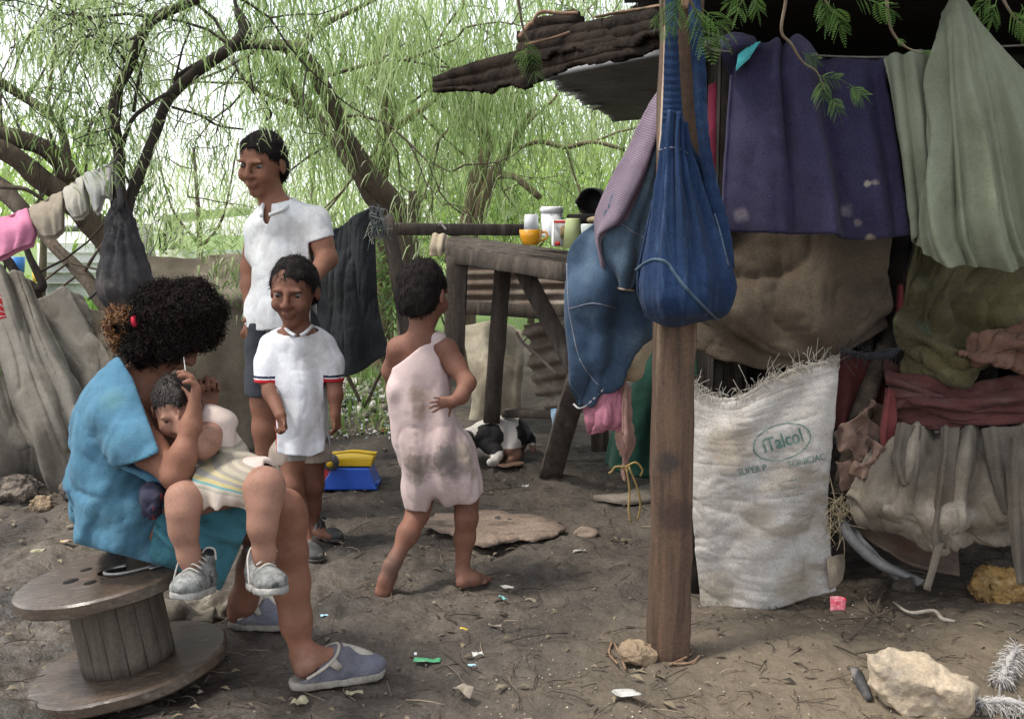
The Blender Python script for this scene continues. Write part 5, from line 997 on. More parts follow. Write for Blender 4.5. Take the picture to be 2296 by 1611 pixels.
# corrugated sheets behind and under the table
o = sheet('corrugated_sheet', m_rust, None, P(1035, 700, 5.6), (lambda d: d/np.linalg.norm(d))(P(1035, 592, 5.65)-P(1035, 700, 5.6)), .29, (lambda d: d/np.linalg.norm(d))(P(1300, 700, 5.2)-P(1035, 700, 5.6)), .75, .056, .012, seed=4); tag(o, 'rusty corrugated sheet fixed lengthwise behind the table legs', 'sheet metal', 'corrugated sheets by the table')
o = sheet('corrugated_sheet', m_rust, None, P(1220, 935, 5.15), (lambda d: d/np.linalg.norm(d))(P(1175, 722, 5.2)-P(1220, 935, 5.15)), .48, (lambda d: d/np.linalg.norm(d))(P(1300, 925, 5.0)-P(1220, 935, 5.15)), .26, .075, .016, seed=9); tag(o, 'rusty corrugated sheet standing under the table brace', 'sheet metal', 'corrugated sheets by the table')
b = MB(); b.beam(P(1030, 688, 5.52), P(1290, 704, 5.15), .07, .03, .003, wear=.004); tag(b.build('plank', m_wood), 'weathered plank running under the lengthwise corrugated sheet', 'plank')
m_sack2 = fabric('dirty_white_sack', (.50, .45, .36), (.40, .35, .27), (.27, .23, .17), scale=6, s3=3.5, f3=.55, fine=.2)
tag(patch('sack', [[(1032, 730, 5.75), (1090, 722, 5.72), (1150, 728, 5.68), (1170, 740, 5.68)], [(1045, 800, 5.65), (1095, 800, 5.56), (1150, 805, 5.52), (1174, 800, 5.55)], [(1055, 870, 5.62), (1100, 870, 5.53), (1150, 872, 5.5), (1168, 872, 5.54)], [(1050, 945, 5.66), (1100, 945, 5.6), (1150, 942, 5.58), (1165, 935, 5.6)]], m_sack2, 44, 50, fold=lambda u, v: .012*np.sin(2*math.pi*(1.6*u+.4*v)), noise=.014, nscale=5, thick=.006), 'dirty white sack standing behind the table legs', 'sack')
b = MB(); b.tube([P(1158, 745, 5.0), P(1172, 768, 4.95), P(1210, 800, 4.85), P(1250, 840, 4.75)], .008, 6, 5, rough=.3); b.tube([P(1172, 768, 4.95), P(1186, 752, 4.95)], .004, 5, 2); tag(b.build('rope', fabric('rag_rope', (.28, .22, .2), fine=.25)), 'ragged rope stretched across the upright corrugated sheet', 'rope')
pk = empty('packet', P(1236, 950, 4.72), 'crumpled blue and white packet beside the splayed table leg', 'packet'); 
patch('wrapper', [[(1236, 918, 4.72), (1246, 915, 4.7), (1258, 918, 4.7)], [(1234, 940, 4.7), (1244, 940, 4.67), (1252, 938, 4.68)], [(1234, 972, 4.7), (1238, 974, 4.69), (1242, 968, 4.7)]], mat('blue_white_print', (.12, .38, .62), (.7, .75, .78), scale=18, bump=.1, rough=.4), 16, 20, noise=.01, nscale=12, thick=.002, parent=pk)
# ---------------------------------------------------------------- left: screens, washing, bag
m_tarp = fabric('grey_burlap', (.27, .25, .215), (.19, .175, .15), (.14, .125, .107), scale=3, s3=2, f3=.54, fine=.22, bscale=130)
def tf(u, v): 
    d = u-.32*v
    return .085*np.sin(2*math.pi*(1.6*d+.2))+.03*ridge(np.stack([d*7, v*1.5, 0*u], -1))+.035*np.sin(2*math.pi*(3.3*d+.1)+1.2*v)+.012*np.sin(2*math.pi*(7*d)-2*v)
tag(patch('tarp', [[(-80, 590, 4.7), (-20, 605, 4.72), (30, 622, 4.75), (80, 640, 4.8), (128, 652, 4.85), (185, 672, 4.9)], [(-80, 740, 4.55), (-10, 745, 4.57), (60, 750, 4.62), (120, 755, 4.66), (168, 752, 4.75), (200, 745, 4.85)], [(-80, 890, 4.45), (0, 890, 4.45), (80, 880, 4.5), (150, 862, 4.56), (205, 832, 4.66), (238, 815, 4.75)], [(-80, 1010, 4.4), (10, 1010, 4.4), (90, 1000, 4.42), (160, 985, 4.5), (215, 960, 4.55), (262, 940, 4.65)], [(-80, 1118, 4.45), (10, 1116, 4.45), (90, 1108, 4.48), (170, 1095, 4.52), (230, 1080, 4.55), (290, 1070, 4.6)]], m_tarp, 130, 110, fold=tf, noise=.014, nscale=3.5, thick=.006), 'large pale grey tarp slung in diagonal folds behind the seated woman', 'tarp', 'screens round the yard')
m_burl2 = fabric('tan_burlap', (.27, .235, .18), (.19, .162, .124), (.14, .118, .09), scale=3.5, s3=1.8, f3=.52, fine=.25, bscale=130, stains=[(P(590, 590, 5.1), .12, (.12, .10, .08))])
def sf(u, v): return .03*np.sin(2*math.pi*(.9*u+.5*v))+.012*np.sin(2*math.pi*(4*u))*(.3+.7*v)-.05*np.exp(-((v-.28-.05*np.sin(3*u))/.05)**2)*np.clip(u*2-.3, 0, 1)
tag(patch('burlap_screen', [[(325, 572, 5.25), (400, 572, 5.25), (480, 568, 5.28), (560, 572, 5.3), (640, 580, 5.35)], [(330, 660, 5.15), (400, 670, 5.12), (480, 672, 5.14), (560, 680, 5.2), (640, 680, 5.3)], [(340, 820, 5.15), (410, 820, 5.12), (490, 820, 5.14), (570, 820, 5.2), (640, 820, 5.3)], [(340, 1030, 5.15), (420, 1030, 5.12), (500, 1025, 5.14), (580, 1022, 5.2), (645, 1015, 5.3)]], m_burl2, 100, 90, fold=sf, noise=.012, nscale=4, thick=.006), 'tan burlap screen standing behind the woman and the boys', 'burlap', 'screens round the yard')
tag(patch('burlap_screen', [[(188, 688, 5.0), (230, 694, 5.0), (280, 690, 5.0), (345, 700, 5.05)], [(202, 770, 4.95), (240, 770, 4.95), (285, 770, 4.95), (350, 780, 5.0)], [(222, 860, 4.95), (255, 860, 4.95), (295, 860, 4.95), (350, 860, 5.0)], [(240, 1060, 4.95), (270, 1060, 4.95), (300, 1060, 4.95), (355, 1050, 5.0)]], m_burl2, 50, 60, fold=sf, noise=.012, thick=.006, seed=4), 'narrow grey burlap strip hanging just behind the woman\'s back', 'burlap', 'screens round the yard')
b = MB(); b.tube([P(200, 770, 4.82), P(212, 790, 4.8), P(228, 815, 4.8)], [.02, .03, .02], 8, 4, rough=.5); tag(b.build('rag', fabric('black_rag_small', (.025, .025, .035))), 'black scrap of cloth caught on the tarp edge behind the woman', 'rag')
m_shade = fabric('black_shade_net', (.045, .05, .055), (.028, .03, .034), (.07, .075, .08), scale=5, s3=2, f3=.56, fine=.35, bscale=130, bump=.7)
sh = empty('shade_cloth', P(800, 850, 5.0), 'black shade cloth stretched to the fence post, frayed at its top corner', 'shade cloth', 'screens round the yard')
def hf(u, v): return .03*np.sin(2*math.pi*(.8*u+.5*v+.1))*v+.012*np.sin(2*math.pi*(2.5*u-.8*v))+.012*ridge(np.stack([u*6+v, v*2.5, 0*u], -1))
patch('net', [[(690, 545, 5.05), (745, 515, 5.03), (792, 486, 5.0), (838, 458, 4.98)], [(690, 640, 5.05), (745, 620, 5.0), (795, 600, 4.97), (842, 575, 4.98)], [(690, 750, 5.05), (750, 735, 5.0), (805, 715, 4.95), (850, 690, 4.97)], [(690, 850, 5.05), (755, 848, 5.0), (815, 830, 4.97), (872, 792, 4.98)]], m_shade, 70, 80, fold=hf, noise=.006, nscale=5, thick=.003, parent=sh)
b = MB()
for k in range(120):
    p = P(846+rng.normal(0, 6), 468+rng.uniform(-8, 40), 4.97); b.tube([p, p+rng.normal(0, .018, 3)-[0, 0, .03], p+rng.normal(0, .025, 3)-[0, 0, rng.uniform(.04, .10)]], .0016, 3, 3, False, tint=rng.uniform(0, 1))
b.build('frayed_thread', mat('net_thread', (.1, .12, .12), tint=[(.03, .035, .04), (.13, .16, .17), (.35, .33, .28)], bump=0), sh)
m_bagn = fabric('black_mesh_bag', (.050, .048, .052), (.033, .032, .034), (.10, .09, .085), scale=8, s3=5, f3=.55, fine=.3, bump=.7)
mb = empty('mesh_bag', P(280, 690, 4.2), 'bulging black cloth bag tied in the fork of the slim dark tree', 'bag')
s = SDF(P(190, 720, 4.2)-[.05, .28, .05], P(370, 430, 4.2)+[.05, .28, .08], .009)
k = mpp(280, 600, 4.2)
s.chain([(P(268, 455, 4.2), 12*k), (P(270, 500, 4.2), 26*k), (P(274, 560, 4.18), 40*k), (P(278, 620, 4.17), 54*k), (P(282, 655, 4.17), 56*k)], .03)
s.cone(P(245, 630, 4.17), 22*k, P(222, 638, 4.17), 9*k, .03); s.cone(P(300, 640, 4.17), 26*k, P(338, 640, 4.17), 12*k, .03); s.ell(P(280, 650, 4.17), (52*k, .12, 40*k), None, .03)
cb = P(272, 455, 4.18)
def bagfold(p):
    a = np.arctan2(p[:, 1]-cb[1], p[:, 0]-cb[0]-.12*(cb[2]-p[:, 2])*.1); d = np.clip((cb[2]-p[:, 2])/.4, 0, 1)
    return .011*np.sin(a*11+2*np.sin(d*4))*(1-.75*d)+.006*np.sin(a*23+3)*(1-.6*d)+.006*fbm(p*14)
s.disp(bagfold); s.build('bag_body', m_bagn, mb)
b = MB(); b.tube([P(238, 650, 4.12), P(243, 665, 4.1), P(240, 670, 4.1)], [.006, .008, .002], 6, 3); b.build('corner_tail', m_bagn, mb)
b = MB(); b.tube([P(225, 645, 4.15), P(205, 665, 4.13), P(196, 672, 4.13)], [.004, .006, .002], 6, 3)
b.build('corner_tail', m_bagn, mb)
b = MB(); b.tube([P(262, 480, 4.2), P(270, 455, 4.17), P(262, 400, 4.36), P(265, 380, 4.43)], .012, 7, 4, rough=.4); b.build('tie', m_bagn, mb)
# clothesline
line = [P(-40, 500, 4.6), P(60, 478, 4.55), P(140, 435, 4.5), P(245, 368, 4.4), P(262, 350, 4.38)]
b = MB(); b.tube(line, .0025, 5, 5); tag(b.build('clothesline', fabric('line_cord', (.3, .3, .3))), 'sagging clothesline tied to the slim dark tree', 'clothesline')
def washing(label, rows, m, cat, back=None, nm=None, parts=None):
    r_ = empty(nm or cat.replace(' ', '_'), P(rows[-1][0][0], rows[-1][0][1], rows[-1][0][2]), label, cat, 'washing on the clothesline')
    rws = [[(x, y+8, Y+.02) for x, y, Y in rows[0]], [(x, y-1, Y+.01) for x, y, Y in rows[0]]]+rows
    patch('cloth_body', rws, m, 40, 44, fold=pleats([(1.7, .008, .2, .35), (3.6, .004, .1, .4)]), noise=.004, nscale=9, thick=.004, parent=r_)
    patch('back_panel', [[(x+5, y+2, Y+.025) for x, y, Y in r] for r in rows[:-1]]+[[(x+6, y+8, Y+.03) for x, y, Y in rows[-1]]], m, 30, 30, fold=pleats([(1.5, .006, .4, .35)]), noise=.004, thick=.004, parent=r_, seed=5)
    return r_
m_pinkw = fabric('pink_washing', (.62, .24, .36), (.52, .19, .30), fine=.1)
washing('pink garment with ruffled hem hanging at the left end of the clothesline', [[(-20, 496, 4.56), (10, 488, 4.55), (40, 478, 4.54), (62, 470, 4.53)], [(-22, 520, 4.53), (8, 515, 4.5), (45, 505, 4.48), (72, 500, 4.5)], [(-25, 550, 4.52), (8, 542, 4.49), (42, 532, 4.47), (78, 522, 4.5)], [(-25, 584, 4.52), (5, 575, 4.49), (32, 560, 4.48), (70, 545, 4.5)]], m_pinkw, 'washing', nm='garment')
m_khaki = fabric('khaki_cloth', (.37, .32, .25), (.30, .255, .2), fine=.12)
washing('khaki shorts on the clothesline beside the pink garment', [[(63, 470, 4.53), (90, 456, 4.52), (115, 442, 4.5), (138, 430, 4.49)], [(68, 490, 4.5), (92, 480, 4.47), (118, 468, 4.46), (140, 455, 4.46)], [(76, 510, 4.49), (96, 505, 4.46), (120, 495, 4.45), (140, 480, 4.46)], [(82, 520, 4.5), (100, 528, 4.47), (122, 528, 4.46), (138, 512, 4.47)]], m_khaki, 'shorts')
m_off = fabric('offwhite_cloth', (.52, .50, .44), (.44, .42, .36), fine=.12)
washing('off white shorts hanging in the middle of the clothesline', [[(138, 430, 4.48), (158, 415, 4.47), (172, 405, 4.46), (184, 396, 4.46)], [(142, 450, 4.46), (160, 438, 4.43), (176, 428, 4.42), (186, 415, 4.42)], [(146, 470, 4.45), (162, 462, 4.42), (178, 455, 4.41), (190, 440, 4.42)], [(158, 488, 4.46), (170, 486, 4.43), (182, 484, 4.42), (193, 470, 4.43)]], m_off, 'shorts')
m_wht = fabric('white_cloth', (.66, .66, .63), (.58, .58, .55), fine=.1, trans=.25)
washing('white cloth hanging next to the tree at the upper end of the clothesline', [[(182, 400, 4.45), (205, 384, 4.43), (228, 374, 4.42), (247, 368, 4.41)], [(188, 418, 4.42), (208, 405, 4.4), (230, 395, 4.39), (248, 390, 4.39)], [(194, 438, 4.41), (212, 428, 4.38), (232, 418, 4.37), (248, 412, 4.38)], [(204, 470, 4.42), (218, 474, 4.39), (230, 440, 4.38), (246, 442, 4.39)]], m_wht, 'washing', nm='white_cloth')
tag(patch('garment', [[(-20, 650, 4.3), (-8, 655, 4.28), (2, 662, 4.28)], [(-20, 690, 4.28), (-5, 690, 4.25), (10, 695, 4.26)], [(-20, 715, 4.28), (-2, 716, 4.25), (15, 712, 4.26)]], mat('red_white_cloth', (.60, .04, .05), (.50, .03, .04), bump=.2, uvwave=(1.2, (.6, .5, .45), 'Y', .8, 0)), 16, 16, noise=.004, thick=.004), 'red garment with pale hem peeking in at the left edge', 'garment')
# white building and stuff far behind at the left
bw = empty('building', P(330, 600, 15), 'low white building with a grey board lean-to far behind the clothesline', 'building')
b = MB(); a_, e_ = P(95, 620, 15.0), P(420, 600, 16.5); z0 = .1
def upright(name, x0, x1, yt, yb, Y, m, th=.12):
    b = MB(); p0, p1 = P(x0, yb, Y), P(x1, yb, Y); pt_ = P(x0, yt, Y); b.box([(p0[0]+p1[0])/2, Y, (p0[2]+pt_[2])/2], [p1[0]-p0[0], th, pt_[2]-p0[2]], None, .01); b.sm = False; return b.build(name, m, bw)
m_wall = mat('white_wall', (.86, .86, .85), (.80, .80, .79), scale=2, rough=.9, bump=.2, bscale=20)
m_gboard = mat('grey_boards', (.33, .32, .29), (.22, .21, .19), scale=3, rough=.9, stretch=(6, 6, .5))
upright('wall', 92, 318, 520, 668, 15, m_wall); upright('wall', 318, 560, 560, 655, 15.2, m_wall)
for y in (545, 566, 588, 610, 634): upright('ledge', 92, 318, y, y+1.6, 14.92, m_wall, .03)
upright('lean_to', 312, 345, 505, 600, 14.6, m_gboard); upright('lean_to', 372, 412, 500, 560, 15.0, m_gboard)
upright('doorway', 360, 372, 515, 570, 14.85, m_dark)
b = MB(); p0, p1 = P(80, 516, 15), P(330, 510, 15); b.beam(p0+[0, .3, 0], p1+[0, .3, 0], .4, .04, .01, up=(0, .2, 1)); b.build('roof', m_tinroof, bw)
b = MB(); q0, q1 = P(360, 492, 15), P(560, 470, 15); b.beam(q0, q1, .5, .04, .01, up=(0, .2, 1)); b.build('roof', m_wall, bw)
b = MB(); b.lathe([(0, 0), (.06, 0), (.075, .14), (0, .14)], P(38, 612, 9.0)); tag(b.build('bucket', plastic('blue_plastic_far', (.05, .22, .6))), 'small blue bucket on the grass behind the pink garment', 'bucket')
b = MB(); b.lathe([(0, 0), (.035, 0), (.04, .08), (0, .08)], P(84, 632, 9.0)); tag(b.build('tub', plastic('yellow_plastic_far', (.75, .48, .05))), 'small yellow tub on the grass behind the forked stump', 'bucket')
# ---------------------------------------------------------------- people
def J(px, py, Y, r): return (P(px, py, Y), r*mpp(px, py, Y))
def box_of(x0, y0, x1, y1, Y0, Y1):
    c = [P(x, y, Y) for x in (x0, x1) for y in (y0, y1) for Y in (Y0, Y1)]; return np.min(c, 0), np.max(c, 0)
def nrm(v): v = np.array(v, float); return v/(np.linalg.norm(v)+1e-9)
def hand(S, w, a, t, L, curl=(.5, .5, .5), thumb=(.6, .8, .2), spread=.06, tc=.3):
    """palm + five fingers: w wrist, a towards the fingers, t towards the thumb; fingers curl towards n = a x t side"""
    a = nrm(a); t = nrm(np.array(t, float)-a*np.dot(a, t)); n = np.cross(a, t)
    w = np.array(w, float)
    for o, pl in ((.15, .46), (.05, .50), (-.05, .48), (-.15, .43)): S.cone(w+t*o*.55*L, .085*L, w+a*pl*L+t*o*L, .068*L, .012)
    for f, (o, pl, fl, r) in enumerate(((.17, .47, .40, .050), (.06, .51, .45, .052), (-.055, .49, .42, .049), (-.16, .43, .33, .043))):
        p = w+a*pl*L+t*o*L; ang = 0; d0 = nrm(a+t*spread*(1.5-f)*1.2)
        for s_, c in zip((.46, .30, .24), curl):
            ang += c*(1+.06*f); d = d0*math.cos(ang)+n*math.sin(ang); q = p+d*fl*L*s_; S.cone(p, r*L, q, r*L*.9, .0035); p = q
    p = w+a*.14*L+t*.13*L; d = nrm(a*thumb[0]+t*thumb[1]+n*thumb[2]); S.cone(w+a*.1*L, .07*L, p+d*.08*L, .062*L, .01); q = p+d*.26*L; S.cone(p, .062*L, q, .052*L, .005)
    d2 = nrm(d+n*tc+a*.2*tc); S.cone(q, .053*L, q+d2*.19*L, .042*L, .004)
def head(S, c, H, f, u, ears=True):
    f = nrm(f); u = nrm(np.array(u, float)-f*np.dot(f, u)); s = np.cross(f, u); c = np.array(c, float); M = np.stack([s, f, u], -1)
    S.ell(c+u*.13*H-f*.03*H, (.335*H, .42*H, .37*H), M, .02); S.ell(c-u*.17*H+f*.09*H, (.255*H, .27*H, .30*H), M, .03); S.ell(c-u*.43*H+f*.23*H, (.10*H, .09*H, .075*H), M, .03)
    for sg in (-1, 1):
        S.ell(c+f*.385*H+u*.005*H+s*sg*.15*H, (.085*H, .07*H, .055*H), M, .02, 'sub'); S.ell(c+f*.31*H-u*.14*H+s*sg*.17*H, (.09*H, .08*H, .09*H), M, .03)
        S.ell(c+f*.375*H+u*.085*H+s*sg*.13*H, (.10*H, .035*H, .03*H), M, .015)
        S.ell(c+f*.345*H-u*.035*H+s*sg*.15*H, (.07*H, .035*H, .018*H), M, .006)
        if ears:
            S.ell(c+s*sg*.345*H-f*.03*H-u*.03*H, (.04*H, .075*H, .115*H), M, .008); S.ell(c+s*sg*.385*H+f*.0*H-u*.02*H, (.025*H, .04*H, .07*H), M, .008, 'sub')
    S.cone(c+f*.40*H+u*.05*H, .030*H, c+f*.475*H-u*.125*H, .055*H, .015)
    for sg in (-1, 1): S.ell(c+f*.425*H-u*.14*H+s*sg*.055*H, (.04*H, .045*H, .035*H), M, .01)
    S.ell(c+f*.375*H-u*.255*H, (.105*H, .055*H, .028*H), M, .008); S.ell(c+f*.37*H-u*.305*H, (.09*H, .05*H, .03*H), M, .008); S.cone(c+f*.43*H-u*.281*H-s*.09*H, .007*H, c+f*.43*H-u*.281*H+s*.09*H, .007*H, .006, 'sub')
    return f, u, s
m_eye = mat('eye_white', (.26, .22, .19), bump=0, rough=.4, spec=.6, fine=0); m_iris = mat('iris_dark', (.02, .012, .008), bump=0, rough=.15, spec=.7, fine=0)
def eyes(c, H, f, u, s, parent):
    for sg in (-1, 1):
        e = c+f*.332*H+u*.005*H+s*sg*.15*H; b = MB(); r = .043*H; b.lathe([(r*math.sin(math.pi*k/12)+1e-7*(k in (0, 12)), -r*math.cos(math.pi*k/12)) for k in range(13)], e, axis=f, sides=18)
        b.build('eye', [m_eye, m_iris], parent, fmat=lambda C: (((C-e)@f) > r*.62).astype(int))
m_hair = mat('hair_black', (.016, .012, .011), (.010, .008, .008), scale=30, rough=.75, bump=.4, bscale=200, spec=.12, tint=None)
def grow(V, N_, n, L, flow, wd, b, curl=0, sel=None):
    idx = np.arange(len(V)) if sel is None else np.where(sel)[0]
    k = rng.choice(idx, n); p = V[k]-N_[k]*.004; nn = N_[k]; f = flow(p, nn); f = f/np.linalg.norm(f, axis=1)[:, None]
    l = L*rng.uniform(.5, 1.2, n)[:, None]; side = np.cross(f, nn); side /= np.linalg.norm(side, axis=1)[:, None]+1e-6
    f = f+rng.normal(0, .16, (n, 3)); w_ = wd*rng.uniform(.6, 1.4, n)[:, None]
    a0, a1, a2 = p, p+nn*.0055+f*l*.5, p+nn*.003+f*l
    Vv = np.stack([a0-side*w_, a0+side*w_, a1-side*w_*.8, a1+side*w_*.8, a2], 1).reshape(-1, 3); i = np.arange(n)[:, None]*5
    b.add(Vv, i+[0, 1, 3, 2]); b.t.append(i+[2, 3, 4]+b.n-len(Vv)); b.tt.append(np.full(n, .5))
def normals(V, Q):
    fn = np.cross(V[Q[:, 2]]-V[Q[:, 0]], V[Q[:, 3]]-V[Q[:, 1]]); N_ = np.zeros_like(V)
    for k in range(4): np.add.at(N_, Q[:, k], fn)
    return N_/(np.linalg.norm(N_, axis=1)[:, None]+1e-12)
def short_hair(c, H, f, u, s, parent, front=.30, low=-.05, n=3600, back=-.34, m=None, vol=.02):
    S = SDF(c-.75*H, c+.75*H, .006); M = np.stack([s, f, u], -1)
    S.ell(c+u*.14*H-f*.04*H, (.355*H, .44*H, .395*H), M, .02); S.ell(c-u*.12*H-f*.16*H, (.31*H, .29*H, .28*H), M, .03)
    S.disp(lambda p: .0035*fbm(p*45)+.004*fbm(p*18))
    hn = lambda X, Y, Z: .010*vnoise(np.stack(np.broadcast_arrays(X*55, Y*55, Z*55), -1))+.004*vnoise(np.stack(np.broadcast_arrays(X*160, Y*160, Z*160), -1))
    S.cut(c+f*front*H+u*.12*H, nrm(f*.9-u*.62), hn); S.cut(c+u*low*H, nrm(-u+f*.9), hn); S.cut(c+u*back*H, -u, hn)
    for sg in (-1, 1): S.ell(c+s*sg*.38*H+f*.02*H-u*.09*H, (.10*H, .11*H, .14*H), M, .01, 'sub')
    V, Q = S.mesh(); N_ = normals(V, Q); b = MB(); b.add(V, Q); crown = c+u*.5*H-f*.12*H
    grow(V, N_, n, .085*H, lambda p, nn: (lambda d: d-nn*(d*nn).sum(1)[:, None]+nn*.012)((p-crown)-u*.15*H), .0011, b)
    return b.build('hair', m or m_hair, parent, True)
m_under = fabric('under_layer_cloth', (.30, .29, .28), (.26, .25, .24), fine=.1)
def clad(x0, x1, y0, y1, Y):
    a, b_ = P(x0, y0, Y), P(x1, y1, Y)
    return lambda C: ((C[:, 0] > a[0]) & (C[:, 0] < b_[0]) & (C[:, 2] < a[2]) & (C[:, 2] > b_[2])).astype(int)
def skin(n, c1, c2, stains=()): return mat(n, c1, c2, scale=9, rough=.62, bump=.4, bscale=110, spec=.25, fine=.09, c3=tuple(.72*x for x in c2), s3=9, f3=.6, bdist=.002, stains=stains, sss=.12)
def cloth_sdf(name, m, parent, lo, hi, h, build, cuts, folds, t=.012, fmat=None, relax=2):
    S = SDF(lo, hi, h); build(S)
    if folds: S.disp(folds)
    D0 = S.D.copy(); cuts(S); S.hollow(D0, t); return S.build(name, m, parent, relax, fmat=fmat)
def px_plane(a, b_, Y, toward):
    """cutting plane through two picture points (seen edge-on); 'toward' is a picture point on the side to remove"""
    A_, B2 = P(*a, Y), P(*b_, Y); n = np.cross(B2-A_, P(a[0], a[1], Y+1)-A_); n = nrm(n)
    if np.dot(P(*toward, Y)-A_, n) < 0: n = -n
    return A_, n

# ---- boy in white polo shirt
g1, g2 = G(697, 1248), G(735, 1208)
YB = 3.82
boy = empty('person', (P(675, 1220, 3.8)[0], 3.8, float(ground_z(-.8, 3.8))), 'small boy in an oversized white polo shirt and beige shorts, standing facing the camera', 'person')
sk_b = skin('skin_boy', (.205, .092, .058), (.15, .066, .043))
lo, hi = box_of(570, 560, 785, 1265, 3.45, 4.2); S = SDF(lo, hi, .005)
hc, HB = P(660, 652, YB-.02), 150*mpp(660, 645, YB); f, u, s = head(S, hc, HB, (-.08, -1, -.16), (.03, 0, 1))
S.chain([J(664, 700, YB, 27), J(667, 745, YB, 27)], .02); S.chain([J(668, 770, YB, 46), J(672, 880, YB, 48), J(675, 1000, YB, 50)], .04, sq=1.25)
S.chain([J(668, 765, YB, 30), J(612, 772, YB, 24), J(601, 845, YB-.05, 21), J(608, 880, YB-.085, 18), J(629, 930, YB-.165, 13)], .02)
hand(S, J(630, 930, YB-.168, 1)[0], (.18, -.12, -1), (.75, -.6, .1), 62*mpp(630, 940, YB), (.9, 1.0, .6), (.75, .45, .45))
S.chain([J(668, 765, YB, 30), J(722, 770, YB, 24), J(748, 845, YB-.02, 20), J(752, 885, YB-.05, 16), J(752, 930, YB-.07, 12)], .02)
hand(S, J(752, 930, YB-.07, 1)[0], (.15, -.08, -1), (-.55, -.8, 0), 60*mpp(750, 940, YB), (.8, .8, .5), (.8, .3, -.3))
S.chain([J(650, 1000, YB, 32), J(656, 1090, YB-.05, 25), J(664, 1140, YB-.05, 25), J(688, 1212, g1[1]+.03, 14)], .025)
S.chain([J(700, 1000, YB, 32), J(700, 1085, YB+.03, 25), J(694, 1130, YB+.06, 24), J(704, 1182, g2[1]+.02, 14)], .025)
S.chain([J(690, 1222, g1[1]+.03, 15), J(700, 1236, g1[1]-.04, 14)], .01); S.chain([J(706, 1186, g2[1]+.02, 14), J(725, 1196, g2[1]-.02, 12), J(745, 1202, g2[1]-.05, 9)], .01)
S.build('body', [sk_b, m_under], boy, fmat=lambda C: clad(632, 722, 770, 1024, YB)(C)*(C[:, 1] > YB-.11)); eyes(hc, HB, f, u, s, boy); short_hair(hc, HB, f, u, s, boy)
m_white = fabric('white_pique', (.74, .75, .78), (.66, .67, .70), (.60, .58, .56), scale=4, s3=5, f3=.62, fine=.07, bscale=130, stains=[(P(690, 870, 3.7), .012, (.5, .45, .4)), (P(700, 840, 3.7), .008, (.45, .4, .35))])
m_red = fabric('red_ribbing', (.55, .03, .04), fine=.1); m_navy = fabric('navy_ribbing', (.03, .035, .07), fine=.1)
lo, hi = box_of(560, 715, 785, 1040, 3.5, 4.15)
def bshirt(S):
    S.chain([J(668, 772, YB, 54), J(670, 860, YB, 60), J(672, 930, YB, 64), J(674, 1040, YB, 75)], .04, sq=1.0)
    S.chain([J(650, 764, YB, 38), J(616, 778, YB, 32), J(604, 815, YB-.03, 31), J(600, 880, YB-.065, 31)], .035)
    S.chain([J(690, 762, YB, 38), J(718, 778, YB, 31), J(738, 815, YB-.01, 29), J(750, 880, YB-.04, 27)], .035)
    S.chain([J(668, 740, YB, 34), J(668, 762, YB, 48)], .03)
def bfold(p):
    x = (p[:, 0]-P(670, 900, YB)[0]); z = p[:, 2]; zz = np.clip((P(670, 780, YB)[2]-z)/.4, 0, 1)
    return .006*ridge(p*[8, 8, 3])*zz+.005*np.sin(x*62+3*zz+1)*zz*1.3+.004*np.sin(x*31-5*z*3)*zz+.004*fbm(p*[9, 9, 4]+3)+.003*ridge(p*[16, 16, 10])
def bcuts(S):
    S.cut(P(670, 1006, YB), (0, 0, -1), lambda X, Y, Z: .006*np.sin(X*28+1)+.004*np.sin(X*60+Y*20))
    n = nrm([0, 0, -1]); 
    for (x0, x1, yy) in ((570, 630, 851), (730, 775, 851)):
        lo_, hi_ = P(x0-25, 0, YB)[0], P(x1+(-2 if x0 == 570 else 20), 0, YB)[0]
        z = P(600, yy, YB)[2]; X, Z_ = S.ax[0][:, None, None], S.ax[2][None, None, :]
        mask = ((X < P(627, 851, YB)[0] if x0 == 570 else X > P(733, 851, YB)[0]) & (Z_ < z))[..., :] if False else ((X < P(627, 851, YB)[0]) if x0 == 570 else (X > P(733, 851, YB)[0])) & (Z_ < z); S.D = np.where(mask+0*S.D > 0, np.maximum(S.D, (z-Z_)), S.D).astype(np.float32)
    S.cut(P(668, 738, YB), (0, -.25, 1)); S.ell(P(667, 735, YB-.06), (24*.00166, .05, 20*.00166), None, .004, 'sub')
zc = [P(600, q, YB)[2] for q in (847, 842.5, 840.5, 836.5)]
xl, xr = P(630, 850, YB)[0], P(731, 850, YB)[0]
def bband(C):
    sl_ = (C[:, 0] < xl) | (C[:, 0] > xr); z = C[:, 2]
    return np.where(sl_ & (z < zc[1]), 1, np.where(sl_ & (z > zc[2]) & (z < zc[3]), 2, 0))
cloth_sdf('polo_shirt', [m_white, m_red, m_navy], boy, lo, hi, .0045, bshirt, bcuts, bfold, fmat=bband)
b = MB()
for (x0, y0, x1, y1) in ((638, 738, 662, 752), (700, 736, 674, 752)):
    b.tube([P(x0, y0-6, YB-.02), P((x0+x1)/2, (y0+y1)/2, YB-.085), P(x1, y1, YB-.10)], .007, 8, 4)
b.build('collar', m_white, boy)
m_short = fabric('beige_shorts', (.34, .28, .235), (.28, .23, .19), fine=.12); lo, hi = box_of(585, 970, 775, 1060, 3.5, 4.15)
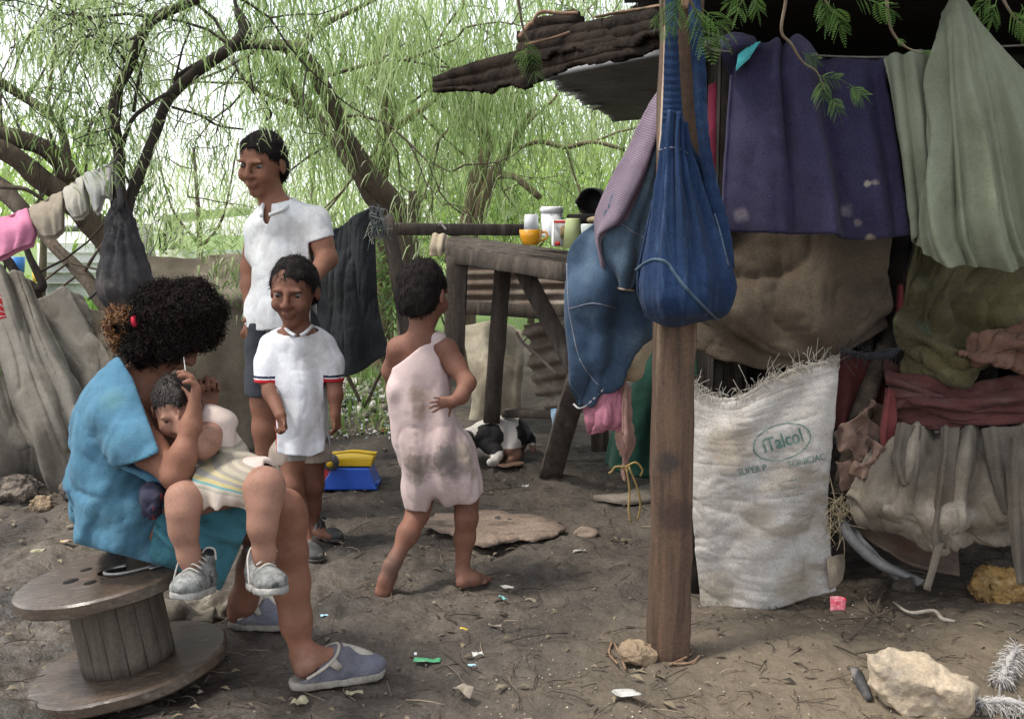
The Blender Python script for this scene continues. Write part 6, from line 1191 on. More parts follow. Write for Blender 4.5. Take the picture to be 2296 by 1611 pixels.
cloth_sdf('shorts', m_short, boy, lo, hi, .005, lambda S: (S.chain([J(650, 985, YB, 30), J(644, 1020, YB, 36), J(642, 1060, YB, 38)], .02), S.chain([J(698, 985, YB, 30), J(706, 1020, YB, 36), J(710, 1060, YB, 38)], .02)), lambda S: S.cut(P(670, 1036, YB), (.06, 0, -1), lambda X, Y, Z: .006*np.sin(X*40)), lambda p: .004*np.sin(p[:, 0]*70)+.004*fbm(p*16))
m_shoeb = mat('black_leather_dusty', (.07, .068, .068), (.035, .034, .035), scale=18, rough=.75, bump=.4, bscale=120, c3=(.2, .18, .165), s3=14, f3=.56)
m_sole = mat('rubber_sole', (.10, .09, .08), (.05, .045, .04), scale=20, rough=.9, bump=.5, bscale=90)
def shoe_at(name, heel, toe, wid, hgt, m, msole, parent, high=0.0, open_back=False, h=.0045, lac=None, strap=False):
    """shoe along the ground from heel to toe: last-shaped upper plus sole sub-part"""
    heel = np.array(heel, float); toe = np.array(toe, float); d = nrm(toe-heel); L_ = np.linalg.norm(toe-heel); up_ = nrm(np.array([0, 0, 1.0])-d*d[2]); sd_ = np.cross(d, up_); M = np.stack([sd_, d, up_], -1)
    S = SDF(np.minimum(heel, toe)-wid-.03, np.maximum(heel, toe)+wid+.05+high, h); c = lambda a, e: heel+d*a*L_+up_*e*hgt
    S.ell(c(.80, .34), (wid*.50, L_*.24, hgt*.46), M, .02); S.ell(c(.52, .42), (wid*.46, L_*.30, hgt*.55), M, .03); S.ell(c(.2, .42), (wid*.40, L_*.22, hgt*.55), M, .03)
    if not open_back: S.chain([(c(.2, .6), wid*.40), (c(.22, 1.0+high/hgt), wid*.37)], .025)
    if open_back: S.ell(c(.50, .62), (wid*.45, L_*.22, hgt*.72), M, .02)
    S.disp(lambda p: .002*fbm(p*40)+.0012*fbm(p*90)); D0 = S.D.copy()
    if open_back: S.cut(c(.13, .42), nrm(up_*.79-d*.61)); S.hollow(D0, .009)
    elif not strap: S.cut(c(.2, 1.0+high/hgt), up_); S.hollow(D0, .010)
    if strap: S.ell(c(.42, .75), (wid*.9, L_*.13, hgt*.8), M, .01, 'sub'); S.ell(c(.05, .8), (wid*.9, L_*.16, hgt*.7), M, .01, 'sub')
    S.cut(c(0, 0.12), -up_); o = S.build(name, m, parent)
    S = SDF(np.minimum(heel, toe)-wid-.03, np.maximum(heel, toe)+wid+.03, h)
    S.ell(c(.78, .1), (wid*.54, L_*.255, hgt*.8), M, .02); S.ell(c(.5, .1), (wid*.47, L_*.30, hgt*.8), M, .03); S.ell(c(.2, .1), (wid*.45, L_*.235, hgt*.8), M, .03)
    S.cut(c(0, .20), up_); S.cut(c(0, -.10), -up_); S.disp(lambda p: .0015*fbm(p*60)); S.build('sole', msole, o); return o, (lambda a, e, t=0: c(a, e)+sd_*t*wid)
o, _ = shoe_at('shoe', g1+[-.045, .06, .012], g1+[.045, -.09, .012], .066, .05, m_shoeb, m_sole, boy)
o, c_ = shoe_at('shoe', g2+[-.06, .03, .010], g2+[.06, -.05, .010], .06, .042, m_shoeb, m_sole, boy, strap=True)
b = MB(); b.tube([c_(.42, .2, .5), c_(.40, 1.1, .3), c_(.36, 1.9, .2), c_(.32, 1.6, -.3)], .006, 6, 4); b.build('ankle_strap', m_shoeb, o)

# ---- tall boy behind
YO = 4.22
tall = empty('person', (P(620, 1160, YO)[0], YO, float(ground_z(-.9, YO))), 'tall boy in a white polo shirt and dark shorts standing behind the smaller boy', 'person')
sk_o = skin('skin_tall_boy', (.27, .125, .078), (.20, .09, .058))
lo, hi = box_of(535, 290, 760, 1190, 3.85, 4.55); S = SDF(lo, hi, .0055)
hc, HB = P(590, 368, YO-.02), 140*mpp(590, 368, YO); f, u, s = head(S, hc, HB, (-.35, -.95, -.18), (.08, 0, 1))
S.chain([J(600, 415, YO, 30), J(618, 470, YO+.02, 31)], .02); S.chain([J(635, 500, YO, 55), J(640, 620, YO, 58), J(635, 740, YO, 58)], .04, sq=1.3)
S.chain([J(640, 490, YO, 36), J(700, 500, YO, 28), J(722, 545, YO-.04, 25), J(733, 580, YO-.06, 23), J(700, 625, YO-.22, 17), J(690, 660, YO-.27, 15)], .02)
hand(S, J(690, 655, YO-.27, 1)[0], (-.3, -.3, -.9), (-.8, -.3, .2), 75*mpp(690, 660, YO), (.3, .3, .2))
S.chain([J(620, 490, YO, 36), J(578, 510, YO+.04, 26), J(562, 600, YO+.06, 22), J(560, 640, YO+.04, 19), J(562, 690, YO, 15)], .02)
hand(S, J(562, 690, YO, 1)[0], (.05, -.1, -1), (0, -1, 0), 75*mpp(562, 700, YO), (.4, .5, .4))
for (x, dx) in ((588, 0), (662, 0)): S.chain([J(x+6, 740, YO, 46), J(x+10, 900, YO, 34), J(x+12, 960, YO, 32), J(x+14, 1130, YO, 18)], .03); S.chain([J(x+14, 1140, YO+.02, 18), J(x+14, 1160, YO-.1, 16)], .02)
S.build('body', [sk_o, m_under], tall, fmat=clad(582, 700, 520, 870, YO)); eyes(hc, HB, f, u, s, tall); short_hair(hc, HB, f, u, s, tall)
m_white2 = fabric('white_cotton', (.78, .79, .80), (.70, .71, .72), scale=4, fine=.06, bscale=130, stains=[(P(628, 510, YO-.12), .018, (.55, .55, .55)), (P(600, 520, YO-.12), .012, (.55, .52, .48))])
lo, hi = box_of(525, 430, 775, 770, 3.85, 4.6)
def oshirt(S):
    S.chain([J(638, 510, YO, 64), J(640, 600, YO, 72), J(636, 700, YO, 80), J(634, 770, YO, 84)], .04, sq=1.3); S.chain([J(628, 462, YO, 34), J(635, 490, YO, 52)], .03)
    S.chain([J(650, 488, YO, 42), J(698, 502, YO, 37), J(724, 560, YO-.05, 34)], .04); S.chain([J(620, 490, YO, 42), J(584, 515, YO+.03, 32), J(574, 570, YO+.05, 30)], .04)
def ocuts(S):
    S.cut(P(640, 732, YO), (0, 0, -1), lambda X, Y, Z: .008*np.sin(X*22+2))
    X, Z_ = S.ax[0][:, None, None], S.ax[2][None, None, :]; n = nrm([.30, 0, -1]); p0 = P(722, 538, YO); d = (X-p0[0])*n[0]+(Z_-p0[2])*n[2]
    S.D = np.where(X > P(700, 540, YO)[0], np.maximum(S.D, d+0*S.D), S.D).astype(np.float32)
    S.cut(P(620, 452, YO), (-.2, -.15, 1)); S.ell(P(594, 468, YO-.11), (10*.00184, .08, 34*.00184), None, .006, 'sub')
cloth_sdf('polo_shirt', m_white2, tall, lo, hi, .0055, oshirt, ocuts, lambda p: .007*np.sin((p[:, 0]+p[:, 2]*.35)*42)*np.clip((P(0, 480, YO)[2]-p[:, 2])*3, 0, 1)*.8+.006*fbm(p*[8, 8, 4])+.004*ridge(p*[13, 13, 8]))
b = MB(); b.tube([P(640, 438, YO+.06), P(650, 452, YO-.02), P(635, 470, YO-.1), P(604, 482, YO-.14)], .008, 8, 5); b.tube([P(600, 450, YO+.02), P(588, 462, YO-.06), P(586, 484, YO-.125)], .008, 8, 5); b.build('collar', m_white2, tall)
m_dk = fabric('charcoal_cloth', (.055, .060, .072), (.042, .046, .056), fine=.12); lo, hi = box_of(525, 700, 730, 910, 3.9, 4.6)
cloth_sdf('shorts', m_dk, tall, lo, hi, .006, lambda S: (S.chain([J(596, 730, YO, 48), J(590, 910, YO, 44)], .02), S.chain([J(666, 730, YO, 48), J(668, 910, YO, 44)], .02)), lambda S: S.cut(P(620, 884, YO), (0, 0, -1)), lambda p: .005*np.sin(p[:, 0]*50)+.006*fbm(p*12))
for x in (602, 676): shoe_at('shoe', np.array([P(x, 1150, YO)[0], YO+.05, float(ground_z(-1, YO))+.012]), np.array([P(x-6, 1150, YO)[0], YO-.16, float(ground_z(-1, YO))+.012]), .08, .06, m_shoeb, m_sole, tall)

# ---- child in the pale pink romper, seen from behind
YC = 3.40
kid = empty('person', G(1000, 1330), 'barefoot child in a dirty pale pink one-shoulder romper walking away, hand on hip', 'person')
gr, gl = G(1040, 1318), G(866, 1350)
sk_c = skin('skin_child', (.225, .105, .07), (.16, .073, .05), stains=[(P(880, 1270, 3.3), .05, (.12, .075, .06)), (P(1050, 1310, 3.4), .05, (.16, .09, .065))])
lo, hi = box_of(835, 585, 1105, 1372, 3.1, 3.75); S = SDF(lo, hi, .0045)
hc, HB = P(949, 660, YC), 150*mpp(950, 657, YC); f, u, s = head(S, hc, HB, (.42, .9, -.12), (.04, .05, 1))
S.chain([J(946, 700, YC-.01, 27), J(944, 750, YC-.02, 28)], .025); S.chain([J(943, 790, YC, 44), J(948, 870, YC, 46), J(962, 950, YC, 48), J(985, 1040, YC, 54)], .04, sq=1.25)
S.chain([J(945, 778, YC, 36), J(998, 786, YC-.01, 27), J(1022, 820, YC-.03, 23), J(1048, 858, YC-.07, 18), J(1034, 888, YC-.10, 15), J(1018, 900, YC-.125, 11.5)], .022)
hand(S, J(1020, 898, YC-.125, 1)[0], (-.85, .0, -.12), (-.30, .10, -.9), 62*mpp(1000, 900, YC), (.16, .18, .15), (.35, .9, -.1), spread=.16, tc=.05)
S.chain([J(945, 778, YC, 36), J(896, 782, YC, 26), J(880, 830, YC+.04, 22), J(885, 870, YC+.10, 18), J(925, 890, YC+.2, 13)], .022)
hand(S, J(925, 890, YC+.2, 1)[0], (1, .1, 0), (0, 0, 1), 60*mpp(930, 890, YC), (.4, .4, .3))
S.chain([J(950, 1040, YC, 46), J(942, 1120, YC+.02, 27), J(936, 1152, YC+.01, 24), J(915, 1195, YC-.04, 23), J(888, 1250, YC-.08, 14), J(882, 1262, YC-.09, 13.5)], .025)
S.chain([J(875, 1272, YC-.11, 17), J(864, 1300, YC-.12, 15), J(858, 1325, YC-.12, 18)], .018); S.chain([J(882, 1262, YC-.09, 15), J(876, 1290, YC-.07, 13), J(864, 1322, YC-.09, 17)], .018)
S.ell(P(874, 1272, YC-.115), (17*.00146, .018, 20*.00146), None, .012)
for k, (x, y, r) in enumerate(((876, 1340, 8.5), (866, 1345, 7), (857, 1345, 6.5), (849, 1342, 6), (842, 1336, 5.5))): S.cone(J(858+(x-858)*.6, 1326, YC-.11, 1)[0], .011, P(x, y, YC-.085), r*.00146, .004)
S.chain([J(1015, 1040, YC, 50), J(1044, 1110, YC+.02, 28), J(1046, 1160, YC, 24), J(1042, 1205, YC+.01, 22), J(1036, 1280, gr[1]+.03, 15)], .025)
S.chain([(gr+[-.005, -.005, .022], .023), (gr+[.03, .02, .026], .021), (gr+[.062, .05, .016], .017)], .015); S.cone(J(1037, 1285, gr[1]+.02, 1)[0], .021, gr+[.035, .025, .024], .022, .02)
for k in range(5): S.cone(gr+[.06+.004*k, .062-.009*k, .015], .010-.001*k, gr+[.088-.006*k, .070-.012*k, .009], .0085-.0008*k, .003)
S.build('body', [sk_c, m_under], kid, fmat=lambda C: np.maximum(clad(900, 1003, 905, 1040, YC)(C), clad(880, 1100, 950, 1105, YC)(C))*(C[:, 1] > YC-.10)); eyes(hc, HB, f, u, s, kid); short_hair(hc, HB, f, u, s, kid, back=-.36, n=4200)
m_romp = fabric('pale_pink_jersey', (.56, .44, .425), (.49, .38, .365), (.42, .325, .30), scale=4, s3=4, f3=.58, fine=.08, stains=[(P(1012, 1040, YC-.115), .060, (.09, .08, .075)), (P(1000, 1022, YC-.115), .035, (.16, .14, .13)), (P(925, 1050, YC-.10), .055, (.12, .10, .075)), (P(940, 890, YC-.10), .04, (.26, .19, .14)), (P(945, 925, YC-.10), .03, (.26, .19, .14)), (P(1050, 1010, YC-.09), .05, (.33, .27, .22)), (P(930, 850, YC-.1), .02, (.34, .28, .24)), (P(1065, 1060, YC-.06), .02, (.33, .27, .22))])
lo, hi = box_of(855, 725, 1115, 1170, 3.12, 3.7)
def romp(S):
    S.chain([J(944, 780, YC, 52), J(944, 840, YC, 56), J(950, 910, YC, 60), J(975, 1000, YC, 74), J(990, 1060, YC, 80)], .05, sq=1.2)
    S.chain([J(955, 1030, YC, 48), J(942, 1100, YC+.01, 36), J(938, 1170, YC+.01, 33)], .04); S.chain([J(1020, 1030, YC, 55), J(1032, 1090, YC+.01, 52), J(1042, 1170, YC+.01, 50)], .04)
    S.ell(P(888, 872, YC-.02), (11*.00146, .04, 18*.00146), None, .035); S.chain([J(978, 752, YC-.01, 21), J(985, 800, YC, 26)], .02)
    S.chain([J(900, 880, YC, 26), J(915, 980, YC, 30)], .04)
def rfold(p):
    x = p[:, 0]-P(950, 900, YC)[0]; z = P(950, 800, YC)[2]-p[:, 2]; a = x-.12*z; g = np.clip(z*4, 0, 1)
    return .006*np.sin(a*70+1+4*z)*g+.008*np.sin(a*37+2.2)*g+.005*ridge(p*[9, 9, 2.0]+a[:, None]*2)*g+.005*fbm(p*[10, 10, 3.5]+2)*g+.003*ridge(p*[18, 18, 8])*g
def rcuts(S):
    X, Yy, Z_ = S.ax[0][:, None, None], S.ax[1][None, :, None], S.ax[2][None, None, :]
    S.cut(*px_plane((876, 830), (978, 742), YC, (880, 760)), wav=lambda X, Y, Z: .012*np.sin((X-P(925, 780, YC)[0])*14+1.4)-.008)
    S.ell(P(1012, 795, YC), (24*.00146, .3, 42*.00146), None, .006, 'sub'); S.cut(P(990, 745, YC), nrm([.25, 0, 1]))
    xm = P(978, 1100, YC)[0]; pl = [(P(940, 1141, YC), nrm([-.03, 0, -1])), (P(1030, 1122, YC), nrm([.28, 0, -1]))]
    for (p0, n), side in zip(pl, (X < xm, X >= xm)):
        d = (X-p0[0])*n[0]+(Yy-p0[1])*n[1]+(Z_-p0[2])*n[2]+.006*np.sin(X*55+Yy*30); S.D = np.where(side & (Z_ < P(0, 1060, YC)[2]), np.maximum(S.D, d), S.D).astype(np.float32)
    S.cone(P(979, 1150, YC-.3), .030, P(979, 1150, YC+.3), .030, .012, 'sub'); S.cone(P(976, 1128, YC-.3), .013, P(976, 1128, YC+.3), .013, .015, 'sub')
cloth_sdf('romper', m_romp, kid, lo, hi, .0045, romp, rcuts, rfold, t=.017)

# ---- seated woman
YW = 2.72
wom = empty('person', (P(300, 1280, YW)[0], YW, float(ground_z(-1, YW))), 'woman with bushy dark hair in a blue top and skirt, sitting on the cable drum', 'person')
sk_w = skin('skin_woman', (.25, .115, .073), (.17, .078, .05), stains=[(P(655, 1240, 2.5), .03, (.30, .16, .11)), (P(690, 1500, 2.55), .04, (.28, .15, .11))])
lo, hi = box_of(150, 640, 880, 1585, 2.3, 3.15); lo[1], hi[1] = 2.32, 3.12; S = SDF(lo, hi, .0055)
hc = P(383, 742, 2.70); HW = .205; f, u, s = head(S, hc, HW, (.74, -.12, -.62), (.62, 0, .78))
S.chain([J(352, 790, 2.70, 40), J(322, 850, 2.71, 42), J(300, 900, 2.72, 60)], .03)
S.chain([J(320, 900, 2.70, 58), J(300, 1000, 2.72, 75), J(306, 1160, 2.72, 80)], .05)
# near arm
S.chain([J(275, 930, 2.58, 48), J(335, 1010, 2.50, 38), J(396, 1066, 2.44, 31), J(411, 1020, 2.44, 28), J(428, 955, 2.46, 21), J(434, 925, 2.47, 16.5)], .025)
hand(S, J(434, 927, 2.47, 1)[0], (.10, .15, 1), (-.35, .9, 0), .135, (.5, .7, .5), (.7, .5, .4))
# far arm
S.chain([J(300, 920, 2.86, 48), J(390, 1020, 2.92, 34), J(440, 1040, 2.90, 30), J(458, 960, 2.82, 23), J(463, 915, 2.80, 17)], .025)
hand(S, J(464, 915, 2.80, 1)[0], (.05, -.05, 1), (-.75, -.5, .2), .155, (1.1, 1.3, .8), (1.0, .55, -.2), tc=-.1)
# near leg, far leg
S.chain([J(320, 1185, 2.62, 58), J(420, 1178, 2.61, 54), J(560, 1155, 2.60, 46), J(628, 1140, 2.60, 44), J(646, 1165, 2.60, 42)], .03)
S.chain([J(640, 1160, 2.60, 41), J(648, 1230, 2.60, 37), J(650, 1300, 2.61, 41), J(664, 1390, 2.61, 33), J(676, 1465, 2.61, 22), J(682, 1496, 2.60, 21.5)], .03)
S.ell(P(636, 1132, 2.57), (.038, .04, .036), None, .03)
nh, ntoe = G(652, 1562), G(846, 1520); fh, ft = G(512, 1420), G(650, 1408)
FA = lambda h_, t_, a_, e_: h_+(t_-h_)*a_+np.array([0, 0, e_])
NH, NT = nh+[.0, .02, .022], ntoe+[.01, .01, .018]; FH, FT = fh+[0, .02, .020], ft+[0, 0, .016]
S.chain([J(682, 1496, 2.60, 22), (FA(NH, NT, .16, .048), .028)], .02); S.chain([(FA(NH, NT, .24, .072), .030), (FA(NH, NT, .48, .050), .031), (FA(NH, NT, .78, .030), .022)], .025); S.ell(P(694, 1488, 2.56), (.016, .010, .016), None, .015)
S.chain([J(320, 1185, 2.84, 58), J(420, 1178, 2.85, 54), J(560, 1165, 2.86, 48), J(620, 1160, 2.87, 44), J(600, 1200, 2.88, 42), J(575, 1270, 2.90, 40), J(545, 1345, 2.94, 28), J(536, 1378, 2.98, 24)], .03)
S.chain([J(536, 1378, 2.98, 24), (FA(FH, FT, .16, .045), .030)], .02); S.chain([(FA(FH, FT, .24, .070), .032), (FA(FH, FT, .48, .048), .030), (FA(FH, FT, .78, .030), .021)], .02)
S.disp(lambda p: .0025*fbm(p*22)); S.build('body', [sk_w, m_under], wom, fmat=clad(180, 345, 930, 1280, 2.72)); eyes(hc, HW, f, u, s, wom)
# top
m_blue = fabric('blue_cotton', (.085, .20, .29), (.062, .155, .23), (.12, .25, .325), scale=4, s3=3, f3=.58, fine=.12, stains=[(P(255, 900, 2.5), .03, (.09, .19, .22))])
lo, hi = box_of(140, 770, 450, 1300, 2.35, 3.1); lo[1], hi[1] = 2.36, 3.08
def wtop(S):
    for Y in (2.63, 2.72, 2.82): S.chain([J(296, 836, Y, 48), J(276, 905, Y, 76), J(262, 960, Y, 86), J(258, 1050, Y, 90), J(274, 1130, Y, 97), J(296, 1195, Y, 98), J(340, 1205, Y, 78)], .05)
    S.chain([J(282, 880, 2.60, 52), J(280, 930, 2.55, 60), J(318, 1000, 2.50, 60), J(350, 1055, 2.46, 58)], .045); S.chain([J(300, 880, 2.86, 50), J(330, 960, 2.90, 52)], .04)
def wfold(p):
    x, z = p[:, 0], p[:, 2]; c0 = P(275, 930, 2.6); dz = c0[2]-z; a = (x-c0[0])+dz*.6; g = np.clip(dz*5+.2, 0, 1)
    return .010*ridge(p*[6, 6, 9]+dz[:, None]*3)*g+.007*np.sin(a*48+1.0)*g+.006*np.sin((x*.4+z)*46+2*np.sin(x*14))*np.clip((dz-.12)*6, 0, 1)+.005*fbm(p*8)+.003*ridge(p*18)-.004*np.exp(-((a-.035)/.008)**2)*np.clip(1-abs(dz-.05)*8, 0, 1)
def wcuts(S):
    X, Yy, Z_ = S.ax[0][:, None, None], S.ax[1][None, :, None], S.ax[2][None, None, :]
    S.cut(*px_plane((276, 786), (300, 852), 2.6, (330, 800)))
    p0, n = px_plane((296, 845), (392, 1000), 2.55, (380, 880)); d = (X-p0[0])*n[0]+(Yy-p0[1])*n[1]+(Z_-p0[2])*n[2]; S.D = np.where(d+0*S.D > -.02, np.maximum(S.D, d), S.D).astype(np.float32)
    p0, n = px_plane((240, 1058), (388, 1000), 2.5, (360, 1100)); d = (X-p0[0])*n[0]+(Yy-p0[1])*n[1]+(Z_-p0[2])*n[2]+.004*np.sin(X*30)
    S.D = np.where((X > P(245, 1050, 2.5)[0]) & (Yy < 2.49) & (Z_ > P(0, 1130, 2.5)[2]), np.maximum(S.D, d), S.D).astype(np.float32)
    S.cut(*px_plane((200, 1226), (392, 1276), 2.6, (250, 1300)))
    p0, n = px_plane((392, 1276), (446, 1130), 2.6, (480, 1200)); d = (X-p0[0])*n[0]+(Yy-p0[1])*n[1]+(Z_-p0[2])*n[2]; S.D = np.where((Z_ < P(0, 1110, 2.6)[2])+0*S.D > 0, np.maximum(S.D, d), S.D).astype(np.float32)
cloth_sdf('top', m_blue, wom, lo, hi, .0055, wtop, wcuts, wfold, t=.014)
m_teal = fabric('teal_cotton', (.058, .18, .225), (.045, .145, .185), (.08, .22, .265), scale=4, s3=3, f3=.57, fine=.14)
lo, hi = box_of(170, 1080, 640, 1345, 2.35, 3.1); lo[1], hi[1] = 2.38, 3.08
def wskirt(S):
    for Y in (2.62, 2.72, 2.84): S.chain([J(330, 1185, Y, 70), J(360, 1190, Y, 70)], .04)
    S.chain([J(360, 1188, 2.62, 72), J(470, 1178, 2.60, 66), J(560, 1160, 2.59, 58), J(610, 1150, 2.60, 50)], .04); S.chain([J(360, 1188, 2.84, 72), J(480, 1175, 2.85, 66), J(600, 1165, 2.87, 54)], .04)
    S.chain([J(400, 1200, 2.70, 70), J(500, 1200, 2.72, 66), J(560, 1190, 2.73, 50)], .06); S.chain([J(420, 1215, 2.60, 62), J(480, 1250, 2.60, 62), J(490, 1290, 2.62, 50)], .05); S.chain([J(500, 1220, 2.7, 60), J(490, 1300, 2.75, 55)], .05)
def skfold(p):
    x, z = p[:, 0], p[:, 2]; c0 = P(400, 1130, 2.5); a = np.arctan2(c0[2]+.05-z, x-c0[0]+.25)
    return .010*ridge(p*7+3)+.007*np.sin(a*26+1)+.005*np.sin(a*47)+.005*fbm(p*9+4)+.003*ridge(p*20)
def skcuts(S):
    X, Yy, Z_ = S.ax[0][:, None, None], S.ax[1][None, :, None], S.ax[2][None, None, :]
    S.cut(*px_plane((385, 1274), (498, 1326), 2.6, (400, 1340))); S.cut(*px_plane((495, 1324), (582, 1130), 2.6, (600, 1300)))
    S.cut(*px_plane((200, 1228), (300, 1276), 2.6, (200, 1300))); S.cut(*px_plane((322, 1300), (358, 1100), 2.6, (300, 1200)))
cloth_sdf('skirt', m_teal, wom, lo, hi, .0055, wskirt, skcuts, skfold, t=.016)
# hair: a mass of curls
S = SDF(hc-.24, hc+.24, .007); 
S.ell(P(388, 716, 2.70), (.106, .115, .087), rot_to((.2, 0, 1)), .02); S.ell(P(430, 712, 2.70), (.072, .10, .085), None, .04); S.ell(P(345, 760, 2.70), (.075, .10, .062), None, .04); S.ell(P(405, 765, 2.70), (.05, .11, .05), None, .03)
S.ell(hc+f*.10+u*-.03, (.07, .06, .07), np.stack([s, f, u], -1), .02, 'sub')
S.disp(lambda p: .012*fbm(p*22)+.008*fbm(p*55)); V, Q = S.mesh(); Nn = normals(V, Q); b = MB(); b.add(V, Q, None, .25)
def curls(b, V, Nn, n, L, r, wd, lo_, hi_):
    k = rng.integers(0, len(V), n); p = V[k]; nn = nrm_rows(Nn[k]+rng.normal(0, .45, (n, 3))); t = np.linspace(0, 1, 9); tan = nrm_rows(np.cross(nn, rng.normal(0, 1, (n, 3)))); bi = np.cross(nn, tan)
    ph = rng.uniform(0, 6.28, n); turns = rng.uniform(1.0, 2.2, n); l = L*rng.uniform(.4, 1.2, n)
    pts = p[:, None]-nn[:, None]*.006+nn[:, None]*(l[:, None]*t)[..., None]+r*(np.cos(ph[:, None]+6.28*turns[:, None]*t)[..., None]*tan[:, None]+np.sin(ph[:, None]+6.28*turns[:, None]*t)[..., None]*bi[:, None])
    sd_ = nrm_rows(rng.normal(0, 1, (n, 3)))[:, None]*wd
    A_ = np.stack([pts-sd_, pts+sd_], 2).reshape(n, 18, 3); i = np.arange(n)[:, None]*18
    tt = rng.uniform(lo_, hi_, n)
    q = np.concatenate([i+[2*j, 2*j+1, 2*j+3, 2*j+2] for j in range(8)]); b.add(A_.reshape(-1, 3), q, None, np.tile(tt, 8))
def nrm_rows(a): return a/(np.linalg.norm(a, axis=1)[:, None]+1e-9)
curls(b, V, Nn, 7500, .026, .006, .0010, 0, .75)
m_curl = mat('hair_curly_dark', (.02, .014, .012), tint=[(.006, .005, .005), (.014, .010, .009), (.04, .02, .014)], rough=.8, bump=0, spec=.12, fine=0)
hr = b.build('hair', m_curl, wom)
S = SDF(P(285, 738, 2.70)-.08, P(285, 738, 2.70)+.08, .006); S.ell(P(276, 728, 2.66), (.034, .04, .038), None, .02); S.ell(P(278, 758, 2.66), (.028, .036, .034), None, .02); S.disp(lambda p: .007*fbm(p*40)); V, Q = S.mesh(); Nn = normals(V, Q); b = MB(); b.add(V, Q, None, .4); curls(b, V, Nn, 900, .026, .006, .0011, 0, 1)
b.build('hair_bun', mat('hair_ginger', (.13, .06, .02), tint=[(.05, .02, .01), (.14, .06, .02), (.30, .145, .05)], rough=.5, bump=0, fine=0), hr)
b = MB(); b.lathe([(.010, -.006), (.014, -.004), (.015, 0), (.014, .004), (.010, .006)], P(302, 720, 2.60), axis=(1, 0, .15)); b.build('hair_tie', mat('red_elastic', (.6, .02, .05), bump=.3, bscale=300), hr)
# her slip-on shoes
m_slip = fabric('slip_on_canvas', (.17, .175, .215), (.13, .135, .165), (.25, .24, .24), scale=9, s3=6, f3=.55, fine=.2); m_slipsole = mat('slip_on_sole', (.33, .30, .26), (.19, .17, .145), scale=14, rough=.9, bump=.5, bscale=70, c3=(.12, .105, .09), s3=9, f3=.55)
m_cream = fabric('cream_trim', (.50, .46, .40), (.42, .38, .33), fine=.12)
for hl, te in ((NH, NT), (FH, FT)):
    o, c_ = shoe_at('shoe', hl, te, .096, .070, m_slip, m_slipsole, wom, open_back=True)
    b = MB(); b.tube([c_(.10, .40, -.40), c_(.28, .78, -.47), c_(.42, 1.12, -.36), c_(.49, 1.36, 0), c_(.42, 1.12, .36), c_(.28, .78, .47), c_(.10, .40, .40)], .0045, 7, 6); b.build('trim', m_cream, o)
    b = MB(); b.tube([c_(.52, 1.20, .0), c_(.66, .96, 0), c_(.82, .66, 0), c_(.93, .44, 0)], [.014, .017, .018, .012], 10, 5, True); b.build('tongue_strip', m_cream, o)
    for sg in (-1, 1):
        b = MB(); V = [c_(.33, .82, sg*.475), c_(.40, 1.02, sg*.43), c_(.47, .72, sg*.485), c_(.42, .58, sg*.50)]; V = np.array(V+[v+(v-c_(.4, .5, 0))*.06 for v in V]); b.add(V, [(0, 1, 2, 3), (7, 6, 5, 4), (0, 4, 5, 1), (1, 5, 6, 2), (2, 6, 7, 3), (3, 7, 4, 0)]); b.sm = False; b.build('gusset', m_cream, o)

# ---- toddler on her lap
tod = empty('person', P(495, 1130, 2.56), 'toddler in a striped white frilly dress and scuffed grey sneakers sitting on the woman\'s lap', 'person')
sk_t = skin('skin_toddler', (.34, .185, .13), (.26, .135, .095))
lo, hi = box_of(325, 820, 670, 1300, 2.28, 2.8); lo[1], hi[1] = 2.28, 2.78; S = SDF(lo, hi, .005)
hc = P(396, 915, 2.56); HT = .165; f, u, s = head(S, hc, HT, (.30, -.9, -.34), (-.08, -.25, .95))
S.chain([J(420, 955, 2.6, 28), J(452, 975, 2.62, 30)], .03); S.chain([J(470, 980, 2.63, 44), J(488, 1040, 2.62, 50), J(500, 1092, 2.6, 56)], .04)
S.chain([J(478, 960, 2.58, 30), J(462, 990, 2.50, 29), J(450, 1000, 2.48, 27), J(428, 978, 2.47, 22), J(415, 960, 2.49, 17)], .02); hand(S, J(415, 960, 2.49, 1)[0], (-.6, .3, .6), (0, -.7, .6), .085, (.6, .7, .5))
S.chain([J(490, 965, 2.72, 30), J(520, 1020, 2.72, 24), J(505, 1070, 2.66, 18)], .02); hand(S, J(505, 1070, 2.66, 1)[0], (-.4, -.6, -.5), (.5, 0, .8), .085, (.5, .5, .4))
S.chain([J(490, 1096, 2.58, 46), J(450, 1108, 2.48, 40), J(414, 1118, 2.41, 38), J(410, 1150, 2.39, 31), J(412, 1190, 2.39, 28.5), J(424, 1245, 2.39, 22), J(430, 1275, 2.39, 19.5)], .025)
S.chain([J(515, 1094, 2.58, 46), J(565, 1088, 2.49, 42), J(592, 1092, 2.42, 43), J(592, 1135, 2.40, 33), J(588, 1180, 2.39, 29.5), J(592, 1240, 2.40, 22.5), J(594, 1265, 2.40, 20)], .025)
S.build('body', [sk_t, m_under], tod, fmat=lambda C: (clad(465, 535, 985, 1108, 2.6)(C) & (C[:, 1] > 2.53)).astype(int)); eyes(hc, HT, f, u, s, tod); short_hair(hc, HT, f, u, s, tod, n=2600, m=mat('hair_brown_dark', (.022, .014, .011), (.014, .010, .009), scale=30, rough=.55, bump=.4, bscale=200))
m_dress = mat('striped_dress', (.60, .53, .46), (.50, .43, .36), scale=6, rough=.95, bump=.4, bscale=300, spec=.1, fine=.1); nt = m_dress.node_tree; N = nt.nodes; L = nt.links; bs = N['Principled BSDF']; src = bs.inputs['Base Color'].links[0].from_socket
